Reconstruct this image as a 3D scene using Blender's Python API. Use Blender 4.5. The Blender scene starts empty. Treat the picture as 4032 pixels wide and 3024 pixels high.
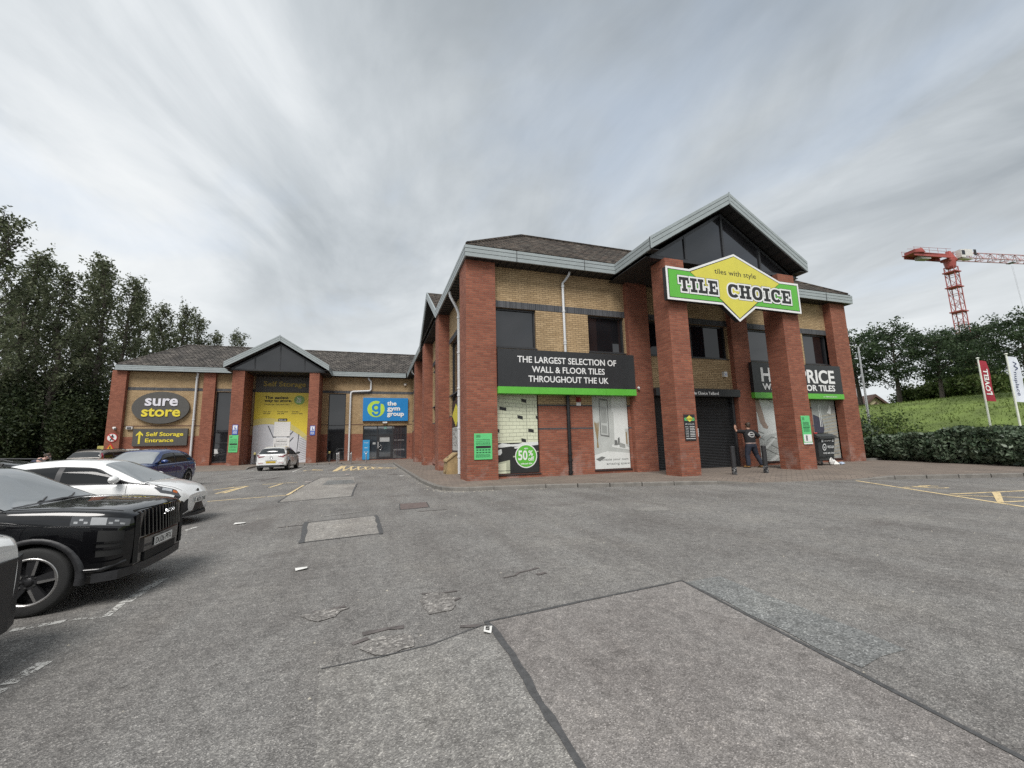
import bpy, bmesh, math, random
from mathutils import Vector, Matrix
R = math.radians
C = bpy.context.scene.collection
scene = bpy.context.scene

# ---------------------------------------------------------------- camera
CAM_H = 1.42                     # eye height above the car park, metres
U = 1.3                          # survey unit of the two buildings, metres
YAW, PITCH, ROLL = R(18.58988), R(8.313941), R(-1.327933)
_f = Vector((math.sin(YAW)*math.cos(PITCH), math.cos(YAW)*math.cos(PITCH), math.sin(PITCH)))
_r = Vector((math.cos(YAW), -math.sin(YAW), 0)); _u = _r.cross(_f)
_c, _s = math.cos(ROLL), math.sin(ROLL)
_r, _u = _c*_r + _s*_u, -_s*_r + _c*_u
cd = bpy.data.cameras.new("camera"); cam = bpy.data.objects.new("camera", cd); C.objects.link(cam)
cd.sensor_width = 36; cd.lens = 14.4295; cd.clip_start = 0.05; cd.clip_end = 3000
cam.matrix_world = Matrix(((_r.x, _u.x, -_f.x, 0), (_r.y, _u.y, -_f.y, 0), (_r.z, _u.z, -_f.z, CAM_H), (0, 0, 0, 1)))
scene.camera = cam

def G(px, py, z=0.0):            # survey of the photograph: pixel -> point at height z
    d = _r*((px-2016)/1616.1086) + _u*(-(py-1512)/1616.1086) + _f
    t = (z-CAM_H)/d.z
    return Vector((d.x*t, d.y*t, z))

# ---------------------------------------------------------------- light
SUN_EL, SUN_AZ = R(52), R(205)   # azimuth clockwise from +Y
sd = bpy.data.lights.new("sun", 'SUN'); sun = bpy.data.objects.new("sun", sd); C.objects.link(sun)
sd.energy = 1.5; sd.angle = R(28); sd.color = (1.0, 0.97, 0.93)
_d = Vector((math.sin(SUN_AZ)*math.cos(SUN_EL), math.cos(SUN_AZ)*math.cos(SUN_EL), math.sin(SUN_EL)))
sun.rotation_euler = _d.to_track_quat('Z', 'Y').to_euler(); sun.location = (0, 0, 60)

w = bpy.data.worlds.new("World"); scene.world = w; w.use_nodes = True
nt = w.node_tree; nt.nodes.clear()
def N(nt, typ, ins=None, **kw):
    n = nt.nodes.new(typ)
    for k, v in kw.items(): setattr(n, k, v)
    for k, v in (ins or {}).items():
        s = n.inputs[k]
        if hasattr(v, 'is_linked') or isinstance(v, bpy.types.NodeSocket): nt.links.new(v, s)
        else: s.default_value = v
    return n
def ramp(nt, fac, stops, interp='LINEAR'):
    n = nt.nodes.new('ShaderNodeValToRGB'); n.color_ramp.interpolation = interp
    nt.links.new(fac, n.inputs[0]); e = n.color_ramp.elements
    while len(e) > 1: e.remove(e[0])
    e[0].position = stops[0][0]; c = stops[0][1]; e[0].color = (*c, 1) if len(c) == 3 else c
    for p, c in stops[1:]:
        x = e.new(p); x.color = (*c, 1) if len(c) == 3 else c
    return n.outputs[0]
def mth(nt, op, a, b=None, c=None, clamp=False):
    n = nt.nodes.new('ShaderNodeMath'); n.operation = op; n.use_clamp = clamp
    for i, v in enumerate((a, b, c)):
        if v is None: continue
        if isinstance(v, bpy.types.NodeSocket): nt.links.new(v, n.inputs[i])
        else: n.inputs[i].default_value = v
    return n.outputs[0]
def mixc(nt, fac, a, b, blend='MIX'):
    n = nt.nodes.new('ShaderNodeMix'); n.data_type = 'RGBA'; n.blend_type = blend
    for s, v in ((n.inputs[0], fac), (n.inputs[6], a), (n.inputs[7], b)):
        if isinstance(v, bpy.types.NodeSocket): nt.links.new(v, s)
        elif isinstance(v, (int, float)): s.default_value = v
        else: s.default_value = (*v, 1) if len(v) == 3 else v
    return n.outputs[2]

sky = N(nt, 'ShaderNodeTexSky', sky_type='NISHITA', sun_disc=False, sun_elevation=SUN_EL, sun_rotation=SUN_AZ)
blue = mixc(nt, 1.0, sky.outputs[0], (0.10, 0.10, 0.10), 'MULTIPLY')
tc = N(nt, 'ShaderNodeTexCoord')
sep = N(nt, 'ShaderNodeSeparateXYZ', {0: tc.outputs['Generated']})
den = mth(nt, 'ADD', mth(nt, 'MAXIMUM', sep.outputs[2], 0.0), 0.13)
px = mth(nt, 'DIVIDE', sep.outputs[0], den); py = mth(nt, 'DIVIDE', sep.outputs[1], den)
def cloudnoise(sx, sy, off, detail, rough, dist=0.0):
    cv = N(nt, 'ShaderNodeCombineXYZ', {0: mth(nt, 'MULTIPLY', px, sx), 1: mth(nt, 'MULTIPLY', py, sy), 2: off})
    return N(nt, 'ShaderNodeTexNoise', {'Vector': cv.outputs[0], 'Scale': 1.0, 'Detail': detail, 'Roughness': rough, 'Distortion': dist}).outputs[0]
big = cloudnoise(0.62, 0.36, 3.7, 4, 0.5, 0.5)
streak = cloudnoise(1.5, 0.80, 11.2, 8, 0.56, 0.9)
fine = cloudnoise(4.2, 2.6, 5.1, 8, 0.6, 0.6)
tilt = mth(nt, 'ADD', mth(nt, 'MULTIPLY', sep.outputs[0], 0.09), mth(nt, 'MULTIPLY', sep.outputs[2], 0.05))   # cloud deck thickens to the east
thick = mth(nt, 'ADD', tilt, mth(nt, 'ADD', mth(nt, 'MULTIPLY', big, 0.62), mth(nt, 'ADD', mth(nt, 'MULTIPLY', streak, 0.46), mth(nt, 'MULTIPLY', fine, 0.12))))
SKY_STOPS = [(0.46, (0.385, 0.396, 0.402)), (0.55, (0.330, 0.346, 0.358)), (0.64, (0.252, 0.271, 0.286)), (0.73, (0.190, 0.208, 0.223)), (0.84, (0.135, 0.152, 0.168))]
ccol = ramp(nt, thick, SKY_STOPS)
gaps = mth(nt, 'MULTIPLY', ramp(nt, cloudnoise(1.1, 0.8, 21.4, 5, 0.55, 0.4), [(0.55, (0, 0, 0)), (0.72, (1, 1, 1))]), 0.35)
col = mixc(nt, gaps, ccol, mixc(nt, 0.55, blue, (0.30, 0.35, 0.41)))
hz = ramp(nt, sep.outputs[2], [(0.0, (1, 1, 1)), (0.16, (0.75, 0.75, 0.75)), (0.42, (0, 0, 0))])
col = mixc(nt, mth(nt, 'MULTIPLY', hz, 0.75), col, (0.375, 0.388, 0.392))
bg = N(nt, 'ShaderNodeBackground', {'Color': col, 'Strength': 1.0})
N(nt, 'ShaderNodeOutputWorld', {0: bg.outputs[0]})

vs = scene.view_settings
scene.display_settings.display_device = 'sRGB'
vs.view_transform = 'Standard'; vs.look = 'None'; vs.gamma = 1; vs.use_curve_mapping = False
vs.exposure = 1.25
scene.cycles.use_denoising = False
scene.cycles.max_bounces = 6; scene.cycles.transparent_max_bounces = 6

# ---------------------------------------------------------------- helpers
rng = random.Random(7)
class MB:
    """collects faces, then becomes ONE mesh object"""
    def __init__(s): s.v = []; s.f = []; s.m = []; s.sm = []
    def add(s, vs, fs, mi=0, smooth=False):
        o = len(s.v); s.v += [Vector(v) for v in vs]
        for f in fs: s.f.append([i+o for i in f]); s.m.append(mi); s.sm.append(smooth)
        return s
    def box(s, x0, x1, y0, y1, z0, z1, mi=0):
        v = [(x, y, z) for x in (x0, x1) for y in (y0, y1) for z in (z0, z1)]
        return s.add(v, [(0,1,3,2), (4,6,7,5), (0,4,5,1), (2,3,7,6), (0,2,6,4), (1,5,7,3)], mi)
    def ubox(s, x0, x1, y0, y1, z0, z1, mi=0):
        return s.box(U*x0, U*x1, U*y0, U*y1, CAM_H+U*z0, CAM_H+U*z1, mi)
    def quad(s, a, b, c, d, mi=0): return s.add([a, b, c, d], [(0,1,2,3)], mi)
    def prism(s, pts, ext, mi=0, side_mi=None):
        """polygon (3D points) pushed along ext"""
        n = len(pts); a = [Vector(p) for p in pts]; b = [p+Vector(ext) for p in a]
        s.add(a, [list(range(n))], mi); s.add(b, [list(range(n))[::-1]], mi)
        for i in range(n):
            j = (i+1) % n; s.add([a[i], a[j], b[j], b[i]], [(0,3,2,1)], mi if side_mi is None else side_mi)
        return s
    def tube(s, path, r, n=10, mi=0, smooth=True, cap=True):
        path = [Vector(p) for p in path]; rs = r if isinstance(r, (list, tuple)) else [r]*len(path)
        rings = []; up = None
        for i, p in enumerate(path):
            t = (path[min(i+1, len(path)-1)]-path[max(i-1, 0)]).normalized()
            if up is None: up = Vector((0,0,1)) if abs(t.z) < .9 else Vector((1,0,0))
            a = t.cross(up).normalized(); b = a.cross(t).normalized(); up = b
            rings.append([p+(a*math.cos(k*2*math.pi/n)+b*math.sin(k*2*math.pi/n))*rs[i] for k in range(n)])
        vs = [q for rg in rings for q in rg]
        fs = [(i*n+k, i*n+(k+1) % n, (i+1)*n+(k+1) % n, (i+1)*n+k) for i in range(len(rings)-1) for k in range(n)]
        s.add(vs, fs, mi, smooth)
        if cap: s.add(rings[0], [list(range(n))[::-1]], mi); s.add(rings[-1], [list(range(n))], mi)
        return s
    def lathe(s, prof, center=(0,0,0), axis='z', n=20, mi=0, smooth=True):
        c = Vector(center); vs = []
        for r, h in prof:
            for k in range(n):
                a = 2*math.pi*k/n; x, y = r*math.cos(a), r*math.sin(a)
                vs.append(c + (Vector((x, y, h)) if axis == 'z' else Vector((x, h, y)) if axis == 'y' else Vector((h, x, y))))
        fs = [(i*n+k, i*n+(k+1) % n, (i+1)*n+(k+1) % n, (i+1)*n+k) for i in range(len(prof)-1) for k in range(n)]
        return s.add(vs, fs, mi, smooth)
    def xf(s, M, start=0):
        for i in range(start, len(s.v)): s.v[i] = M @ s.v[i]
        return s
    def build(s, name, mats, parent=None, local=False, bevel=0):
        mats = mats if isinstance(mats, (list, tuple)) else [mats]
        me = bpy.data.meshes.new(name)
        if parent is None:
            xs = [v.x for v in s.v]; ys = [v.y for v in s.v]; zs = [v.z for v in s.v]
            o = Vector(((min(xs)+max(xs))/2, (min(ys)+max(ys))/2, min(zs)))
        else:
            o = Vector((0,0,0)) if local else origin(parent)
        me.from_pydata([tuple(v-o) for v in s.v], [], s.f)
        for m in mats: me.materials.append(m)
        me.polygons.foreach_set('material_index', s.m); me.polygons.foreach_set('use_smooth', s.sm)
        me.update()
        ob = bpy.data.objects.new(name, me); C.objects.link(ob)
        if parent is None: ob.location = o
        else: ob.parent = parent
        if bevel:
            b = ob.modifiers.new('bevel', 'BEVEL'); b.width = bevel; b.segments = 2; b.limit_method = 'ANGLE'
        return ob
def origin(o):
    p = Vector(o.location)
    while o.parent: o = o.parent; p += Vector(o.location)
    return p
def tag(o, label=None, cat=None, group=None, kind=None):
    if label: o['label'] = label
    if cat: o['category'] = cat
    if group: o['group'] = group
    if kind: o['kind'] = kind
    return o
def thing(name, label, cat, loc=(0,0,0), rz=0, group=None):
    o = bpy.data.objects.new(name, None); C.objects.link(o); o.empty_display_size = .2
    o.location = loc; o.rotation_euler = (0,0,rz)
    return tag(o, label, cat, group)
def dup(root, loc, rz=0, label=None, scale=None):
    r = root.copy(); C.objects.link(r); r.location = loc; r.rotation_euler = (0,0,rz)
    if label: r['label'] = label
    if scale: r.scale = scale if hasattr(scale, '__len__') else (scale,)*3
    for ch in list(root.children):
        c = ch.copy(); C.objects.link(c); c.parent = r
        for g in ch.children:
            d = g.copy(); C.objects.link(d); d.parent = c
    return r
def p3(x, y, z): return Vector((U*x, U*y, CAM_H+U*z))

# ---------------------------------------------------------------- materials
def base(name, rough=.6, metal=0, spec=.5):
    m = bpy.data.materials.new(name); m.use_nodes = True; t = m.node_tree; b = t.nodes['Principled BSDF']
    b.inputs['Roughness'].default_value = rough; b.inputs['Metallic'].default_value = metal
    b.inputs['Specular IOR Level'].default_value = spec
    return m, t, b
def pos(t): return N(t, 'ShaderNodeNewGeometry').outputs['Position']
def plain(name, col, rough=.55, metal=0, spec=.5, var=.12, vs=3.0, bump=0, bs=60, coat=0, grime=0):
    m, t, b = base(name, rough, metal, spec); P = N(t, 'ShaderNodeTexCoord').outputs['Object']
    n = N(t, 'ShaderNodeTexNoise', {'Vector': P, 'Scale': vs, 'Detail': 6.0, 'Roughness': .6}).outputs[0]
    lo = tuple(c*(1-var) for c in col); hi = tuple(min(1, c*(1+var)) for c in col)
    c = ramp(t, n, [(.3, lo), (.7, hi)])
    if grime:
        g = N(t, 'ShaderNodeTexNoise', {'Vector': P, 'Scale': vs*4.3, 'Detail': 8.0, 'Roughness': .7}).outputs[0]
        c = mixc(t, mth(t, 'MULTIPLY', ramp(t, g, [(.5, (0,0,0)), (.75, (1,1,1))]), grime), c, (.09, .085, .075))
    t.links.new(c, b.inputs['Base Color'])
    t.links.new(ramp(t, n, [(.2, (rough*.85,)*3), (.8, (min(1, rough*1.15),)*3)]), b.inputs['Roughness'])
    if coat: b.inputs['Coat Weight'].default_value = coat; b.inputs['Coat Roughness'].default_value = .03
    if bump:
        h = N(t, 'ShaderNodeTexNoise', {'Vector': P, 'Scale': bs, 'Detail': 4.0}).outputs[0]
        t.links.new(N(t, 'ShaderNodeBump', {'Strength': bump, 'Distance': .01, 'Height': h}).outputs[0], b.inputs['Normal'])
    return m
def wallcoord(t, swap=False):
    g = N(t, 'ShaderNodeNewGeometry'); n = N(t, 'ShaderNodeSeparateXYZ', {0: g.outputs['True Normal']})
    p = N(t, 'ShaderNodeSeparateXYZ', {0: g.outputs['Position']})
    f = mth(t, 'GREATER_THAN', mth(t, 'ABSOLUTE', n.outputs[0]), .7)
    u = mth(t, 'ADD', mth(t, 'MULTIPLY', p.outputs[1], f), mth(t, 'MULTIPLY', p.outputs[0], mth(t, 'SUBTRACT', 1.0, f)))
    return N(t, 'ShaderNodeCombineXYZ', {0: u, 1: p.outputs[2], 2: 0.0}).outputs[0], g.outputs['Position'], p
def brick(name, c1, c2, mortar, bw=.27, rh=.0865, ms=.009, offset=.5, dirt=.25, efflor=False, rough=.85, moss=False):
    m, t, b = base(name, rough, 0, .3)
    v, P, sp = wallcoord(t)
    bt = N(t, 'ShaderNodeTexBrick', {'Vector': v, 'Color1': (*c1, 1), 'Color2': (*c2, 1), 'Mortar': (*mortar, 1), 'Scale': 1.0, 'Mortar Size': ms,
           'Mortar Smooth': .15, 'Bias': 0.0, 'Brick Width': bw, 'Row Height': rh}, offset=offset, squash=1.0)
    n = N(t, 'ShaderNodeTexNoise', {'Vector': P, 'Scale': .7, 'Detail': 8.0, 'Roughness': .65}).outputs[0]
    c = mixc(t, 1.0, bt.outputs[0], ramp(t, n, [(.25, (1-dirt,)*3), (.7, (1.08,)*3)]), 'MULTIPLY')
    n2 = N(t, 'ShaderNodeTexNoise', {'Vector': P, 'Scale': 34.0, 'Detail': 4.0, 'Roughness': .7}).outputs[0]
    c = mixc(t, 1.0, c, ramp(t, n2, [(.3, (.82,)*3), (.7, (1.12,)*3)]), 'MULTIPLY')
    if efflor:   # pale repair courses and salt bloom in patches near the foot of the wall
        n3 = N(t, 'ShaderNodeTexNoise', {'Vector': P, 'Scale': 1.6, 'Detail': 3.0}).outputs[0]
        low = ramp(t, mth(t, 'DIVIDE', mth(t, 'SUBTRACT', sp.outputs[2], .12), 1.2), [(0, (1,1,1)), (.55, (.55,)*3), (1, (0,0,0))])
        f = mth(t, 'MULTIPLY', mth(t, 'MULTIPLY', ramp(t, n3, [(.52, (0,0,0)), (.66, (1,1,1))]), low), .42)
        c = mixc(t, f, c, (.42, .34, .31))
    if moss:
        n3 = N(t, 'ShaderNodeTexNoise', {'Vector': P, 'Scale': 2.6, 'Detail': 9.0, 'Roughness': .75}).outputs[0]
        c = mixc(t, mth(t, 'MULTIPLY', ramp(t, n3, [(.52, (0,0,0)), (.68, (1,1,1))]), .55), c, (.30, .285, .25))
    t.links.new(c, b.inputs['Base Color'])
    t.links.new(N(t, 'ShaderNodeBump', {'Strength': .6, 'Distance': .012, 'Height': mth(t, 'SUBTRACT', 1.0, bt.outputs[1])}).outputs[0], b.inputs['Normal'])
    return m
RED = brick('red_brick', (.33, .118, .072), (.225, .074, .047), (.225, .128, .092), efflor=True)
YEL = brick('buff_brick', (.50, .360, .205), (.385, .268, .145), (.20, .142, .088))
GREYBRICK = brick('blue_grey_brick', (.055, .058, .066), (.085, .088, .096), (.13, .13, .13))
SOLDIER = brick('soldier_course_brick', (.052, .055, .062), (.095, .098, .108), (.15, .15, .15), bw=.0865, rh=40.0, offset=0.0)
FASCIA = plain('grey_green_fascia', (.30, .335, .34), .42, 0, .5, .08, 1.2, grime=.22)
SOFFIT = plain('dark_soffit', (.030, .029, .028), .6, var=.15)
GAP = plain('dark_gap', (.012, .012, .012), .8)
FRAME = plain('anthracite_frame', (.030, .031, .034), .38)
CONCRETE = plain('kerb_concrete', (.18, .168, .152), .85, var=.25, vs=4, bump=.4, bs=90, grime=.35)
PIPE = plain('grey_pipe', (.58, .59, .60), .45, var=.06, vs=2, grime=.15)
PIPEBLK = plain('black_pipe', (.012, .012, .013), .4)
SIGNBLK = plain('sign_black', (.022, .023, .025), .45, var=.1, vs=1.5)
GREEN = plain('sign_green', (.105, .42, .045), .4, var=.05)
LIME = plain('notice_green', (.12, .55, .20), .45, var=.04)
YELLOW = plain('sign_yellow', (.62, .56, .075), .4, var=.05)
WHITE = plain('white_sheet', (.74, .74, .73), .45, var=.04)
SIGNGREY = plain('sign_grey', (.075, .072, .066), .5, var=.06)
PRINT = plain('print_black', (.018, .018, .018), .6)
PRINTG = plain('print_dark_green', (.02, .12, .045), .6)
SILVER = plain('bare_metal', (.55, .55, .55), .3, .9)
RUBBER = plain('tyre_rubber', (.018, .018, .018), .8, var=.25, vs=20, bump=.3, bs=120)
BLKPLASTIC = plain('black_plastic', (.022, .022, .024), .5, var=.2, vs=8)
def glass(name, col, rough=.03, ior=1.5, var=.0):
    m, t, b = base(name, rough, 0, .5); b.inputs['IOR'].default_value = ior
    P = pos(t); n = N(t, 'ShaderNodeTexNoise', {'Vector': P, 'Scale': .35, 'Detail': 3.0}).outputs[0]
    t.links.new(ramp(t, n, [(.35, tuple(c*.6 for c in col)), (.65, tuple(c*1.4 for c in col))]), b.inputs['Base Color'])
    n2 = N(t, 'ShaderNodeTexNoise', {'Vector': P, 'Scale': .9, 'Detail': 2.0}).outputs[0]
    t.links.new(N(t, 'ShaderNodeBump', {'Strength': .03, 'Distance': .05, 'Height': n2}).outputs[0], b.inputs['Normal'])
    return m
GLASS = glass('shop_glass', (.012, .012, .014), .03, 1.75)
GLASSDK = glass('tinted_glass', (.007, .007, .010), .03, 1.5)
CARGLASS = glass('car_glass', (.022, .025, .027), .03, 1.8)
WSGLASS = glass('windscreen_glass', (.13, .14, .143), .03, 3.9)
SIDEGLASS = glass('side_window_glass', (.014, .015, .016), .04, 1.38)
ENTGLASS = glass('entrance_glass', (.035, .042, .050), .03, 2.7)
# ---------------------------------------------------------------- lettering
_fc = {}
def _glyphs(s, bold):
    k = (s, bold)
    if k not in _fc:
        cu = bpy.data.curves.new('t', 'FONT'); cu.body = s; cu.size = 1; cu.resolution_u = 3; cu.offset = bold
        o = bpy.data.objects.new('t', cu); C.objects.link(o)
        me = o.evaluated_get(bpy.context.evaluated_depsgraph_get()).to_mesh()
        _fc[k] = ([Vector(v.co) for v in me.vertices], [tuple(p.vertices) for p in me.polygons])
        o.to_mesh_clear() if hasattr(o, 'to_mesh_clear') else None
        bpy.data.objects.remove(o); bpy.data.curves.remove(cu)
    return _fc[k]
_hv = _glyphs('H', 0)[0]; CAPH = max(v.y for v in _hv)-min(v.y for v in _hv)
def text(mb, s, o, width, cap, r=(1,0,0), up=(0,0,1), bold=0.0, depth=0.0, mi=0, shear=0):
    """letters starting at o (left end of the baseline), width and capital height in metres"""
    vs, fs = _glyphs(s, bold)
    if not vs: return mb
    x0 = min(v.x for v in vs); x1 = max(v.x for v in vs); kx = width/(x1-x0) if width else cap/CAPH; ky = cap/CAPH
    r = Vector(r); up = Vector(up); n = r.cross(up); o = Vector(o)
    a = [o+r*((v.x-x0)*kx+shear*v.y*ky)+up*(v.y*ky) for v in vs]
    if depth:
        b = [p+n*depth for p in a]; mb.add(b, fs, mi)
        ed = {}
        for f in fs:
            for i in range(len(f)):
                e = (f[i], f[(i+1) % len(f)]); ed[e] = ed.get(e, 0)+1
        for (i, j) in ed:
            if (j, i) not in ed: mb.add([a[i], a[j], b[j], b[i]], [(0,1,2,3)], mi)
    else: mb.add(a, fs, mi)
    return mb
def lines_of_print(mb, o, w, h, rows, r=(1,0,0), up=(0,0,1), mi=0, seed=1):
    """rows of small print too fine to read: rows of word-length dashes"""
    q = random.Random(seed); r = Vector(r); up = Vector(up); o = Vector(o)
    for k in range(rows):
        y = h*(1-(k+.8)/rows); x = 0
        while x < w*.97:
            l = min(q.uniform(.04, .13)*w, w-x)
            p = o+r*x+up*y; mb.quad(p, p+r*l, p+r*l+up*(h/rows*.5), p+up*(h/rows*.5), mi); x += l+w*.02
    return mb

# ---------------------------------------------------------------- ground
def asphalt(name, dark, light, stone, sc=70, pale=0.0):
    m, t, b = base(name, .9, 0, .25); P = pos(t)
    v = N(t, 'ShaderNodeTexVoronoi', {'Vector': P, 'Scale': sc}); vc = N(t, 'ShaderNodeSeparateColor', {0: v.outputs['Color']})
    c = ramp(t, vc.outputs[0], [(0, dark), (.55, light), (.9, stone), (1, tuple(min(1, x*1.5) for x in stone))])
    v2 = N(t, 'ShaderNodeTexVoronoi', {'Vector': P, 'Scale': sc*.42}); vc2 = N(t, 'ShaderNodeSeparateColor', {0: v2.outputs['Color']})
    c = mixc(t, 1.0, c, ramp(t, vc2.outputs[1], [(0, (.93,)*3), (.9, (1.03,)*3), (1, (1.25,)*3)]), 'MULTIPLY')
    n = N(t, 'ShaderNodeTexNoise', {'Vector': P, 'Scale': .55, 'Detail': 9.0, 'Roughness': .68}).outputs[0]
    c = mixc(t, 1.0, c, ramp(t, n, [(.28, (.74, .73, .73)), (.5, (.97,)*3), (.72, (1.16, 1.15, 1.12))]), 'MULTIPLY')
    fr = N(t, 'ShaderNodeTexNoise', {'Vector': P, 'Scale': 9.0, 'Detail': 10.0, 'Roughness': .88}).outputs[0]   # grain at every scale
    c = mixc(t, 1.0, c, ramp(t, fr, [(.32, (.45, .445, .44)), (.46, (.90,)*3), (.55, (1.08,)*3), (.68, (1.7, 1.68, 1.62))]), 'MULTIPLY')
    st = N(t, 'ShaderNodeMapping', {'Vector': P, 'Scale': (.9, .16, 1)})   # tyre wear along the drive lane
    n2 = N(t, 'ShaderNodeTexNoise', {'Vector': st.outputs[0], 'Scale': 1.6, 'Detail': 6.0, 'Roughness': .6}).outputs[0]
    c = mixc(t, 1.0, c, ramp(t, n2, [(.36, (.84, .825, .82)), (.6, (1.04,)*3)]), 'MULTIPLY')
    n3 = N(t, 'ShaderNodeTexNoise', {'Vector': P, 'Scale': .33, 'Detail': 4.0, 'Roughness': .6, 'Distortion': 1.2}).outputs[0]
    c = mixc(t, mth(t, 'MULTIPLY', ramp(t, n3, [(.58, (0,0,0)), (.70, (1,1,1))]), .35), c, (.075, .062, .058))
    t.links.new(c, b.inputs['Base Color'])
    t.links.new(N(t, 'ShaderNodeBump', {'Strength': .55, 'Distance': .008, 'Height': v.outputs['Distance']}).outputs[0], b.inputs['Normal'])
    return m
ASPH = asphalt('worn_asphalt', (.120, .116, .111), (.195, .188, .180), (.275, .265, .25), 150)
ASPH_B = asphalt('patch_asphalt_pink', (.160, .149, .141), (.235, .220, .209), (.31, .29, .275), 160)
ASPH_C = asphalt('patch_asphalt_pale', (.145, .14, .133), (.225, .217, .206), (.31, .30, .28), 140)
ASPH_D = asphalt('patch_asphalt_blue', (.110, .114, .113), (.185, .19, .187), (.25, .255, .25), 100)
ASPH_F = asphalt('patch_concrete', (.19, .18, .168), (.285, .27, .25), (.36, .345, .32), 100)
ASPH_E = asphalt('pothole_rubble', (.125, .117, .111), (.205, .195, .184), (.31, .295, .275), 70)
TAR = plain('tar_seam', (.070, .070, .071), .7, var=.3, vs=20, bump=.4, bs=90)
DARKCRACK = plain('crack_dark', (.105, .092, .088), .95, var=.4, vs=12)
IRON = plain('cast_iron_cover', (.13, .10, .092), .8, var=.25, vs=12, bump=.5, bs=50)

def worn_paint(name, col, keep=.5):
    m, t, b = base(name, .75, 0, .3); P = pos(t)
    n = N(t, 'ShaderNodeTexNoise', {'Vector': P, 'Scale': 5.0, 'Detail': 9.0, 'Roughness': .78}).outputs[0]
    v = N(t, 'ShaderNodeTexVoronoi', {'Vector': P, 'Scale': 62.0}); vc = N(t, 'ShaderNodeSeparateColor', {0: v.outputs['Color']})
    f = mth(t, 'ADD', n, mth(t, 'MULTIPLY', mth(t, 'SUBTRACT', vc.outputs[0], .5), .14))
    t.links.new(ramp(t, n, [(.3, tuple(c*.82 for c in col)), (.7, col)]), b.inputs['Base Color'])
    k = ramp(t, f, [(keep-.02, (0, 0, 0)), (keep+.02, (1, 1, 1))])
    mx = N(t, 'ShaderNodeMixShader', {0: k, 1: N(t, 'ShaderNodeBsdfTransparent').outputs[0], 2: b.outputs[0]}); t.links.new(mx.outputs[0], t.nodes['Material Output'].inputs[0])
    return m
WPAINT = worn_paint('worn_white_paint', (.52, .51, .48), .44)
WPAINT2 = worn_paint('very_worn_white_paint', (.58, .57, .54), .475)
YPAINT = worn_paint('worn_yellow_paint', (.70, .55, .31), .40)

terr = MB().quad((-900,-900,-.03), (900,-900,-.03), (900,900,-.03), (-900,900,-.03))
EARTH = plain('rough_grassland', (.055, .068, .026), .95, var=.4, vs=.4)
tag(terr.build('ground', EARTH), kind='structure')
cp = MB().quad((-60,-60,0), (45,-60,0), (45,75,0), (-60,75,0))
tag(cp.build('car_park', ASPH), kind='structure')

def sheet(name, pts, mat, z, kind='structure'):
    mb = MB(); mb.add([(p[0], p[1], z) for p in pts], [list(range(len(pts)))]); return tag(mb.build(name, mat), kind=kind)
def gp(*pp): return [G(*p) for p in pp]
def wob(pts, amp, seg=.25, closed=True):
    """subdivide an outline and make its edge ragged"""
    q = random.Random(len(pts)*7+int(abs(pts[0].x)*10)); out = []; n = len(pts)
    for i in range(n if closed else n-1):
        a, b = pts[i], pts[(i+1) % n]; k = max(1, int((b-a).length/seg))
        for j in range(k): out.append(a.lerp(b, j/k)+Vector((q.uniform(-amp, amp), q.uniform(-amp, amp), 0)))
    if not closed: out.append(pts[-1])
    return out
def strip(mb, path, w, z, amp=.0, seg=.3, mi=0):
    path = [Vector((p[0], p[1], 0)) for p in path]
    if amp: path = wob(path, amp, seg, False)
    q = random.Random(int(path[0].x*100) & 255); L = []; Rr = []
    for i, p in enumerate(path):
        t = (path[min(i+1, len(path)-1)]-path[max(0, i-1)]).normalized(); nn = Vector((-t.y, t.x, 0))
        ww = w/2*(1+(q.uniform(-.3, .3) if amp else 0)); L.append(p+nn*ww); Rr.append(p-nn*ww)
    for i in range(len(path)-1):
        mb.add([(L[i].x, L[i].y, z), (Rr[i].x, Rr[i].y, z), (Rr[i+1].x, Rr[i+1].y, z), (L[i+1].x, L[i+1].y, z)], [(0,1,2,3)], mi)
    return mb
# patches of newer surfacing
sheet('road_patch', wob(gp((1263,2636), (1500,2590), (1700,2540), (1914,2462), (1936,2470), (2015,2579), (2102,2731), (2247,2962), (2330,3110), (1228,3110)), .012), ASPH_C, .004)
sheet('road_patch', wob(gp((1914,2448), (2684,2289), (4110,3035), (4110,3300), (2450,3300), (2247,2962), (2102,2731), (2015,2579)), .006), ASPH_B, .005)
sheet('road_patch', wob(gp((2700,2292), (2827,2270), (3140,2390), (3562,2551), (3400,2640)), .03), ASPH_D, .004)
sheet('road_patch', wob(gp((1207,2060), (1482,2031), (1499,2100), (1189,2136)), .02), ASPH_F, .004)
sheet('road_patch', wob(gp((1258,1883), (1394,1877), (1396,1893), (1405,1906), (1385,1953), (1095,1978), (1202,1910)), .02), ASPH_F, .004)
sheet('road_patch', wob(gp((1265,2031), (1435,2010), (1430,2016), (1262,2037)), .02), ASPH_C, .004)
sheet('road_patch', wob(gp((1290,1893), (1390,1889), (1398,1903), (1268,1911)), .01), ASPH_D, .008)
sheet('road_patch', wob(gp((2490,2000), (2620,1996), (2640,2012), (2500,2012)), .03), ASPH_C, .004)
tar = MB()
strip(tar, gp((1905,2453), (2684,2289), (4110,3035)), .030, .009, .005)
strip(tar, gp((1914,2455), (1936,2470), (2015,2579), (2102,2731), (2247,2962), (2340,3110)), .046, .010, .006, .12)
strip(tar, gp((1207,2056), (1186,2140)), .08, .009, .015); strip(tar, gp((1482,2031), (1502,2104)), .08, .009, .015)
strip(tar, gp((1189,2138), (1502,2101)), .03, .010, .008); strip(tar, gp((1207,2058), (1482,2030)), .03, .008, .008)
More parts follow.
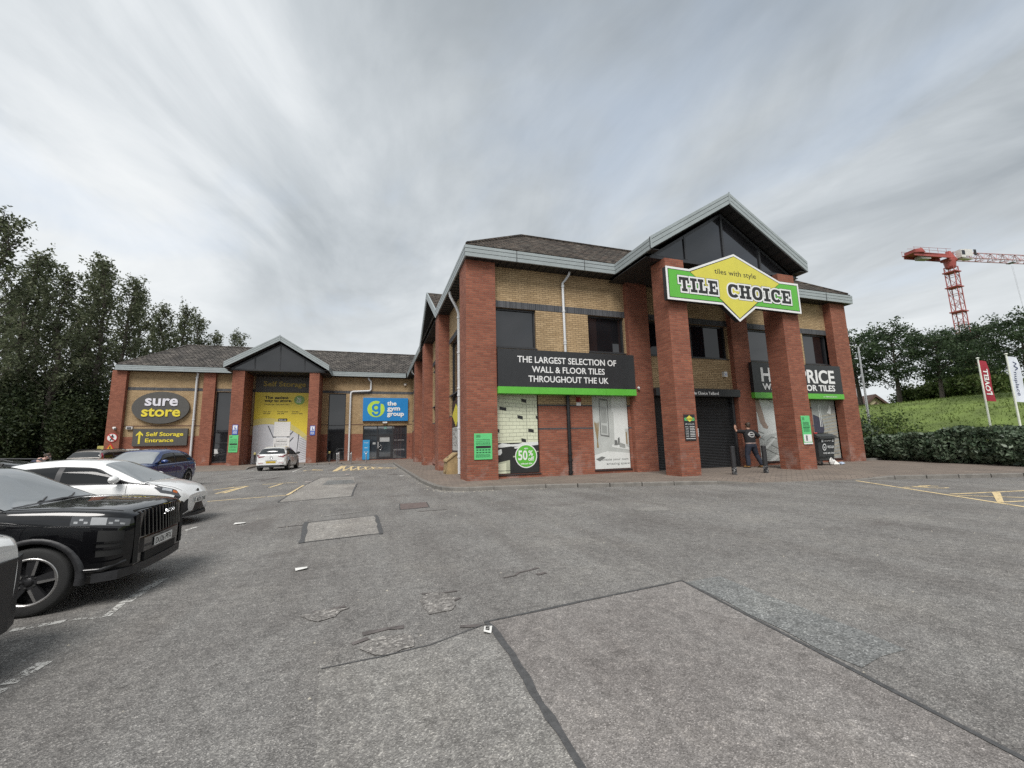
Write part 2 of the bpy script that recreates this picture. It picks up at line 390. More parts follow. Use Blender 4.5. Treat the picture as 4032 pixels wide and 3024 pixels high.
strip(tar, gp((1095,1979), (1385,1954)), .05, .009, .02); strip(tar, gp((1385,1954), (1405,1906)), .05, .010, .02)
strip(tar, gp((1095,1978), (1202,1910), (1262,1882)), .04, .009, .02)
strip(tar, gp((1263,2636), (1500,2590), (1700,2540), (1905,2462)), .012, .008, .012)
tag(tar.build('tar_seams', TAR), kind='structure')
crk = MB()
for a, b, ww in (((1668,2340),(1800,2328),.03), ((1980,2278),(2120,2236),.03), ((1240,2412),(1360,2388),.04), ((1440,2500),(1590,2470),.06), ((1400,2540),(1450,2515),.05),
                 ((1790,2370),(1811,2355),.035), ((1200,2066),(1090,2080),.05), ((1030,1893),(1095,1880),.16), ((1560,1867),(1530,1870),.2), ((955,1886),(1000,1879),.18), ((940,1897),(1040,1886),.10),
                 ((2120,2260),(2150,2256),.05), ((1800,2473),(1890,2466),.05), ((1640,2015),(1760,2006),.04)):
    strip(crk, gp(a, b), ww, .006, .03, .12)
tag(crk.build('road_cracks', DARKCRACK), kind='structure')
for pts in ([(1400,2560), (1440,2530), (1530,2505), (1600,2490), (1625,2520), (1640,2550), (1540,2580), (1440,2572)],
            [(1660,2345), (1740,2335), (1800,2355), (1770,2410), (1700,2425), (1655,2380)], [(1180,2430), (1260,2405), (1370,2395), (1330,2430), (1240,2450)]):
    sheet('pothole', wob(gp(*pts), .025, .08), ASPH_E, .0075)
mh = thing('manhole_cover', 'rusty rectangular iron manhole cover set in the asphalt', 'manhole cover', G(1630,1992))
q4 = gp((1571,1985), (1681,1978), (1693,1998), (1573,2009)); cc = sum(q4, Vector())/4
mb = MB(); mb.prism([cc+(p-cc)*.93+Vector((0,0,-.02)) for p in q4], (0,0,.032)); mb.build('lid', IRON, mh)
mb = MB()
for i in range(4):
    a, b = q4[i], q4[(i+1) % 4]; mb.prism([a, b, cc+(b-cc)*.95, cc+(a-cc)*.95], (0,0,.009))
mb.build('frame', TAR, mh)
# painted bay lines
wl = MB()
for a, b, ww in (((639,2280),(491,2374),.10), ((480,2378),(416,2430),.06), ((42,2484),(256,2447),.075), ((290,2440),(377,2434),.04), ((178,2608),(28,2697),.09), ((778,2074),(727,2090),.08), ((10,2712),(-140,2800),.09),
                 ((950,2069),(968,2064),.1)):
    strip(wl, gp(a, b), ww, .004)
tag(wl.build('bay_line', WPAINT2), kind='structure')
wl2 = MB()
for a, b in (((965,1854),(1150,1859)), ((1150,1859),(1316,1857)), ((1150,1859),(1204,1837))): strip(wl2, gp(a, b), .13, .004)
tag(wl2.build('bay_line', WPAINT), kind='structure')
yl = MB()
for a, b, ww in (((900,1968),(1131,1950),.10), ((1131,1950),(1197,1911),.11), ((1034,1908),(1171,1899),.12), ((640,1990),(900,1968),.10), ((880,1942),(978,1913),.12), ((880,1925),(978,1913),.11), ((850,1944),(940,1921),.1), ((840,1930),(925,1918),.1), ((1060,1920),(1110,1905),.10),
                 ((3372,1893),(4110,2008),.10), ((3743,1946),(4110,1929),.10), ((3768,1951),(4110,1962),.09), ((3952,1977),(4110,1969),.09), ((3700,1938),(4110,1942),.0),
                 ((1316,1856),(1350,1834),.25), ((1350,1834),(1562,1843),.16), ((1316,1856),(1562,1843),.16)):
    if ww: strip(yl, gp(a, b), ww, .004)
yl.add([(p.x, p.y, .0075) for p in gp((3905,1938), (3938,1938), (3954,1980), (3926,1979))], [(0,1,2,3)])
for k in range(7): strip(yl, gp((1325+k*31,1854-k*1.6), (1362+k*30,1835+k*1.2)), .12, .0075); strip(yl, gp((1356+k*27,1836+k*.8), (1352+k*30,1854-k*1.8)), .12, .0078)
tag(yl.build('yellow_line', YPAINT), kind='structure')
def wheelchair(c, ang, s, name):
    mb = MB(); pts = []
    for k in range(18): a = R(-60+k*290/17); pts.append((math.cos(a)*.30, math.sin(a)*.30-.1))
    def T(x, y): return Vector((c.x+s*(x*math.cos(ang)-y*math.sin(ang)), c.y+s*(x*math.sin(ang)+y*math.cos(ang)), 0))
    strip(mb, [T(*p) for p in pts], .09*s, .0040)
    for a, b, z in (((0,.5),(0,.05),.0044), ((0,.05),(.3,.05),.0048), ((.3,.05),(.42,-.35),.0052), ((0,.3),(.26,.28),.0056)): strip(mb, [T(*a), T(*b)], .09*s, z)
    mb.add([T(math.cos(k*.63)*.09, .62+math.sin(k*.63)*.09)+Vector((0,0,.0045)) for k in range(10)], [list(range(10))])
    tag(mb.build(name, YPAINT), kind='structure')
wheelchair(G(3660,1918), R(65), .9, 'bay_symbol'); wheelchair(G(1230,1852), R(0), 1.6, 'bay_symbol')
strip_ = None
# ---------------------------------------------------------------- pavement and kerb
PAVE = None
def paving(name, c1, c2, mo, bw, rh, ang):
    m, t, b = base(name, .88, 0, .25); P = pos(t)
    mp = N(t, 'ShaderNodeMapping', {'Vector': P, 'Rotation': (0, 0, ang)})
    bt = N(t, 'ShaderNodeTexBrick', {'Vector': mp.outputs[0], 'Color1': (*c1, 1), 'Color2': (*c2, 1), 'Mortar': (*mo, 1), 'Scale': 1.0, 'Mortar Size': .012, 'Mortar Smooth': .3, 'Brick Width': bw, 'Row Height': rh})
    n = N(t, 'ShaderNodeTexNoise', {'Vector': P, 'Scale': .9, 'Detail': 8.0, 'Roughness': .7}).outputs[0]
    c = mixc(t, 1.0, bt.outputs[0], ramp(t, n, [(.3, (.72,)*3), (.7, (1.12, 1.1, 1.06))]), 'MULTIPLY')
    n2 = N(t, 'ShaderNodeTexNoise', {'Vector': P, 'Scale': 40.0, 'Detail': 3.0}).outputs[0]
    c = mixc(t, 1.0, c, ramp(t, n2, [(.3, (.85,)*3), (.7, (1.12,)*3)]), 'MULTIPLY')
    t.links.new(c, b.inputs['Base Color'])
    t.links.new(N(t, 'ShaderNodeBump', {'Strength': .5, 'Distance': .01, 'Height': mth(t, 'SUBTRACT', 1.0, bt.outputs[1])}).outputs[0], b.inputs['Normal'])
    return m
PAVE = paving('block_paving', (.235, .196, .168), (.200, .168, .146), (.125, .108, .096), .30, .15, R(52))
KP = [(30,3.7,.12), (19.77,7.58,.12), (16.02,8.99,.12), (14.73,9.36,.02), (13.0,9.86,.012), (11.6,10.25,.012), (10.4,10.62,.10), (9.05,11.02,.12), (5.21,12.36,.12), (3.6,12.72,.12), (2.85,12.84,.12), (2.42,13.02,.12), (2.1,13.45,.12), (1.93,14.3,.12), (1.77,16.9,.12),
      (1.70,23.4,.12), (1.62,30.0,.12), (1.55,36.6,.12), (1.2,37.4,.03), (-2.2,38.0,.02), (-2.5,38.6,.12), (-2.7,40.0,.12), (-8.6,40.0,.12), (-9.2,39.2,.12), (-9.0,36.6,.12), (-8.7,34.6,.02), (-11.7,34.1,.02), (-20.0,36.0,.02), (-34.0,39.0,.02)]
ci = Vector((6, 55, .12))
pv = MB(); rim = [Vector((x, y, h)) for x, y, h in KP]; inn = []
for i, p in enumerate(rim):
    a, b = rim[max(0, i-1)], rim[min(len(rim)-1, i+1)]; t = (b-a); t.z = 0; t.normalize(); nn = Vector((t.y, -t.x, 0))
    inn.append(Vector((p.x+nn.x*.13, p.y+nn.y*.13, p.z)))
lvl = [Vector((p.x+ (rim[i].x-p.x)*0, p.y, .0)) for i, p in enumerate(inn)]
deep = []
for i, p in enumerate(inn):
    a, b = rim[max(0, i-1)], rim[min(len(rim)-1, i+1)]; t = (b-a); t.z = 0; t.normalize(); nn = Vector((t.y, -t.x, 0))
    deep.append(Vector((p.x+nn.x*.75, p.y+nn.y*.75, .12)) if p.z < .11 else Vector((p.x+nn.x*.05, p.y+nn.y*.05, .12)))
for i in range(len(inn)-1):
    pv.add([inn[i], inn[i+1], deep[i+1], deep[i]], [(0,1,2,3)])
pv.add(deep+[Vector((-34,64,.12)), Vector((34,64,.12)), Vector((34,3,.12))], [list(range(len(deep)+3))])
tag(pv.build('pavement', PAVE), kind='structure')
kb = MB()
for i in range(len(rim)-1):
    a, b, ai, bi = rim[i], rim[i+1], inn[i], inn[i+1]; k = max(1, int((b-a).length/.93))
    for j in range(k):
        f0, f1 = j/k+.004, (j+1)/k-.004
        p, q_, pi_, qi = a.lerp(b, f0), a.lerp(b, f1), ai.lerp(bi, f0), ai.lerp(bi, f1); e = Vector((0,0,.003)); dn = .06
        bt_ = [Vector((v.x, v.y, -dn)) for v in (p, q_, qi, pi_)]; tp = [v+e for v in (p, q_, qi, pi_)]
        # small chamfer along the road edge
        c0 = (pi_-p).normalized()*.02; tp2 = [tp[0]+c0, tp[1]+c0, tp[2], tp[3]]; low = [tp[0]-Vector((0,0,.02)), tp[1]-Vector((0,0,.02))] if p.z > .05 else [tp[0]-Vector((0,0,.006)), tp[1]-Vector((0,0,.006))]
        kb.add([tp2[0], tp2[1], tp2[2], tp2[3]], [(0,1,2,3)]); kb.add([low[0], low[1], tp2[1], tp2[0]], [(0,1,2,3)]); kb.add([bt_[0], bt_[1], low[1], low[0]], [(0,1,2,3)])
        kb.add([bt_[0], low[0], tp2[0], tp2[3], bt_[3]], [(0,1,2,3,4)]); kb.add([bt_[1], bt_[2], tp2[2], tp2[1], low[1]], [(0,1,2,3,4)])
tag(kb.build('kerb', CONCRETE), kind='structure')
# leaf litter and grit gathered along the kerb and road
GRIT = plain('pale_grit', (.40, .37, .31), .9, var=.3, vs=9)
gr = MB(); q = random.Random(5)
for i in range(650):
    if q.random() < .55:
        k = q.randrange(8, 17); a, b = rim[k], rim[k+1]; p = a.lerp(b, q.random()); t = (b-a).normalized(); p = p+Vector((-t.y, t.x, 0))*abs(q.gauss(.02, .16)); p.z = 0
    else: p = Vector((q.uniform(-5, 16), q.uniform(1.5, 13), 0))
    s = q.uniform(.004, .011)*(1+p.y*.045); a = q.random()*6.28; h = s*.5
    ring = [(p.x+math.cos(a+x)*s, p.y+math.sin(a+x)*s*.7) for x in (0, 1.6, 3.1, 4.7)]
    gr.add([(x, y, .001) for x, y in ring]+[(p.x, p.y, h+.004)], [(0,1,4), (1,2,4), (2,3,4), (3,0,4)])
tag(gr.build('grit', GRIT), 'pale grit and leaf scraps scattered over the road', kind='stuff')
# ---------------------------------------------------------------- buildings
def rooftile(name, c1, c2):
    m, t, b = base(name, .9, 0, .2)
    g = N(t, 'ShaderNodeNewGeometry'); n = N(t, 'ShaderNodeSeparateXYZ', {0: g.outputs['True Normal']}); p = N(t, 'ShaderNodeSeparateXYZ', {0: g.outputs['Position']})
    f = mth(t, 'GREATER_THAN', mth(t, 'ABSOLUTE', n.outputs[0]), .3)
    u = mth(t, 'ADD', mth(t, 'MULTIPLY', p.outputs[1], f), mth(t, 'MULTIPLY', p.outputs[0], mth(t, 'SUBTRACT', 1.0, f)))
    wob_ = N(t, 'ShaderNodeTexNoise', {'Vector': g.outputs['Position'], 'Scale': 3.0, 'Detail': 2.0}).outputs[0]
    vz = mth(t, 'ADD', p.outputs[2], mth(t, 'MULTIPLY', wob_, .03))
    v = N(t, 'ShaderNodeCombineXYZ', {0: u, 1: vz, 2: 0.0}).outputs[0]
    bt = N(t, 'ShaderNodeTexBrick', {'Vector': v, 'Color1': (*c1, 1), 'Color2': (*c2, 1), 'Mortar': (.012, .011, .010, 1), 'Scale': 1.0, 'Mortar Size': .03, 'Mortar Smooth': .2, 'Brick Width': .36, 'Row Height': .155})
    n3 = N(t, 'ShaderNodeTexNoise', {'Vector': g.outputs['Position'], 'Scale': 3.3, 'Detail': 9.0, 'Roughness': .75}).outputs[0]
    c = mixc(t, mth(t, 'MULTIPLY', ramp(t, n3, [(.5, (0,0,0)), (.68, (1,1,1))]), .6), bt.outputs[0], (.20, .19, .165))
    n4 = N(t, 'ShaderNodeTexNoise', {'Vector': g.outputs['Position'], 'Scale': 1.1, 'Detail': 5.0}).outputs[0]
    c = mixc(t, 1.0, c, ramp(t, n4, [(.3, (.65,)*3), (.7, (1.25, 1.2, 1.15))]), 'MULTIPLY')
    t.links.new(c, b.inputs['Base Color'])
    saw = mth(t, 'FRACT', mth(t, 'DIVIDE', vz, .155))
    t.links.new(N(t, 'ShaderNodeBump', {'Strength': .9, 'Distance': .03, 'Height': mth(t, 'SUBTRACT', mth(t, 'SUBTRACT', 1.0, saw), bt.outputs[1])}).outputs[0], b.inputs['Normal'])
    return m
TILE = rooftile('brown_roof_tile', (.095, .074, .060), (.045, .036, .030))
TILE2 = rooftile('grey_roof_tile', (.135, .126, .120), (.070, .066, .064))

def fx(Yw): return lambda a, z, d: p3(a, Yw+d, z)          # wall facing -Y
def fs(Xw): return lambda a, z, d: p3(Xw+d, a, z)          # wall facing -X
def wall(mb, f, a0, a1, z0, z1, holes=(), depth=.3, mi=0):
    A = sorted({a0, a1, *[min(max(v, a0), a1) for h in holes for v in h[:2]]}); Z = sorted({z0, z1, *[min(max(v, z0), z1) for h in holes for v in h[2:]]})
    full = lambda i, j: 0 <= i < len(A)-1 and 0 <= j < len(Z)-1 and not any(h[0]-1e-6 <= A[i] and A[i+1] <= h[1]+1e-6 and h[2]-1e-6 <= Z[j] and Z[j+1] <= h[3]+1e-6 for h in holes)
    for i in range(len(A)-1):
        for j in range(len(Z)-1):
            if not full(i, j): continue
            x0, x1, y0, y1 = A[i], A[i+1], Z[j], Z[j+1]
            for d in (0, depth): mb.quad(f(x0,y0,d), f(x1,y0,d), f(x1,y1,d), f(x0,y1,d), mi)
            for di, dj, e in ((-1,0,((x0,y0),(x0,y1))), (1,0,((x1,y0),(x1,y1))), (0,-1,((x0,y0),(x1,y0))), (0,1,((x0,y1),(x1,y1)))):
                if not full(i+di, j+dj): mb.quad(f(*e[0],0), f(*e[1],0), f(*e[1],depth), f(*e[0],depth), mi)
def fbox(mb, f, a0, a1, z0, z1, d0, d1, mi=0):
    c = [f(a, z, d) for a in (a0, a1) for d in (d0, d1) for z in (z0, z1)]
    return mb.add(c, [(0,1,3,2), (4,6,7,5), (0,4,5,1), (2,3,7,6), (0,2,6,4), (1,5,7,3)], mi)
def window(par, f, a0, a1, z0, z1, mull=(), trans=(), d=.09, t=.055, gm=None, name='window'):
    mb = MB()
    fbox(mb, f, a0, a1, z1-t, z1, d, d+.09); fbox(mb, f, a0, a1, z0, z0+t, d, d+.09)
    for x in (a0, a1-t): fbox(mb, f, x, x+t, z0+t, z1-t, d, d+.09)
    for x in mull: fbox(mb, f, x-t/2, x+t/2, z0+t, z1-t, d+.004, d+.086)
    for z in trans: fbox(mb, f, a0+t, a1-t, z-t/2, z+t/2, d+.008, d+.08)
    o = mb.build(name, FRAME, par)
    q = MB(); fbox(q, f, a0+t*.5, a1-t*.5, z0+t*.5, z1-t*.5, d+.045, d+.06); q.build('pane', gm or GLASS, o)
    sl = MB(); fbox(sl, f, a0-.02, a1+.02, z0-.035, z0-.002, -.03, d+.08); sl.build('sill', FRAME, o)
    return o
def fascia(mb, p, q, n, h=.346, th=.05, h2=None):
    """three stacked boards with shadow grooves from p to q (bottom edge, survey units), outward normal n"""
    p, q, n = Vector(p), Vector(q), Vector(n)
    for lo, hi, out, mi in ((0, .33, .0, 0), (.37, .70, .004, 0), (.74, 1, .010, 0), (.01, .99, -.03, 1)):
        c = []
        for e in (p, q):
            for o in (out, -th if mi == 0 else -th-.01):
                for k in (lo, hi): c.append(U*(e+n*o+Vector((0,0,h*k)))+Vector((0,0,CAM_H)))
        mb.add(c, [(0,1,3,2), (4,6,7,5), (0,4,5,1), (2,3,7,6), (0,2,6,4), (1,5,7,3)], mi)
def plate(mb, pts, th, mi=0):
    """flat slab from survey-unit corner points, pushed along its own normal"""
    P_ = [p3(*p) for p in pts]; n = (P_[1]-P_[0]).cross(P_[2]-P_[0]).normalized()
    return mb.prism(P_, n*th, mi)
def soffit_lines(mb, f, a0, a1, step, d0, d1, z):
    a = a0+step
    while a < a1: fbox(mb, f, a-.012, a+.012, z-.012, z+.004, d0, d1, 1); a += step
EV, ET, RT = 5.566, 5.912, 7.98      # eaves bottom, eaves top, ridge
def pillar(par, x0, x1, y0, y1, top, name='brick_pillar', zb=-1.02):
    mb = MB(); mb.ubox(x0, x1, y0, y1, zb, top); return mb.build(name, RED, par)
def drain(par, path, r=.042, mat=None, collars=()):
    mb = MB(); pp = [p3(*p) for p in path]
    mb.tube(pp, r*U, 14)
    for z, x, y in collars: mb.tube([p3(x, y, z-.03), p3(x, y, z+.03)], r*U*1.28, 14)
    return mb.build('downpipe', mat or PIPE, par)

# ---- the tile shop with its side range
B1 = thing('shop_building', 'two storey red and buff brick shop with black shutter and large front gable', 'shop building', (U*10.7, U*11.8, 0))
F = fx(11.8)
UPW = [(3.41,4.82), (6.70,8.10), (8.98,12.60), (13.55,14.97), (16.62,18.03)]
LOW = [(3.41,4.82), (6.70,8.05), (13.55,14.97), (16.62,18.03)]
holes_up = [(a, b, 2.97, 4.235) for a, b in UPW]; holes_lo = [(a, b, -.88, 1.53) for a, b in LOW]+[(8.98,12.60,-1.1,1.77)]
mb = MB(); wall(mb, F, 2.95, 18.6, 1.2, 5.57, holes_up+holes_lo); mb.build('buff_brick_wall', YEL, B1)
for za_, zb_ in ((-1.02,.42), (.47,1.15)): mb = MB(); wall(mb, F, 2.95, 18.6, za_, zb_, holes_lo); mb.build('red_brick_plinth', RED, B1)
for za_, zb_ in ((1.15,1.2), (.42,.47)): mb = MB(); wall(mb, fx(11.795), 2.95, 18.6, za_, zb_, holes_lo); mb.build('brick_band', GREYBRICK, B1)
mb = MB(); fbox(mb, F, 2.95, 18.6, 4.24, 4.45, -.008, .1); mb.build('soldier_course', SOLDIER, B1)
for i, (a, b) in enumerate(UPW): window(B1, F, a, b, 2.97, 4.235, mull=((11.0,) if i == 2 else ()), gm=GLASS if i != 2 else GLASSDK)
for a, b in LOW: window(B1, F, a, b, -.88, 1.53, name='shop_window', gm=GLASSDK)
# piers, corner pillars, gable pillars
pillar(B1, 2.49, 3.41, 11.54, 12.47, 5.57); pillar(B1, 18.03, 18.92, 11.50, 12.42, 5.57)
pillar(B1, 8.14, 8.98, 11.62, 12.0, 5.5); pillar(B1, 12.66, 13.46, 11.60, 12.0, 5.5)
pillar(B1, 8.12, 8.80, 9.55, 10.2, 5.42); pillar(B1, 12.62, 13.34, 9.52, 10.2, 5.42)
# side range facing the yard: wall, openings, pillars
S = fs(2.95)
side_holes = [(15.0,16.8,-.88,4.235), (18.4,22.0,-.9,4.235)]
mb = MB(); wall(mb, S, 12.1, 34.9, 1.2, 5.57, side_holes); mb.build('side_buff_wall', YEL, B1)
mb = MB(); wall(mb, S, 12.1, 34.9, -1.02, 1.15, side_holes); mb.build('side_red_plinth', RED, B1)
mb = MB(); wall(mb, fs(2.945), 12.1, 34.9, 1.15, 1.2, side_holes); fbox(mb, S, 12.1, 34.9, 2.0, 2.05, -.008, .1); mb.build('side_brick_band', GREYBRICK, B1)
mb = MB(); fbox(mb, S, 12.1, 34.9, 4.24, 4.45, -.008, .1); mb.build('side_soldier_course', SOLDIER, B1)
window(B1, S, 15.0, 16.8, -.88, 4.235, trans=(1.75,)); window(B1, S, 18.4, 22.0, -.9, 4.235, mull=(20.2,), trans=(1.75,))
for y0, x0 in ((17.05, 2.49), (22.3, 2.49), (27.3, 2.49)): pillar(B1, x0, 3.2, y0, y0+.9, 5.57)
# the other two walls close the block
mb = MB(); wall(mb, lambda a, z, d: p3(18.6-d, a, z), 12.0, 16.9, -1.02, 5.57); wall(mb, lambda a, z, d: p3(a, 16.9-d, z), 8.2, 18.6, -1.02, 5.57); wall(mb, lambda a, z, d: p3(8.2-d, a, z), 16.9, 35.2, -1.02, 5.57); mb.build('rear_wall', RED, B1)
# roofs
RI = 2.87; xl, xr, yf = 2.425, 19.18, 11.3
e_, r_ = ET-.02, RT
mb = MB()
plate(mb, [(xl+.06,yf+.06,e_), (xr-.06,yf+.06,e_), (xr-RI,yf+RI,r_), (xl+RI,yf+RI,r_)], .10)
plate(mb, [(xl+.06,34.3,e_), (xl+.06,yf+.06,e_), (xl+RI,yf+RI,r_), (xl+RI,37.1,r_), (xl+.06,37.1,e_)], .10)
plate(mb, [(xr-.06,yf+.06,e_), (xr-.06,yf+2*RI,e_), (xr-RI,yf+RI,r_)], .10)
plate(mb, [(xl+RI,yf+RI,r_), (xr-RI,yf+RI,r_), (xr-.06,yf+2*RI,e_), (xl+2*RI,yf+2*RI,e_)], .10)
plate(mb, [(xl+RI,37.1,r_), (xl+RI,yf+RI,r_), (xl+2*RI,yf+2*RI,e_), (xl+2*RI,37.1,e_)], .10)
gx, gy = 10.72, 9.38
plate(mb, [(gx-3.18+.03,gy+.05,e_), (gx,gy+.05,7.83), (gx,14.12,7.83), (gx-3.18+.03,11.36,e_)][::-1], .06)
plate(mb, [(gx+3.18-.03,gy+.05,e_), (gx,gy+.05,7.83), (gx,14.12,7.83), (gx+3.18-.03,11.36,e_)], .06)
sy, sh = 20.93, 3.33          # side gable
plate(mb, [(xl+.05,sy-sh+.03,e_), (xl+.05,sy,7.96), (5.2,sy,7.96), (xl+.05+.02,sy-sh+.03,e_)][::1][:3], .06)
plate(mb, [(xl+.05,sy+sh-.03,e_), (xl+.05,sy,7.96), (5.2,sy,7.96)][::-1], .06)
rf = mb.build('roof', TILE, B1)
rc = MB()
for a, b in (((xl+RI,yf+RI,r_+.09), (xr-RI,yf+RI,r_+.09)), ((xl+.1,yf+.1,e_+.1), (xl+RI,yf+RI,r_+.09)), ((xr-.1,yf+.1,e_+.1), (xr-RI,yf+RI,r_+.09)), ((gx,gy+.25,7.86), (gx,14.0,7.87))):
    rc.tube([p3(*a), p3(*b)], .10, 8)
rc.build('ridge_tiles', TILE, rf)
# fascias
mb = MB()
fascia(mb, (xl,yf,EV), (gx-3.18,yf,EV), (0,-1,0)); fascia(mb, (gx+3.18,yf,EV), (xr,yf,EV), (0,-1,0))
fascia(mb, (gx-3.18,yf-.012,EV), (gx-3.18,gy+.055,EV), (-1,0,0)); fascia(mb, (gx+3.18,gy+.055,EV), (gx+3.18,yf-.012,EV), (1,0,0))
fascia(mb, (gx-3.18,gy,EV), (gx,gy,7.53), (0,-1,0), h=.377); fascia(mb, (gx+3.18,gy,EV), (gx,gy,7.53), (0,-1,0), h=.377)
fascia(mb, (xl,yf+.055,EV), (xl,sy-sh,EV), (-1,0,0)); fascia(mb, (xl,sy+sh,EV), (xl,34.1,EV), (-1,0,0)); fascia(mb, (xr,yf+.055,EV), (xr,yf+2*RI,EV), (1,0,0))
fascia(mb, (xl,sy-sh,EV), (xl,sy,7.6), (-1,0,0), h=.377); fascia(mb, (xl,sy+sh,EV), (xl,sy,7.6), (-1,0,0), h=.377)
for x, z, hh in ((gx-3.18, EV, .36), (gx, 7.52, .40)): mb.ubox(x-.022, x+.022, gy-.022, gy-.002, z, z+hh)
for x in (4.05, 6.4, 15.6, 17.6): mb.ubox(x-.006, x+.006, yf-.016, yf+.01, EV+.002, ET-.002, 1)
mb.build('fascia', [FASCIA, GAP], B1)
# soffits
mb = MB()
mb.ubox(xl+.05, gx-3.18+.05, yf+.05, 11.8, EV+.004, EV+.02); mb.ubox(gx+3.18-.05, xr-.05, yf+.05, 11.8, EV+.004, EV+.02)
mb.ubox(xl+.05, 2.95, 11.8, 34.2, EV+.004, EV+.02); mb.ubox(gx-3.13, gx+3.13, 9.72, 11.85, EV-.11, EV-.09)
mb.ubox(gx-3.13, gx-2.86, gy+.05, 9.72, EV+.004, EV+.02); mb.ubox(gx+2.86, gx+3.13, gy+.05, 9.72, EV+.004, EV+.02)
for s_ in (-1, 1): plate(mb, [(gx+s_*3.1,gy+.05,EV+.05), (gx+s_*3.1,9.85,EV+.05), (gx,9.85,7.53), (gx,gy+.05,7.53)], .02)
plate(mb, [(xl+.05,sy-sh,EV+.03), (xl+.05,sy,7.6), (3.0,sy,7.6), (3.0,sy-sh,EV+.03)], .02); plate(mb, [(xl+.05,sy+sh,EV+.03), (xl+.05,sy,7.6), (3.0,sy,7.6), (3.0,sy+sh,EV+.03)], .02)
soffit_lines(mb, fx(11.3), xl+.1, gx-3.2, .26, .06, .5, EV); soffit_lines(mb, fx(11.3), gx+3.2, xr, .26, .06, .5, EV); soffit_lines(mb, fs(2.425), 11.8, 34, .26, .06, .52, EV)
for s_ in (-1, 1):
    for k in range(1, 12): x = gx+s_*k*.265; z = 7.53-(7.53-EV-.05)*k*.265/3.1; mb.ubox(x-.014, x+.014, gy+.06, 9.8, z-.032, z-.004, 1)
mb.build('soffit', [SOFFIT, GAP], B1)
# glazed gable
gl = MB(); gY = 9.8
def tri(mb, d0, d1, inset, mi=0):
    a = [(gx-2.86+inset*1.9, 5.60+inset), (gx+2.86-inset*1.9, 5.60+inset), (gx, 7.42-inset*1.25)]
    mb.prism([p3(x, gY+d0, z) for x, z in a], (0, U*(d1-d0), 0), mi)
for (x0, z0), (x1, z1) in (((gx-2.86,5.60),(gx,7.42)), ((gx+2.86,5.60),(gx,7.42))):
    dz = -.1; gl.prism([p3(x0, gY, z0), p3(x1, gY, z1), p3(x1, gY, z1+dz), p3(x0+(.16 if x0 < gx else -.16), gY, z0)], (0, .09, 0))
gl.ubox(gx-2.86, gx+2.86, gY-.003, gY+.08, 5.52, 5.60); gl.ubox(gx-3.0, gx+3.0, gY-.12, gY+.1, 5.43, 5.515)
for x in (9.16, gx, 12.26):
    zt = 7.38-abs(x-gx)*1.82/2.86; gl.ubox(x-.035, x+.035, gY-.01, gY+.07, 5.6, zt)
g_ = gl.build('gable_glazing', FRAME, B1)
q_ = MB(); tri(q_, .03, .045, .02); q_.build('pane', GLASS, g_)
# side gable infill
q_ = MB(); q_.prism([p3(2.97, sy-sh+.4, 5.6), p3(2.97, sy+sh-.4, 5.6), p3(2.97, sy, 7.4)], (.06,0,0)); q_.build('side_gable_glazing', GLASSDK, B1)
# roller shutter and its box
mb = MB(); n = 46; z0, z1 = -1.0, 1.5; prof = []
for i in range(n):
    za = z0+(z1-z0)*i/n; st = (z1-z0)/n
    for k, (fz, d) in enumerate(((0,.018), (.12,.0), (.5,-.012), (.82,.0), (.9,.018))): prof.append((za+fz*st, d))
prof.append((z1, .018))
for (za, da), (zb, db) in zip(prof, prof[1:]): mb.quad(p3(8.98,11.84+da,za), p3(12.6,11.84+da,za), p3(12.6,11.84+db,zb), p3(8.98,11.84+db,zb))
mb.ubox(8.98, 12.6, 11.87, 11.9, -1, 1.5); mb.build('roller_shutter', plain('shutter_black', (.034, .035, .037), .38, .3, .5, .15, 2), B1)
mb = MB(); mb.ubox(8.985, 12.655, 11.48, 11.86, 1.505, 1.775); mb.build('shutter_box', plain('shutter_box_black', (.020,.021,.023), .45), B1, bevel=.012)
mb = MB(); mb.ubox(12.5, 12.6, 11.74, 11.835, -1.0, 1.5); mb.ubox(8.985, 9.07, 11.74, 11.835, -1.0, 1.5); mb.build('shutter_guide', FRAME, B1)
mb = MB(); text(mb, 'Tile Choice Telford', p3(10.44, 11.477, 1.565), U*1.20, U*.10, depth=.006, bold=.01); mb.build('lettering', WHITE, B1)
# drainpipes
drain(B1, [(5.96,11.55,5.56), (5.95,11.56,5.47), (5.88,11.69,5.33), (5.78,11.71,5.22), (5.78,11.71,2.86)], collars=((4.25,5.78,11.71), (3.25,5.78,11.71), (3.17,5.78,11.71), (5.1,5.78,11.71)))
drain(B1, [(5.79,11.71,1.6), (5.79,11.71,-.98)], .058, PIPEBLK, ((-.55,5.79,11.71), (-.35,5.79,11.71), (-.9,5.79,11.71)))
drain(B1, [(2.50,14.3,5.55), (2.52,14.3,5.38), (2.74,14.3,4.98), (2.82,14.3,4.75), (2.82,14.3,-.98)], .055, None, ((4.6,2.82,14.3), (3.3,2.82,14.3), (2.0,2.82,14.3), (1.75,2.82,14.3), (.6,2.82,14.3), (-.4,2.82,14.3)))
drain(B1, [(2.55,30.6,5.55), (2.56,30.6,5.40), (2.85,30.6,5.1), (2.86,30.6,4.8), (2.86,30.6,-.98)], .06)

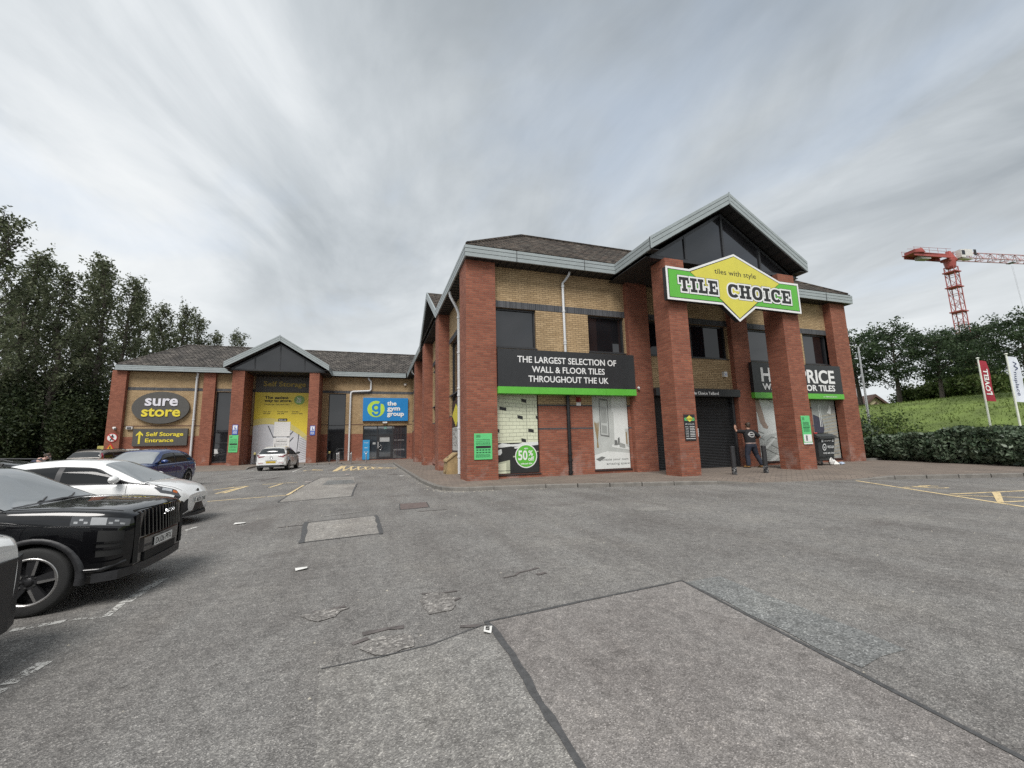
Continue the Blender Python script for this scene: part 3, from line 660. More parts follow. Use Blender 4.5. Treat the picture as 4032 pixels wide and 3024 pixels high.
# ---- the storage and gym building across the yard
B2 = thing('storage_building', 'long buff and red brick building with grey tiled roof behind the parked cars', 'storage building', (U*-7, U*34.75, 0))
G2 = fx(34.75)
h2 = [(-10.93,-9.0,-.80,4.24), (-3.43,-2.18,-.87,4.24), (-.86,2.53,-.97,1.72), (-8.44,-4.80,-1.03,5.4)]
mb = MB(); wall(mb, G2, -16.3, 2.96, 1.07, 5.57, h2); mb.build('buff_brick_wall', YEL, B2)
mb = MB(); wall(mb, G2, -16.3, 2.96, -1.02, 1.07, h2); mb.build('red_brick_plinth', RED, B2)
mb = MB(); fbox(mb, G2, -16.3, -10.93, 4.27, 4.47, -.012, .1); fbox(mb, G2, -10.93, 2.94, 4.27, 4.47, -.012, .08); mb.build('soldier_course', SOLDIER, B2)
mb = MB(); wall(mb, fx(34.735), -16.3, 2.94, 1.77, 1.82, [(a, b, -2, 9) for a, b, *_ in h2], .1); mb.build('brick_band', plain('dark_red_brick_band', (.11,.052,.040), .85), B2)
window(B2, G2, -10.93, -9.0, -.80, 4.24, trans=(1.35,.55), d=.12); window(B2, G2, -3.43, -2.18, -.87, 4.24, trans=(1.75,), d=.12)
pillar(B2, -16.9, -16.1, 34.45, 35.2, 5.57); pillar(B2, -11.68, -10.95, 34.5, 35.0, 5.57)
pillar(B2, -9.35, -8.62, 32.5, 34.7, 5.50); pillar(B2, -4.55, -3.89, 32.5, 34.7, 5.50)
mb = MB(); wall(mb, lambda a, z, d: p3(-16.6+d, a, z), 35.0, 39.6, -1.02, 5.57); wall(mb, lambda a, z, d: p3(a, 39.6-d, z), -16.6, 8.2, -1.02, 5.57); mb.build('rear_wall', RED, B2)
# roof
x0_, x1_, y0_, run = -16.68, 2.5, 34.2, 2.9; cx_, gy2, gw = -6.5, 31.95, 3.28
mb = MB()
plate(mb, [(x0_+.05,y0_+.05,e_), (xl+RI,y0_+.05,e_), (xl+RI,y0_+run,8.0), (x0_+run,y0_+run,8.0)], .10)
plate(mb, [(x0_+.05,y0_+2*run,e_), (x0_+.05,y0_+.05,e_), (x0_+run,y0_+run,8.0)], .10)
plate(mb, [(x0_+run,y0_+run,8.0), (xl+RI,y0_+run,8.0), (xl+RI,y0_+2*run,e_), (x0_+.05,y0_+2*run,e_)], .10)
plate(mb, [(cx_-gw+.03,gy2+.05,e_), (cx_,gy2+.05,8.0), (cx_,37.1,8.0), (cx_-gw+.03,34.26,e_)][::-1], .06)
plate(mb, [(cx_+gw-.03,gy2+.05,e_), (cx_,gy2+.05,8.0), (cx_,37.1,8.0), (cx_+gw-.03,34.26,e_)], .06)
rf2 = mb.build('roof', TILE2, B2)
rc = MB(); rc.tube([p3(x0_+run,y0_+run,8.09), p3(xl+RI,y0_+run,8.09)], .10, 8); rc.tube([p3(x0_+.1,y0_+.1,e_+.1), p3(x0_+run,y0_+run,8.09)], .09, 8); rc.build('ridge_tiles', TILE2, rf2)
mb = MB()
fascia(mb, (x0_,y0_,EV), (cx_-gw,y0_,EV), (0,-1,0)); fascia(mb, (cx_+gw,y0_,EV), (xl-.08,y0_,EV), (0,-1,0))
fascia(mb, (x0_,y0_+.055,EV), (x0_,y0_+2*run,EV), (-1,0,0))
fascia(mb, (cx_-gw,gy2+.055,EV), (cx_-gw,y0_-.012,EV), (-1,0,0)); fascia(mb, (cx_+gw,gy2+.055,EV), (cx_+gw,y0_-.012,EV), (1,0,0))
fascia(mb, (cx_-gw,gy2,EV), (cx_,gy2,7.6), (0,-1,0), h=.40); fascia(mb, (cx_+gw,gy2,EV), (cx_,gy2,7.6), (0,-1,0), h=.40)
mb.ubox(cx_-.03, cx_+.03, gy2-.022, gy2-.002, 7.58, 8.02)
mb.build('fascia', [FASCIA, GAP], B2)
mb = MB()
mb.ubox(x0_+.05, cx_-gw+.05, y0_+.05, 34.8, EV+.004, EV+.02); mb.ubox(cx_+gw-.05, 2.95, y0_+.05, 34.8, EV+.004, EV+.02)
mb.ubox(cx_-gw+.06, cx_+gw-.06, gy2+.5, 34.8, 5.47, 5.49); mb.ubox(cx_-gw+.06, cx_-gw+.35, gy2+.05, gy2+.5, EV+.004, EV+.02); mb.ubox(cx_+gw-.35, cx_+gw-.06, gy2+.05, gy2+.5, EV+.004, EV+.02)
for s_ in (-1, 1): plate(mb, [(cx_+s_*3.2,gy2+.05,EV+.05), (cx_+s_*3.2,gy2+.55,EV+.05), (cx_,gy2+.55,7.6), (cx_,gy2+.05,7.6)], .02)
soffit_lines(mb, fx(gy2), cx_-gw+.3, cx_+gw-.2, .3, .5, 2.7, 5.47)
mb.build('soffit', [SOFFIT, GAP], B2)
gl = MB(); gY = gy2+.5
for s_ in (-1, 1): gl.prism([p3(cx_+s_*3.0, gY, 5.60), p3(cx_, gY, 7.50), p3(cx_, gY, 7.38), p3(cx_+s_*2.8, gY, 5.60)], (0,.09,0))
gl.ubox(cx_-3.0, cx_+3.0, gY-.003, gY+.07, 5.50, 5.60)
for x in (cx_-1.55, cx_, cx_+1.6): gl.ubox(x-.04, x+.04, gY-.01, gY+.06, 5.6, 7.42-abs(x-cx_)*1.9/3.0)
g_ = gl.build('gable_glazing', FRAME, B2)
q_ = MB(); q_.prism([p3(cx_-2.9,gY+.03,5.58), p3(cx_+2.9,gY+.03,5.58), p3(cx_,gY+.03,7.42)], (0,.02,0)); q_.build('pane', GLASS, g_)
# glazed entrance
mb = MB(); t_ = .06
for a0, a1, z0, z1 in ((-.86,2.53,1.64,1.72), (-.86,2.53,-.97,-.90), (-.86,-.78,-.9,1.64), (2.45,2.53,-.9,1.64), (.20,.28,-.9,1.64), (1.38,1.46,-.9,1.64), (-.78,.20,.94,1.0), (.28,1.38,.94,1.02), (1.46,2.45,.98,1.03), (1.76,1.79,-.9,.98)):
    fbox(mb, G2, a0, a1, z0, z1, .10 if a1-a0 > .2 else .096, .19)
en = mb.build('entrance_screen', FRAME, B2)
q_ = MB(); fbox(q_, G2, -.8, 2.5, -.93, 1.68, .14, .155); q_.build('pane', ENTGLASS, en)
mb = MB()
for a0, a1, z0, z1 in ((.29,.40,-.9,.93), (1.27,1.37,-.9,.93), (.40,1.27,.82,.93), (.40,1.27,-.9,-.76)): fbox(mb, G2, a0, a1, z0, z1, .085, .13)
dr = mb.build('entrance_door', FRAME, B2)
hn = MB(); hn.tube([p3(.36,34.8,.02), p3(.30,34.77,.0), p3(.46,34.77,.04)], .02, 8)
hn.tube([p3(.46+.14*math.cos(a), 34.74, -.02+.2*math.sin(a)) for a in [R(100-k*22) for k in range(10)]], .022, 8); hn.ubox(.26, .36, 34.78, 34.84, -.1, .42); hn.build('handle', SILVER, dr)
mb = MB()
for a0, a1, z0, z1 in ((.42,1.18,.42,.84), (-.10,.12,.22,.38)): fbox(mb, G2, a0, a1, z0, z1, .132, .138)
mb.build('door_notice', plain('notice_grey', (.35,.36,.36), .5), dr)
mb = MB()
for k in range(8): fbox(mb, G2, 1.56+k*.10, 1.62+k*.10, .50, .56, .132, .136)
text(mb, 'welcome', G2(1.50,-.29,.134), U*.85, U*.16, bold=.0); mb.build('window_lettering', plain('frost_lettering', (.30,.29,.29), .6), en)
mb = MB(); fbox(mb, G2, .75, .95, 1.46, 1.62, .132, .137); mb.build('exit_sign', plain('exit_sign_mint', (.30,.62,.52), .5), en)
# pipes
drain(B2, [(-.54,34.5,5.54), (-.53,34.5,5.42), (-.36,34.55,5.26), (-.34,34.6,5.15), (-.34,34.6,4.66), (-.36,34.6,4.53), (-.50,34.6,4.47), (-1.66,34.6,4.40), (-1.8,34.6,4.34), (-1.84,34.6,4.18), (-1.84,34.6,-.98)], .07, None, ((-.3,-1.84,34.6), (1.5,-1.84,34.6)))
drain(B2, [(-12.05,34.5,5.55), (-12.06,34.52,5.4), (-12.12,34.62,5.2), (-12.12,34.62,-.98)], .075, None, ((5.2,-12.12,34.62), (2.2,-12.12,34.62)))
# ---------------------------------------------------------------- signs
def panel(par, x0, x1, y0, y1, z0, z1, mat, name='panel', bevel=0):
    mb = MB(); mb.ubox(x0, x1, y0, y1, z0, z1); return mb.build(name, mat, par, bevel=bevel)
def letters(par, rows, y, mat, name='lettering', depth=.004, bold=.0):
    """rows: (string, x0, x1, baseline z, capital height) in survey units"""
    mb = MB()
    for s, x0, x1, z, h in rows: text(mb, s, p3(x0, y, z), U*(x1-x0), U*h, depth=depth, bold=bold)
    return mb.build(name, mat, par)
# two long black boards over the shop windows
t = thing('fascia_sign', 'black board with green strip reading the largest selection of wall and floor tiles', 'shop sign', p3(5.8,11.46,1.48), group='black boards over the shop windows')
panel(t, 3.425, 8.17, 11.46, 11.79, 1.692, 2.84, SIGNBLK)
mb = MB()
for a, b in ((3.42,4.71), (4.715,5.90), (5.905,7.04), (7.045,8.175)): mb.ubox(a, b, 11.445, 11.79, 1.485, 1.688)
mb.build('green_strip', GREEN, t)
letters(t, [('THE LARGEST SELECTION OF', 4.04, 7.47, 2.44, .19), ('WALL & FLOOR TILES', 4.50, 7.02, 2.145, .185), ('THROUGHOUT THE UK', 4.38, 7.145, 1.85, .185)], 11.457, WHITE, depth=.012, bold=.012)
mb = MB()
for x in (3.5, 3.9, 4.3, 4.7, 5.1, 5.5, 5.9, 6.3, 6.7, 7.1, 7.5, 8.1):
    for z in (2.79, 1.74): mb.lathe([(0,-.012), (.016,-.008), (.018,0)], p3(x, 11.46, z), 'y', 8)
mb.build('bolts', BLKPLASTIC, t)
t = thing('fascia_sign', 'black board with green strip reading half price wall and floor tiles', 'shop sign', p3(15.6,11.46,1.48), group='black boards over the shop windows')
panel(t, 13.32, 18.06, 11.46, 11.79, 1.692, 2.84, SIGNBLK)
mb = MB()
for a, b in ((13.315,14.5), (14.505,15.7), (15.705,16.9), (16.905,18.065)): mb.ubox(a, b, 11.445, 11.79, 1.485, 1.688)
mb.build('green_strip', GREEN, t)
letters(t, [('HALF PRICE', 13.72, 17.65, 2.12, .50), ('WALL & FLOOR TILES', 13.73, 17.6, 1.80, .225)], 11.457, WHITE, depth=.012, bold=.024)
letters(t, [('on Selected Items', 16.87, 17.63, 1.55, .055)], 11.443, WHITE)
# big diamond sign on the gable pillars
SG = 9.35
k_ = 1.0275
t = thing('gable_sign', 'big green sign with yellow diamond and slab letters on the gable pillars', 'shop sign', p3(10.6,SG,3.55))
OUT = [(7.962,5.066), (8.81,5.055), (10.61,5.765), (12.45,5.055), (13.28,5.06), (13.285,4.03), (11.295,4.047), (10.595,3.56), (9.97,4.05), (7.96,4.045)]
def inset(poly, d):
    n = len(poly); o = []
    for i in range(n):
        p, a, b = Vector(poly[i]), Vector(poly[i-1]), Vector(poly[(i+1) % n])
        e1 = (p-a).normalized(); e2 = (b-p).normalized(); n1 = Vector((e1.y,-e1.x)); n2 = Vector((e2.y,-e2.x))
        m = (n1+n2).normalized(); o.append(p+m*(d/max(.3, m.dot(n1))))
    return o
def flat(mb, poly, y, d=.002, mi=0): return mb.prism([p3(x, y, z) for x, z in poly], (0, -d, 0), mi)
mb = MB(); flat(mb, inset(OUT, .012), SG+.165, U*.15); mb.build('sign_box', SIGNBLK, t)
mb = MB(); flat(mb, OUT, SG+.012, U*.012); mb.build('white_border', WHITE, t)
mb = MB(); flat(mb, inset(OUT, .065), SG, .002); mb.build('black_line', PRINT, t)
I2 = inset(OUT, .085)
mb = MB(); flat(mb, I2, SG-.002, .002); mb.build('green_panel', GREEN, t)
dL, dR = Vector(I2[1]), Vector(I2[3])
mb = MB(); flat(mb, [I2[1], I2[2], I2[3], I2[6], I2[7], I2[8]], SG-.004, .0014); mb.build('diamond_line', PRINT, t)
dia = [Vector(I2[1])+Vector((.02,.0)), Vector(I2[2]), Vector(I2[3])+Vector((-.02,0)), Vector(I2[6])+Vector((-.022,.012)), Vector(I2[7]), Vector(I2[8])+Vector((.022,.012))]
mb = MB(); flat(mb, dia, SG-.0052, .0015); mb.build('yellow_diamond', YELLOW, t)
SLAB = {'T': (.92, [(0,.78,.92,1), (0,.58,.17,.79), (.75,.58,.92,.79), (.32,.1,.60,.9), (.2,0,.72,.2)], None),
        'I': (.62, [(.17,.1,.45,.9), (0,0,.62,.2), (0,.8,.62,1)], None),
        'L': (.86, [(.13,.1,.41,.9), (0,.8,.54,1), (0,0,.86,.2), (.68,.1,.86,.44)], None),
        'E': (.90, [(.13,.1,.41,.9), (0,.8,.9,1), (.73,.58,.9,.9), (.35,.42,.6,.58), (.55,.34,.66,.66), (0,0,.9,.2), (.73,.1,.9,.42)], None),
        'H': (1.06, [(.13,.1,.40,.9), (.66,.1,.93,.9), (0,0,.5,.2), (.56,0,1.06,.2), (0,.8,.5,1), (.56,.8,1.06,1), (.3,.41,.76,.59)], None),
        'O': (.98, [], (.49, .5, .49, .5, .20, .29, 0, 360)), 'C': (.92, [(.70,.62,.90,.96)], (.49, .5, .49, .5, .20, .29, 42, 322))}
def slab(mb, word, x0, x1, z0, h, y, grow, th):
    gap = .10; tot = sum(SLAB[c][0] for c in word)+gap*(len(word)-1); kx = (x1-x0)/tot; x = x0; j = 0
    for c in word:
        wd, rects, ring = SLAB[c]
        for r_2 in rects:
            a, b, c2, d2 = r_2; e = .0004*j; j += 1
            mb.prism([p3(x+a*kx-grow, y, z0+b*h-grow), p3(x+c2*kx+grow, y, z0+b*h-grow), p3(x+c2*kx+grow, y, z0+d2*h+grow), p3(x+a*kx-grow, y, z0+d2*h+grow)], (0,-th-e,0))
        if ring:
            cx, cz, rx, rz, ix, iz, a0, a1 = ring; n = 28; go = []; gi = []
            da = math.degrees(grow/(h*.5)) if a1 < 360 else 0
            for k in range(n+1):
                a = R(a0-da+(a1-a0+2*da)*k/n); co, si = math.cos(a), math.sin(a)
                f = lambda v: math.copysign(abs(v)**.8, v)
                go.append((x+(cx+rx*f(co))*kx+grow*co, z0+(cz+rz*f(si))*h+grow*si)); gi.append((x+(cx+ix*f(co))*kx-grow*co, z0+(cz+iz*f(si))*h-grow*si))
            e = .0004*j; j += 1
            for k in range(n):
                q4_ = [p3(go[k][0], y, go[k][1]), p3(go[k+1][0], y, go[k+1][1]), p3(gi[k+1][0], y, gi[k+1][1]), p3(gi[k][0], y, gi[k][1])]; mb.prism(q4_, (0,-th-e,0))
        x += (wd+gap)*kx
for nm, gr_, dy, mt in (('letter_outline', .062, .0068, PRINT), ('letter_border', .050, .0092, WHITE), ('slab_lettering', .0, .0118, PRINT)):
    for wd_, xa_, xb_, za_ in (('TILE', 8.40, 9.83, 4.335), ('CHOICE', 10.23, 12.85, 4.315)): mb = MB(); slab(mb, wd_, xa_, xb_, za_, .44, SG-dy/U, gr_, .001); mb.build(nm, mt, t)
letters(t, [('tiles with style', 9.77, 11.44, 5.03, .165)], SG-.0055, PRINT, depth=.002, bold=.006)

# window posters (printed vinyl behind the shop windows' glass line)
CREAM = plain('print_cream_tile', (.62, .64, .48), .4, var=.08, vs=2); CREAM2 = plain('print_cream_shadow', (.40, .42, .31), .4); GROUT = plain('print_grout', (.30, .31, .24), .4)
PGREY = plain('print_grey', (.16, .165, .16), .45, var=.2); PLGREY = plain('print_light_grey', (.46, .48, .46), .45, var=.12, vs=2); PWHITE = plain('print_white', (.66, .68, .66), .4, var=.06, vs=2); PMID = plain('print_mid_grey', (.30, .315, .30), .45, var=.15)
STRAW = plain('print_straw', (.27, .20, .11), .5); SKINP = plain('print_skin', (.36, .27, .22), .5, var=.15); WOODP = plain('print_wood', (.33, .31, .25), .5, var=.35, vs=4); NAVYP = plain('print_navy', (.045, .045, .07), .5)
def pquad(mb, x0, x1, z0, z1, y, mi=0): mb.quad(p3(x0,y,z0), p3(x1,y,z0), p3(x1,y,z1), p3(x0,y,z1), mi)
def ppoly(mb, pts, y, mi=0): mb.add([p3(x,y,z) for x, z in pts], [list(range(len(pts)))], mi)
def poster(label, x0, x1, z0, z1, bgm, cat='window poster'):
    t = thing('window_poster', label, cat, p3((x0+x1)/2, 11.84, z0), group='printed posters filling the shop windows')
    panel(t, x0, x1, 11.836, 11.846, z0, z1, bgm, 'backing_sheet'); return t
Yp = 11.8335
# kitchen tiles
t = poster('poster of cream and black metro tiles with a green fifty percent roundel', 3.43, 4.78, -.86, 1.50, CREAM)
mb = MB(); c0 = 4.43; q = random.Random(3)
rows_ = 15; 
for i in range(rows_):
    zl = 1.50-i*.098-.0; 
    def zrow(x, i=i):   # courses fall towards the corner, then run on
        s = (i-11)/11.0; return (1.52-i*.107) + ((c0-x)*(-.13*s-.02) if x < c0 else (x-c0)*(-.10*s-.02))*(1)
    for a, b in ((3.43,c0), (c0,4.78)):
        ppoly(mb, [(a, zrow(a)-.004), (b, zrow(b)-.004), (b, zrow(b)+.006), (a, zrow(a)+.006)], Yp, 0)
    xx = 3.43+(.0 if i % 2 else .11)
    while xx < 4.76:
        if zrow(xx) < 1.46 and zrow(xx)-.1 > .05: ppoly(mb, [(xx-.004, zrow(xx)-.103), (xx+.004, zrow(xx)-.103), (xx+.004, zrow(xx)), (xx-.004, zrow(xx))], Yp-.0006, 0)
        xx += .22 if xx < c0 else .17
pquad(mb, c0-.006, c0+.006, .06, 1.50, Yp-.0012, 0); mb.build('tile_joints', GROUT, t)
mb = MB()
for x, z, w_ in ((4.27,1.28,.16), (3.56,1.03,.22), (4.13,.77,.17), (3.43,.375,.12), (4.47,.36,.18), (4.24,.07,.15), (4.73,.77,.05)): ppoly(mb, [(x, z), (x+w_, z-.035), (x+w_, z+.065), (x, z+.10)], Yp-.0020)
mb.build('black_tiles', PRINT, t)
mb = MB(); pquad(mb, 3.43, 4.78, -.86, .035, Yp-.0004); mb.build('worktop_shadow', PRINT, t)
mb = MB(); ppoly(mb, [(3.45,-.04), (3.62,.03), (3.9,-.01), (4.15,.0), (4.3,.04), (4.78,.05), (4.78,-.04), (4.5,-.07), (4.2,-.09), (3.9,-.07), (3.6,-.1), (3.45,-.09)], Yp-.0012)
ppoly(mb, [(3.43,-.2), (3.6,-.14), (3.62,-.26), (3.56,-.32), (3.43,-.33)], Yp-.0014); ppoly(mb, [(4.0,-.10), (4.2,-.08), (4.18,-.13), (4.02,-.14)], Yp-.0018); mb.build('pan_highlights', PWHITE, t)
mb = MB(); ppoly(mb, [(3.43,-.55), (3.86,-.47), (3.86,-.86), (3.43,-.86)], Yp-.0012); ppoly(mb, [(3.96,-.36), (4.2,-.33), (4.2,-.36), (3.96,-.40)], Yp-.0013); ppoly(mb, [(4.55,-.27), (4.78,-.22), (4.78,-.25), (4.55,-.31)], Yp-.0014); mb.build('cabinet_door', CREAM2, t)
mb = MB(); ppoly(mb, [(3.43,-.60), (3.74,-.55), (3.74,-.86), (3.43,-.86)], Yp-.0017); mb.build('drawer_front', CREAM, t)
mb = MB(); ppoly(mb, [(3.44,-.50), (3.54,-.44), (3.63,-.47), (3.56,-.51)], Yp-.0024); pquad(mb, 3.43, 4.0, -.79, -.775, Yp-.0026); mb.build('drawer_handle', PRINT, t)
ro = thing('sale_sticker', 'round green sticker with white rim reading upto 50% off selected tiles', 'sale sticker', p3(4.38, Yp-.003, -.73))
disc = lambda mb, cx, cz, r, y, rz=None, n=40, mi=0: ppoly(mb, [(cx+r*math.cos(6.2832*k/n), cz+(rz or r)*math.sin(6.2832*k/n)) for k in range(n)], y, mi)
def cyl(mb, cx, cz, r, y0, y1, rz=None, n=40): mb.prism([p3(cx+r*math.cos(6.2832*k/n), y0, cz+(rz or r)*math.sin(6.2832*k/n)) for k in range(n)], (0, U*(y1-y0), 0))
mb = MB(); cyl(mb, 4.38, -.37, .355, Yp-.0035, Yp-.005); mb.build('rim', WHITE, ro)
mb = MB(); cyl(mb, 4.38, -.37, .325, Yp-.005, Yp-.0062); mb.build('disc', GREEN, ro)
letters(ro, [('50', 4.12, 4.42, -.48, .27), ('%', 4.45, 4.60, -.36, .15), ('off', 4.44, 4.63, -.51, .115), ('upto', 4.32, 4.44, -.16, .05), ('selected tiles', 4.20, 4.57, -.615, .048)], Yp-.0064, WHITE, bold=.025, depth=.001)
# bathroom
t = poster('pale bathroom poster with the words create your own amazing space', 6.72, 8.03, -.86, 1.50, PLGREY)
mb = MB(); ppoly(mb, [(7.38,-.18), (8.03,-.28), (8.03,1.5), (7.45,1.5)], Yp-.0004); ppoly(mb, [(6.72,-.86), (8.03,-.86), (8.03,-.38), (7.2,-.30), (6.72,-.42)], Yp-.0006); mb.build('white_walls', PWHITE, t)
mb = MB(); ppoly(mb, [(6.97,.20), (7.30,.15), (7.30,1.38), (6.97,1.42)], Yp-.0010); ppoly(mb, [(7.46,-.12), (7.6,-.12), (7.58,.05), (7.45,.05)], Yp-.0012); ppoly(mb, [(7.60,-.10), (7.68,-.12), (7.68,.14), (7.61,.12)], Yp-.0014); ppoly(mb, [(6.76,-.55), (6.98,-.46), (7.12,-.50), (6.9,-.62)], Yp-.0015); mb.build('towel_rail', PGREY, t)
mb = MB(); ppoly(mb, [(7.0,.24), (7.27,.2), (7.27,1.33), (7.0,1.37)], Yp-.0016); ppoly(mb, [(7.36,1.0), (7.50,.98), (7.48,-.1), (7.38,-.08)], Yp-.0017); ppoly(mb, [(7.9,.42), (8.03,.41), (8.03,-.2), (7.92,-.16)], Yp-.0018); mb.build('mirror_panels', PLGREY, t)
mb = MB(); ppoly(mb, [(7.02,.62), (7.24,.6), (7.24,1.12), (7.02,1.16)], Yp-.0022); ppoly(mb, [(7.03,.28), (7.22,.26), (7.22,.52), (7.03,.54)], Yp-.0022); ppoly(mb, [(7.66,-.02), (7.88,-.1), (7.88,-.22), (7.66,-.18)], Yp-.0022); mb.build('hung_towels', PMID, t)
mb = MB()
for dx in (-.06, -.03, 0, .03, .06): ppoly(mb, [(6.84,.0), (6.86,.0), (6.87+dx*1.4,.62+abs(dx)), (6.84+dx*1.4,.60)], Yp-.0026-abs(dx)*.004)
ppoly(mb, [(6.81,-.18), (6.89,-.18), (6.87,.02), (6.83,.02)], Yp-.0030); ppoly(mb, [(7.92,.30), (7.97,.32), (7.97,-.10), (7.92,-.08)], Yp-.0030); mb.build('dried_grass', STRAW, t)
letters(t, [('create your own', 6.98, 7.96, -.60, .075), ('amazing space', 7.14, 8.0, -.735, .075)], Yp-.0034, PGREY, depth=.0005)
# foot on a stencil-cut floor
t = poster('poster of a bare foot on stone and wire mesh behind the man', 13.60, 14.90, -.86, 1.46, PWHITE)
mb = MB(); ppoly(mb, [(13.60,-.86), (14.9,-.86), (14.9,.25), (13.60,.0)], Yp-.0004); mb.build('mesh_floor', PLGREY, t)
mb = MB(); ppoly(mb, [(13.62,1.46), (13.92,1.46), (14.05,.98), (14.12,.62), (14.26,.42), (14.20,.34), (14.0,.40), (13.86,.60), (13.78,.95), (13.64,1.15)], Yp-.0012); mb.build('foot', SKINP, t)
mb = MB()
for i in range(15): x = 13.60+i*.088; ppoly(mb, [(x,-.86), (x+.008,-.86), (x+.108,-.15), (x+.10,-.15)], Yp-.0016)
for i in range(9): z = -.83+i*.08; ppoly(mb, [(13.60,z), (14.9,z+.05), (14.9,z+.058), (13.60,z+.008)], Yp-.0020)
for pts in ([(14.2,1.5),(14.9,1.25)], [(13.62,.30),(14.0,.18)], [(13.62,.1),(13.98,-.05)], [(14.3,-.25),(14.9,-.5)], [(13.9,-.35),(14.9,-.75)], [(13.7,-.1),(13.95,.12)], [(14.1,-.1),(14.35,.05)], [(14.35,.05),(14.6,-.02)]):
    a, b = Vector(pts[0]), Vector(pts[1]); n = Vector((-(b-a).y, (b-a).x)).normalized()*.012; ppoly(mb, [a-n, b-n, b+n, a+n], Yp-.0026-.0001*len(mb.v))
mb.build('mesh_wires', PMID, t)
mb = MB()
for pts in ([(13.6,-.62),(14.6,.1),(14.6,.0),(13.6,-.75)], [(14.1,-.86),(14.9,-.42),(14.9,-.56),(14.35,-.86)]): ppoly(mb, pts, Yp-.0040-.0004*len(mb.v))
mb.build('pale_bands', PWHITE, t)
# wooden floor
t = poster('poster of a grey plank floor partly hidden by the wheeled bin', 16.66, 18.0, -.86, 1.48, PMID)
mb = MB(); q = random.Random(9)
for i in range(13): z = -.86+i*.135; ppoly(mb, [(17.0+q.uniform(-.2,.2),z), (18.0,z+.14), (18.0,z+.19), (16.9+q.uniform(-.2,.2),z+.05)], Yp-.0006-i*.0001)
mb.build('planks', WOODP, t)
mb = MB(); ppoly(mb, [(16.68,.2), (17.1,.0), (17.25,.3), (17.2,.7), (16.95,.82), (16.7,.9)], Yp-.0024); mb.build('dark_chair', NAVYP, t)
mb = MB(); ppoly(mb, [(17.5,.95), (17.72,.9), (17.78,1.15), (17.7,1.3), (17.6,1.05)], Yp-.0026); pquad(mb, 17.05, 17.09, .4, 1.3, Yp-.0028); pquad(mb, 17.14, 17.17, .4, 1.3, Yp-.0028); mb.build('white_stool', PWHITE, t)
letters(t, [('tiles', 17.62, 17.92, -.70, .085)], Yp-.0034, PGREY, depth=.0005)
# advert in the side window, paper notice on the shutter, opening-hours plate
t = thing('window_advert', 'narrow black advert with a yellow diamond in the side wall window', 'window advert', p3(3.0, 15.9, -.3))
mb = MB(); fbox(mb, S, 15.06, 16.74, -.75, 1.70, .06, .075); mb.build('panel', SIGNBLK, t)
mb = MB(); mb.prism([p3(3.0082, y, z) for y, z in ((15.1,1.2), (15.9,1.62), (16.7,1.2), (15.9,.72))], (.002,0,0)); mb.build('diamond', YELLOW, t)
mb = MB(); fbox(mb, S, 15.15, 16.65, -.2, .7, .056, .059); mb.build('photo', PLGREY, t)
mb = MB(); q = random.Random(2)
for i in range(40): y = q.uniform(15.2,16.5); z = q.uniform(-.15,.62); fbox(mb, S, y, y+.09, z, z+.05, .053+i*.00002, .055)
for i in range(5): fbox(mb, S, 15.15, 16.65, -.7+i*.1, -.65+i*.1, .054, .058)
mb.build('print', PGREY, t)
t = thing('opening_hours_sign', 'black plate listing opening hours under a small yellow and green badge', 'opening hours sign', p3(8.55, 9.53, -.05))
x0, x1, z0, z1 = 8.33, 8.71, -.02, .72
panel(t, x0, x1, 9.53, 9.548, z0, z1, SIGNBLK)
mb = MB(); mb.ubox(x0+.02, x1-.02, 9.5275, 9.53, .545, .625); mb.build('green_band', LIME, t)
mb = MB(); mb.prism([p3(x, 9.527, z) for x, z in ((x0+.06,.60), (8.52,.695), (x1-.06,.60), (8.52,.505))], (0,-.001,0)); mb.build('diamond', YELLOW, t)
letters(t, [('TILE CHOICE', x0+.04, x1-.04, .57, .035)], 9.525, PRINT, 'badge_lettering', depth=.0005, bold=.03)
mb = MB(); text(mb, 'OPEN 7 DAYS A WEEK', p3(x0+.03, 9.5295, .43), U*.31, U*.03)
for k, dname in enumerate(('Monday', 'Tuesday', 'Wednesday', 'Thursday', 'Friday', 'Saturday', 'Sunday')):
    z = .36-k*.046; text(mb, dname, p3(x0+.03, 9.5295, z), U*.10, U*.025); lines_of_print(mb, p3(x0+.18, 9.5293, z), U*.17, U*.032, 1, seed=k)
lines_of_print(mb, p3(x0+.03, 9.5293, .02), U*.32, U*.035, 1, seed=12); mb.build('lettering', WHITE, t)
t = tag(MB().ubox(10.77, 10.90, 11.80, 11.808, .11, .40).ubox(10.785, 10.885, 11.797, 11.80, .15, .26, 1).build('paper_notice', [WHITE, PLGREY]), 'white paper notice taped to the black roller shutter', 'paper notice')
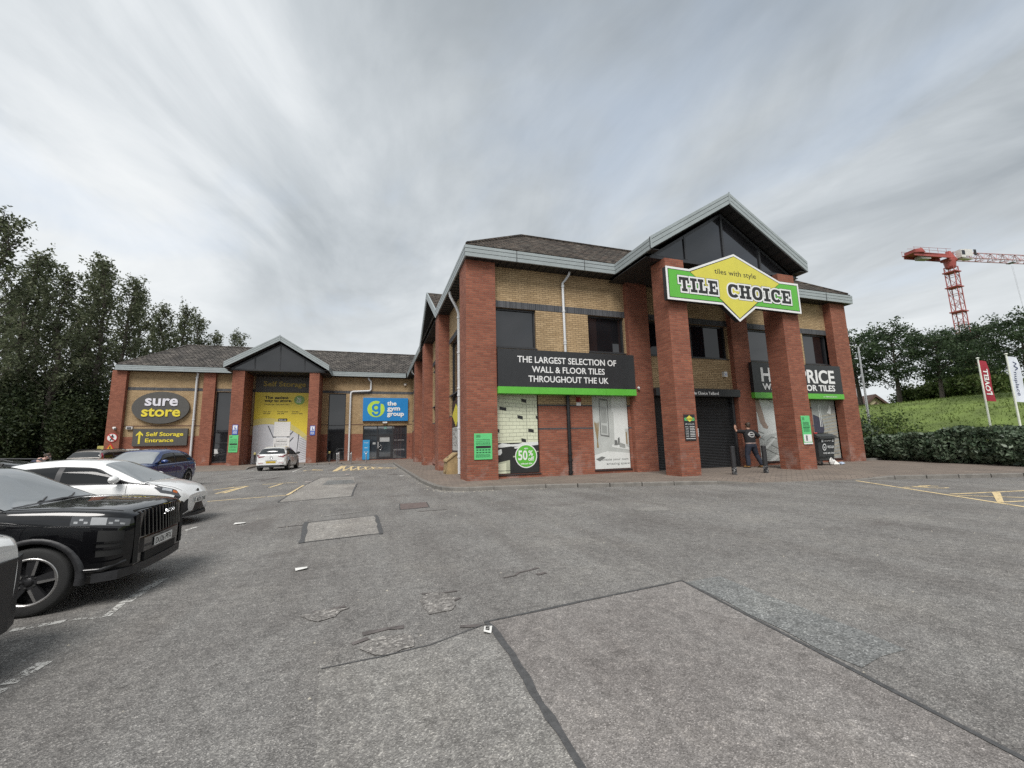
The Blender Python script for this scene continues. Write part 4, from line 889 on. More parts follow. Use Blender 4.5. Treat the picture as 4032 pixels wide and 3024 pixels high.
# parking-terms notices
def notice(label, x0, x1, z0, z1, y, n, white_box=False):
    t = thing('parking_notice', label, 'parking notice', p3((x0+x1)/2, y, z0), group='bright green parking notices on the pillars')
    panel(t, x0, x1, y, y+.02, z0, z1, LIME, bevel=.008); w_ = x1-x0; h = z1-z0
    mb = MB(); lines_of_print(mb, p3(x0+w_*.1, y-.001, z1-h*.16), U*w_*.25, U*h*.11, 3, seed=n)
    if not white_box:
        text(mb, 'Terms & conditions apply', p3(x0+w_*.09, y-.001, z1-h*.25), U*w_*.78, U*h*.032, bold=.02); text(mb, 'at all times to all vehicles.', p3(x0+w_*.09, y-.001, z1-h*.31), U*w_*.80, U*h*.032, bold=.02)
        mb.ubox(x0+w_*.09, x1-w_*.08, y-.0016, y-.0006, z1-h*.57, z1-h*.475)
    else:
        lines_of_print(mb, p3(x0+w_*.12, y-.001, z1-h*.34), U*w_*.7, U*h*.13, 3, seed=n+3)
    mb.build('heading', PRINT, t)
    mb = MB(); lines_of_print(mb, p3(x0+w_*.09, y-.001, z1-h*.44), U*w_*.8, U*h*.1, 4, seed=n+1)
    if not white_box:
        for r_3 in range(2):
            for c_ in range(5): mb.ubox(x0+w_*(.11+.165*c_), x0+w_*(.23+.165*c_), y-.0012, y-.0004, z1-h*(.66+.095*r_3), z1-h*(.61+.095*r_3))
        lines_of_print(mb, p3(x0+w_*.09, y-.001, z1-h*.92), U*w_*.8, U*h*.13, 5, seed=n+2)
    else: lines_of_print(mb, p3(x0+w_*.12, y-.001, z1-h*.57), U*w_*.7, U*h*.17, 5, seed=n+4)
    mb.build('small_print', PRINTG, t)
    if white_box:
        panel(t, x0+w_*.05, x1-w_*.05, y-.004, y-.001, z0+h*.08, z0+h*.34, WHITE, 'pay_panel'); panel(t, x0, x1, y-.004, y-.001, z0, z0+h*.055, WHITE, 'footer')
        mb = MB(); mb.ubox(x0+w_*.27, x0+w_*.47, y-.006, y-.0042, z0+h*.12, z0+h*.31); mb.build('phone_picture', PGREY, t)
notice('green parking notice on the nearest corner pillar beside the tile poster', 2.70, 3.23, -.42, .32, 11.515, 11)
notice('green parking notice with white panel on the pillar beside the bin', 12.86, 13.24, -.22, .68, 9.495, 21, True)
notice('small green parking notice on the pillar left of the storage hoarding', -9.27, -8.74, -.13, 1.02, 32.475, 31)
# blue badge signs
BLUE = plain('sign_blue', (.04, .11, .45), .45); GYMBLUE = plain('gym_blue', (.012, .20, .50), .4, var=.06, vs=1); BADGE = plain('logo_lime', (.42, .62, .06), .4)
for lab, x0, x1, z0, z1 in (('blue disabled bay sign above the small green parking notice', -9.12, -8.80, 1.05, 1.72), ('blue disabled bay sign on the pillar right of the storage hoarding', -4.35, -4.03, .95, 1.62)):
    t = thing('disabled_bay_sign', lab, 'parking sign', p3((x0+x1)/2, 32.48, z0), group='blue disabled bay signs')
    panel(t, x0, x1, 32.47, 32.495, z0, z1, BLUE); panel(t, x0+.03, x1-.03, 32.462, 32.469, z0+.3, z1-.04, WHITE, 'white_square')
    mb = MB(); mb.ubox(x0+.12, x0+.17, 32.457, 32.461, z0+.40, z1-.10); mb.ubox(x0+.17, x0+.24, 32.457, 32.461, z0+.38, z0+.43); mb.ubox(x0+.07, x1-.07, 32.458, 32.462, z0+.33, z0+.36); mb.build('wheelchair_symbol', BLUE, t)
    mb = MB(); lines_of_print(mb, p3(x0+.04, 32.466, z0+.06), U*.24, U*.18, 3, seed=int(x0*-10)); mb.build('lettering', WHITE, t)
# oval sign and entrance sign
t = thing('oval_sign', 'dark grey oval sign reading sure store in white and yellow', 'store sign', p3(-14.05, 34.55, 1.95))
mb = MB(); cyl(mb, -14.05, 3.05, 1.64, 34.74, 34.55, 1.11, 56); mb.build('panel', SIGNGREY, t)
LWH = plain('letter_white', (.68, .67, .72), .4); LYE = plain('letter_yellow', (.70, .58, .05), .4)
letters(t, [('sure', -14.97, -13.09, 3.19, .71)], 34.545, LWH, 'white_lettering', depth=.05, bold=.022); letters(t, [('store', -15.11, -12.90, 2.45, .66)], 34.545, LYE, 'yellow_lettering', depth=.05, bold=.022)
t = thing('entrance_sign', 'grey rectangular sign with yellow arrow reading Self Storage Entrance', 'entrance sign', p3(-13.95, 34.6, .43))
panel(t, -15.48, -12.40, 34.6, 34.74, .43, 1.60, SIGNGREY)
letters(t, [('Self Storage', -14.75, -12.63, 1.10, .25), ('Entrance', -14.77, -13.17, .69, .24)], 34.595, LYE, depth=.02, bold=.022)
mb = MB(); mb.ubox(-15.16, -15.05, 34.585, 34.598, .58, 1.28); mb.prism([p3(x, 34.598, z) for x, z in ((-15.30,1.2), (-15.105,1.44), (-14.91,1.2), (-14.91,1.10), (-15.05,1.22), (-15.16,1.22), (-15.30,1.10))], (0,-.018,0)); mb.build('arrow', LYE, t)
t = thing('warning_plate', 'low grey plate reading Unauthorised persons prohibited near the corner pillar', 'warning sign', p3(-15.3, 34.62, -.3))
panel(t, -15.98, -15.05, 34.62, 34.74, -.15, .25, PLGREY); letters(t, [('Unauthorised', -15.85, -15.2, .11, .09), ('persons prohibited', -15.95, -15.1, -.04, .08)], 34.617, PRINT, depth=.002, bold=.02)
RDSIGN = plain('sign_red', (.45, .035, .03), .45); AMBER = plain('sign_amber', (.62, .33, .02), .45)
t = thing('no_pedestrians_sign', 'round red and white no pedestrians sign on the far corner pillar', 'road sign', p3(-16.5, 34.4, .7))
mb = MB(); cyl(mb, -16.5, 1.02, .30, 34.44, 34.42); mb.build('rim', RDSIGN, t); mb = MB(); cyl(mb, -16.5, 1.02, .25, 34.419, 34.412); mb.build('disc', WHITE, t)
mb = MB(); cyl(mb, -16.48, 1.19, .045, 34.411, 34.405, n=12)
for a, b, w_ in (((-16.49,1.14),(-16.5,.98),.05), ((-16.5,.98),(-16.58,.82),.035), ((-16.5,.98),(-16.40,.84),.035), ((-16.49,1.12),(-16.38,1.05),.03), ((-16.49,1.12),(-16.60,1.04),.03)):
    a, b = Vector(a), Vector(b); n = Vector((-(b-a).y, (b-a).x)).normalized()*w_; mb.prism([p3(v.x, 34.411, v.y) for v in (a-n, b-n, b+n, a+n)], (0,-.006-.0005*len(mb.v)/8,0))
mb.build('walking_figure', PRINT, t)
mb = MB(); mb.prism([p3(x, 34.400, z) for x, z in ((-16.70,1.19), (-16.66,1.23), (-16.30,.85), (-16.34,.81))], (0,-.004,0)); mb.build('slash', RDSIGN, t)
t = thing('warning_triangle', 'amber warning triangle with exclamation mark on the far corner pillar', 'road sign', p3(-16.52, 34.4, .02))
for nm, e, y, mt in (('rim', 0, 34.44, RDSIGN), ('face', .075, 34.42, AMBER)): mb = MB(); mb.prism([p3(x, y, z) for x, z in ((-16.93+e*1.7,.03+e), (-16.15-e*1.7,.03+e), (-16.54,.70-e*1.9))], (0,-.02,0)); mb.build(nm, mt, t)
mb = MB(); mb.prism([p3(x, 34.402, z) for x, z in ((-16.575,.45), (-16.505,.45), (-16.52,.25), (-16.56,.25))], (0,-.006,0)); mb.ubox(-16.565, -16.515, 34.398, 34.402, .16, .21); mb.build('exclamation_mark', PRINT, t)
t = tag(MB().ubox(-17.35, -16.93, 34.7, 34.72, -.12, .50).build('yellow_notice', plain('faded_yellow', (.55,.50,.16), .5)), 'small yellow notice half hidden behind the far corner pillar', 'notice')
# storage hoarding
HY = plain('hoarding_yellow', (.68, .54, .05), .4, var=.06, vs=.8); HY2 = plain('hoarding_pale_yellow', (.60, .52, .17), .4, var=.05); HW = plain('hoarding_grey_white', (.56, .57, .60), .45, var=.1, vs=1.2); HG = plain('hoarding_shadow', (.33, .34, .36), .5)
t = thing('storage_hoarding', 'tall yellow and white hoarding reading The easiest way to store', 'hoarding', p3(-6.6, 34.6, -1))
panel(t, -8.43, -4.81, 34.62, 34.74, -1.0, 4.23, HW, 'backing_board')
def band(lo, hi, nm, mt, y):
    mb = MB(); n = 24
    def arc(k, z0, zp, z1): u = k/n; return z0*(1-u)**2+2*zp*u*(1-u)*1.0+z1*u*u
    for k in range(n):
        xa, xb = -8.43+3.62*k/n, -8.43+3.62*(k+1)/n
        f = lambda s, kk: arc(kk, *s) if isinstance(s, tuple) else s
        mb.add([p3(xa,y,f(lo,k)), p3(xb,y,f(lo,k+1)), p3(xb,y,f(hi,k+1)), p3(xa,y,f(hi,k))], [(0,1,2,3)])
    return mb.build(nm, mt, t)
band((2.18,2.75,.98), 4.23, 'yellow_field', HY, 34.614); band((1.73,2.30,.55), (2.18,2.75,.98), 'pale_arc', HY2, 34.6145)
mb = MB()
for pts in ([(-7.5,1.75),(-7.42,1.75),(-7.1,1.0),(-7.1,.86)], [(-5.98,1.0),(-5.75,1.32),(-5.80,1.36),(-6.0,1.12)], [(-5.99,.5),(-5.72,.86),(-5.77,.89),(-6.0,.62)], [(-5.42,1.1),(-5.36,1.1),(-5.46,-.4),(-5.50,-.4)], [(-7.1,.98),(-6.92,.96),(-6.92,.88),(-7.1,.86)], [(-6.2,.96),(-6.0,.98),(-6.0,.86),(-6.2,.88)]): ppoly(mb, pts, 34.612)
mb.build('dark_lines', plain('hoarding_dark', (.10,.105,.12), .5), t)
mb = MB()
for i in range(13): z = -.85+i*.13; ppoly(mb, [(-5.36,z), (-4.83,z+.13+i*.006), (-4.83,z+.18+i*.006), (-5.36,z+.035)], 34.613-.00005*i)
mb.build('shutter_picture', HG, t)
mb = MB(); fbox(mb, fx(34.6), -7.06, -5.99, .95, 2.03, 0, .012); fbox(mb, fx(34.6), -7.06, -5.99, -.5, .86, 0, .012); mb.build('white_card', WHITE, t)
mb = MB(); fbox(mb, fx(34.6), -6.82, -6.22, 2.08, 2.28, 0, .012); mb.build('black_tag', PRINT, t)
letters(t, [('Scan me', -6.76, -6.28, 2.13, .09)], 34.598, WHITE, 'tag_lettering', depth=.001, bold=.03)
letters(t, [('The easiest', -7.80, -6.21, 3.755, .20), ('way to store.', -7.81, -5.98, 3.525, .20)], 34.611, PRINT, 'headline', depth=.002, bold=.03)
mb = MB()
for s, x0, x1, z, h in (('3 simple steps - Scan, Book, Store.', -7.81, -6.11, 3.29, .085), ('Scan the', -7.83, -7.35, 2.75, .095), ('QR code', -7.83, -7.38, 2.61, .095), ('Choose your', -6.92, -6.2, 2.75, .095), ('unit size', -6.92, -6.46, 2.61, .095), ('Choose a', -5.95, -5.43, 2.75, .095), ('move in date', -5.95, -5.2, 2.61, .095)):
    text(mb, s, p3(x0, 34.611, z), U*(x1-x0), U*h, bold=.02)
mb.build('small_lettering', PRINT, t)
mb = MB(); text(mb, 'or contact us at', p3(-6.9, 34.599, .66), U*.75, U*.08); text(mb, 'or visit us online', p3(-6.92, 34.599, .42), U*.78, U*.07)
text(mb, 'surestore.co.uk', p3(-6.95, 34.599, .30), U*.82, U*.08, bold=.02); lines_of_print(mb, p3(-6.9, 34.599, .53), U*.75, U*.11, 1); mb.build('card_lettering', PGREY, t)
mb = MB(); cyl(mb, -5.47, 3.68, .36, 34.612, 34.603, .35); mb.build('green_roundel', plain('roundel_green', (.20,.36,.09), .45), t)
letters(t, [('Book', -5.62, -5.36, 3.79, .09), ('online', -5.66, -5.32, 3.65, .09), ('today', -5.66, -5.34, 3.50, .10)], 34.601, WHITE, 'roundel_lettering', depth=.001, bold=.03)
t = thing('header_sign', 'dark grey header board reading Self Storage under the storage gable', 'store sign', p3(-6.6, 34.6, 4.25))
panel(t, -8.43, -4.81, 34.6, 34.74, 4.25, 5.42, SIGNGREY); letters(t, [('Self Storage', -7.92, -5.05, 4.70, .36)], 34.595, plain('dull_gold', (.36,.27,.05), .5), depth=.02, bold=.022)
# gym sign
t = thing('gym_sign', 'bright blue sign with lime roundel reading the gym group', 'gym sign', p3(.85, 34.55, 2.05))
panel(t, -.9, 2.57, 34.55, 34.74, 2.07, 3.92, GYMBLUE); 
mb = MB(); cyl(mb, .09, 3.02, .655, 34.549, 34.540); mb.build('roundel', BADGE, t)
mb = MB(); n = 22
def ringseg(mb, cx, cz, r0, r1, a0, a1, y):
    for k in range(n):
        a, b = R(a0+(a1-a0)*k/n), R(a0+(a1-a0)*(k+1)/n)
        mb.add([p3(cx+r1*math.cos(a),y,cz+r1*math.sin(a)), p3(cx+r1*math.cos(b),y,cz+r1*math.sin(b)), p3(cx+r0*math.cos(b),y,cz+r0*math.sin(b)), p3(cx+r0*math.cos(a),y,cz+r0*math.sin(a))], [(0,1,2,3)])
ringseg(mb, .09, 3.12, .15, .33, 0, 360, 34.538); pquad(mb, .25, .43, 2.75, 3.48, 34.537); ringseg(mb, .10, 2.78, .16, .33, 180, 360, 34.536)
ppoly(mb, [(.30,3.5), (.62,3.42), (.74,3.62), (.46,3.74)], 34.535); mb.build('roundel_letter', GYMBLUE, t)
mb = MB(); disc(mb, .09, 3.12, .14, 34.534); mb.build('roundel_dot', BADGE, t)
letters(t, [('the', .93, 1.66, 3.32, .33), ('gym', .94, 1.94, 2.92, .33), ('group', .94, 2.26, 2.48, .33)], 34.545, WHITE, depth=.03, bold=.035)
t = thing('gym_banner', 'narrow light blue banner board standing by the gym entrance', 'banner', p3(-.58, 34.7, -.97))
BANB = plain('banner_blue', (.03, .27, .55), .45); panel(t, -.84, -.33, 34.66, 34.72, -.95, .58, BANB)
mb = MB()
for s, x0, x1, z in (('no contract', -.74, -.43, .34), ('open 24/7', -.70, -.47, -.05), ('join online', -.74, -.43, -.38), ('today', -.66, -.52, -.5)): text(mb, s, p3(x0, 34.657, z), U*(x1-x0), U*.06, bold=.03)
mb.build('lettering', WHITE, t)
# small fittings on the walls, each a thing
def fit(name, label, cat, mb, mats, group=None): return tag(mb.build(name, mats), label, cat, group)
BOXW = plain('fitting_white', (.66, .65, .63), .5, var=.08, vs=6); LENS = plain('fitting_lens', (.03, .03, .035), .2); ALRED = plain('alarm_red', (.25, .02, .02), .4)
def camera_dome(o, label, wall_d=(0,1,0)):
    mb = MB(); o = Vector(o); mb.lathe([(0,.05), (.05,.05), (.055,0), (.045,-.03), (.03,-.06), (0,-.075)], o, 'z', 12); mb.box(o.x-.03, o.x+.03, o.y, o.y+.1, o.z+.02, o.z+.07, 0); mb.lathe([(0,-.08), (.022,-.07), (.03,-.05)], o, 'z', 10, 1)
    fit('security_camera', label, 'security camera', mb, [BOXW, LENS], 'security cameras on the walls')
camera_dome(p3(8.36, 11.56, 1.75), 'white dome camera beside the end of the first black board')
def bullet(o, d, label):
    mb = MB(); o = Vector(o); d = Vector(d).normalized(); mb.tube([o, o+d*.3], .09, 10); mb.tube([o+d*.29, o+d*.31], .06, 10, 1); mb.tube([o-d*.02+Vector((0,.0,.0)), o+Vector((0,.2,-.02))], .04, 8); mb.box(o.x-.09, o.x+.09, o.y+.14, o.y+.2, o.z-.1, o.z+.1)
    fit('security_camera', label, 'security camera', mb, [BOXW, LENS], 'security cameras on the walls')
bullet(p3(-16.4, 34.25, 1.66), (.6,-.6,-.3), 'white camera on the far corner pillar above the round sign')
mb = MB(); mb.ubox(-15.9, -15.55, 34.6, 34.74, 1.58, 1.76); mb.ubox(-15.85, -15.6, 34.585, 34.599, 1.61, 1.72, 1); fit('floodlight', 'small white floodlight on the buff wall above the entrance sign', 'floodlight', mb, [BOXW, LENS])
mb = MB(); mb.ubox(2.23, 2.42, 34.62, 34.75, 5.02, 5.13); mb.ubox(2.25, 2.40, 34.60, 34.619, 4.98, 5.08, 1); fit('floodlight', 'small white light high on the wall above the gym sign', 'wall light', mb, [BOXW, plain('lamp_lens_warm', (.6,.5,.42), .3)])
mb = MB(); mb.ubox(.62, .97, 34.55, 34.74, 1.92, 2.01); mb.ubox(.64, .95, 34.56, 34.73, 1.885, 1.918, 1); fit('entrance_light', 'white bulkhead light under the blue gym sign', 'wall light', mb, [BOXW, WHITE])
mb = MB(); mb.ubox(12.22, 12.37, 11.70, 11.80, 2.28, 2.47); mb.ubox(12.26, 12.33, 11.69, 11.699, 2.33, 2.40, 1); ob = fit('alarm_box', 'white alarm box on the buff wall above the shutter', 'alarm box', mb, [BOXW, plain('alarm_logo', (.3,.34,.5), .4)])
mb = MB(); mb.lathe([(0,-.10), (.05,-.09), (.07,-.05), (.075,0), (.085,.03)], p3(6.20, 11.72, 1.36), 'y', 16, 0); mb.ubox(6.13, 6.27, 11.755, 11.8, 1.29, 1.43); mb.ubox(6.13, 6.29, 11.785, 11.798, 1.17, 1.27, 1); fit('alarm_bell', 'red fire alarm bell with white plate beside the black pipe', 'alarm bell', mb, [ALRED, WHITE])
mb = MB(); o = p3(2.62, 18.3, 3.35); mb.tube([o+Vector((.40,0,0)), o], .02, 8); mb.prism([o+Vector((0,-.13,.10)), o+Vector((-.16,-.13,-.16)), o+Vector((-.20,-.13,-.1)), o+Vector((-.04,-.13,.16))], (0,.26,0)); mb.prism([o+Vector((-.004,-.11,.085)), o+Vector((-.164,-.11,-.165)), o+Vector((-.15,-.11,-.17)), o+Vector((.01,-.11,.08))], (0,.22,0), 1); fit('floodlight', 'green-black floodlight tilted out from the side wall between pillars', 'floodlight', mb, [BLKPLASTIC, plain('flood_lens', (.30,.36,.33), .2)])
mb = MB(); o = p3(2.78, 18.0, 1.95); mb.lathe([(0,-.26), (.17,-.26), (.19,-.22), (.13,-.2), (.13,.2)], o, 'x', 18); mb.lathe([(0,-.262), (.12,-.262)], o, 'x', 18, 1); fit('wall_vent', 'round steel flue terminal poking out of the side wall', 'flue', mb, [SILVER, GAP])
mb = MB(); mb.ubox(2.70, 2.745, 34.70, 34.75, .40, .48); fit('door_button', 'small dark door button on red brick right of the gym entrance', 'button', mb, [BLKPLASTIC])
# ---------------------------------------------------------------- cars
def lerpt(tab, x):
    if x <= tab[0][0]: return tab[0][1]
    for (a, va), (b, vb) in zip(tab, tab[1:]):
        if x <= b: return va+(vb-va)*(x-a)/(b-a)
    return tab[-1][1]
def smooth(tab, x, w=.10): return (lerpt(tab, x-w)+2*lerpt(tab, x)+lerpt(tab, x+w))/4
def crom(pts, s):
    n = len(pts); i = min(int(s), n-2); f = s-i; p = [pts[max(0, min(n-1, j))] for j in (i-1, i, i+1, i+2)]
    return .5*((2*p[1])+(-p[0]+p[2])*f+(2*p[0]-5*p[1]+4*p[2]-p[3])*f*f+(-p[0]+3*p[1]-3*p[2]+p[3])*f**3)
def paint(name, col, metal=0.0, dirt=.0, spec=.5):
    m, t, b = base(name, .32, metal, spec); P = N(t, 'ShaderNodeTexCoord').outputs['Object']
    n = N(t, 'ShaderNodeTexNoise', {'Vector': P, 'Scale': 2.2, 'Detail': 6.0, 'Roughness': .65}).outputs[0]
    sp = N(t, 'ShaderNodeSeparateXYZ', {0: P})
    c = ramp(t, n, [(.3, tuple(v*.93 for v in col)), (.7, tuple(min(1, v*1.05) for v in col))])
    low = ramp(t, sp.outputs[2], [(.2, (1,1,1)), (.62, (0,0,0))])       # road film along the lower panels
    c = mixc(t, mth(t, 'MULTIPLY', mth(t, 'MULTIPLY', low, n), dirt), c, (.16, .145, .125))
    t.links.new(c, b.inputs['Base Color']); b.inputs['Coat Weight'].default_value = 1; b.inputs['Coat Roughness'].default_value = .02
    t.links.new(ramp(t, n, [(.3, (.28,)*3), (.7, (.42,)*3)]), b.inputs['Roughness'])
    return m
PBLACK = paint('gloss_black_paint', (.004, .004, .005), .0, .05, .1); PWHITE_ = paint('gloss_white_paint', (.76, .76, .75), 0, .45); PBLUE = paint('deep_blue_paint', (.010, .036, .16), .35, .3); PSILV = paint('silver_paint', (.40, .37, .34), .5, .5)
ARCH = plain('wheel_arch_liner', (.010, .010, .010), .9); LAMPR = plain('tail_lamp_red', (.17, .008, .014), .12, coat=1); LAMPW = plain('headlamp_clear', (.42, .44, .46), .10, .1, coat=1, var=.3, vs=25); LAMPD = plain('headlamp_dark', (.05, .052, .056), .12, coat=1)
DRL = plain('headlamp_bright', (.36, .37, .38), .2); CHROME = plain('chrome', (.62, .63, .64), .12, 1); PLW = plain('plate_white', (.70, .70, .68), .4); PLY = plain('plate_yellow', (.60, .42, .03), .4); ALLOY = plain('alloy', (.42, .41, .40), .3, .8); ALLOYD = plain('alloy_dark', (.030, .030, .032), .4, .3); SEAT = plain('car_interior', (.05, .05, .052), .7, var=.3)
def make_car(name, label, cat, sp, group=None, tint=CARGLASS):
    root = thing(name, label, cat, group=group)
    W = sp['W']; xr, xf = sp['x']; belt = sp['belt']
    hw = lambda x: W*smooth(sp['hw'], x, .04); zt = lambda x: smooth(sp['zt'], x, .06); zb = lambda x: smooth(sp['zb'], x, .05)
    cr = sp.get('crown', .03)
    def ring(x):
        h, a, b = hw(x), zb(x), zt(x); d = b-a
        return [Vector(p) for p in ((0,0,a), (0,.78*h,a), (0,.93*h,a+.05), (0,.985*h,a+.30*d), (0,h,a+.58*d), (0,.985*h,a+.80*d), (0,.945*h,b-.05*d), (0,.86*h,b), (0,.5*h,b+cr*.75), (0,0,b+cr))]
    def body(x, s, side=1, off=0.0):
        rg = ring(x); p = crom(rg, s); t = crom(rg, min(9, s+.05))-crom(rg, max(0, s-.05)); n = Vector((0, t.z, -t.y)).normalized()
        p = p+n*off; return Vector((x, p.y*side, p.z))
    S_ = [0,.6,1,1.3,1.6,2,2.4,3,3.5,4,4.5,5,5.4,5.8,6,6.3,6.6,7,7.5,8,8.5,9]
    xs = [xr+(xf-xr)*(.5-.5*math.cos(math.pi*i/46)) for i in range(47)]
    mb = MB(); n = len(S_)*2-2; vs = []
    for x in xs:
        l = [body(x, s, 1) for s in S_]; r2 = [body(x, s, -1) for s in S_[1:-1]]
        vs += l+r2[::-1]
    fs_ = [(i*n+k, i*n+(k+1) % n, (i+1)*n+(k+1) % n, (i+1)*n+k) for i in range(len(xs)-1) for k in range(n)]
    mb.add(vs, fs_, 0, True); mb.add(vs[:n], [list(range(n))[::-1]], 0, False); mb.add(vs[-n:], [list(range(n))], 0, False)
    ob = mb.build('body', [sp['paint'], ARCH], root, local=True)
    bm = bmesh.new(); bm.from_mesh(ob.data); bmesh.ops.remove_doubles(bm, verts=bm.verts, dist=1e-5); bmesh.ops.recalc_face_normals(bm, faces=bm.faces)
    if bm.calc_volume(signed=True) < 0: bmesh.ops.reverse_faces(bm, faces=bm.faces)
    vol0 = bm.calc_volume(); bm.to_mesh(ob.data); bm.free()
    r = sp['r']
    for dl, selfx in ((0, True), (.013, True), (.031, False), (.047, True), (.06, True)):
        cu = MB()
        for ax in sp['axles']:
            for sd in (-1, 1):
                pts = [(ax+math.cos((k+dl*9)*2*math.pi/28)*r*1.13, sd*(W-.27-dl*.5), r+dl*.1+math.sin((k+dl*9)*2*math.pi/28)*r*1.13) for k in range(28)]; cu.prism(pts, (0, sd*.5, 0))
        co = cu.build('cutter', ARCH, root, local=True)
        bm = bmesh.new(); bm.from_mesh(co.data); bmesh.ops.recalc_face_normals(bm, faces=bm.faces); bm.to_mesh(co.data); bm.free()
        md = ob.modifiers.new('b', 'BOOLEAN'); md.object = co; md.operation = 'DIFFERENCE'; md.solver = 'EXACT'; md.material_mode = 'TRANSFER'; md.use_self = selfx
        bpy.context.view_layer.update()
        me = bpy.data.meshes.new_from_object(ob.evaluated_get(bpy.context.evaluated_depsgraph_get())); ob.modifiers.clear(); bpy.data.objects.remove(co)
        b3 = bmesh.new(); b3.from_mesh(me); v3 = b3.calc_volume(); b3.free()
        if .75*vol0 < v3 < .985*vol0: ob.data = me; break
    # cabin
    rp = sp['roof']; x0, x1 = rp[0][0], rp[-1][0]
    zr = lambda x: max(smooth(rp, x, .09), .0); yb_ = lambda x: .93*hw(min(max(x, xr+.3), xf-.4))
    def sect(x):
        b = zt(x)-.02; t = max(zr(x), b+.004); hgt = t-b; y0 = yb_(x); y1 = y0-sp['tumble']*hgt; rc = min(.11, hgt*.35)
        return [Vector(p) for p in ((0,y0,b), (0,y0-sp['tumble']*hgt*.5+.012*min(1, hgt*3),b+hgt*.5), (0,y1+.0,t-rc), (0,y1-rc*.55,t-rc*.22), (0,y1*.75,t+.01), (0,y1*.4,t+.03*min(1, hgt*3)), (0,0,t+.036*min(1, hgt*3)))]
    def cab(x, s, side=1, off=0.0):
        rg = sect(x); p = crom(rg, s); t = crom(rg, min(6, s+.05))-crom(rg, max(0, s-.05)); n = Vector((0, t.z, -t.y)).normalized()
        if s > 2.6: dz = (zr(x+.03)-zr(x-.03))/.06; n = Vector((-dz, n.y, n.z)).normalized()
        p = Vector((x, p.y, p.z))+n*off; p.y *= side; return p
    SS = [0,.25,.5,.75,1,1.25,1.5,1.62,1.75,1.88,2,2.15,2.3,2.45,2.6,2.8,3,3.25,3.5,4,4.5,5,6]; cx = [x0+(x1-x0)*i/80 for i in range(81)]
    mb = MB(); vs = []
    for x in cx: vs += [cab(x, s, 1) for s in SS]+[cab(x, s, -1) for s in SS[:-1]][::-1]
    n = len(SS)*2-1
    mb.add(vs, [(i*n+k, (i+1)*n+k, (i+1)*n+k+1, i*n+k+1) for i in range(80) for k in range(n-1)], 0, True); mb.build('roof', sp.get('roofpaint', sp['paint']), root, local=True)
    def patch(mb, fn, xa, xb, sa, sb, side, off, nx=10, ns=8, mi=0, xa2=None, xb2=None):
        """surface patch; xa2/xb2 give the x limits at the sb edge"""
        xa2 = xa if xa2 is None else xa2; xb2 = xb if xb2 is None else xb2; vs = []
        for j in range(ns+1):
            s = sa+(sb-sa)*j/ns; a = xa+(xa2-xa)*j/ns; b = xb+(xb2-xb)*j/ns
            vs += [fn(a+(b-a)*i/nx, s, side, off) for i in range(nx+1)]
        mb.add(vs, [(j*(nx+1)+i, j*(nx+1)+i+1, (j+1)*(nx+1)+i+1, (j+1)*(nx+1)+i) for j in range(ns) for i in range(nx)], mi, True)
    g = sp['glass']
    mb = MB()
    for sd in (-1, 1): patch(mb, cab, g['fs'][0], g['fs'][1], 3.05, 6, sd, .006)
    mb.build('windscreen', sp.get('ws', WSGLASS), root, local=True)
    mb = MB()
    for sd in (-1, 1): patch(mb, cab, g['rs'][0], g['rs'][1], 3.05, 6, sd, .006)
    mb.build('rear_window', tint, root, local=True)
    for sd in (-1, 1):
        for (a, b, a2, b2) in g['side']:
            mb = MB(); patch(mb, cab, a, b, .25, 1.72, sd, .011, xa2=a2, xb2=b2); mb.build('side_window', g.get('mat', SIDEGLASS), root, local=True)
        mb = MB(); a, b, a2, b2 = g['trim']; patch(mb, cab, a, b, .10, 1.90, sd, .006, nx=40, xa2=a2, xb2=b2); mb.build('window_trim', BLKPLASTIC, root, local=True)
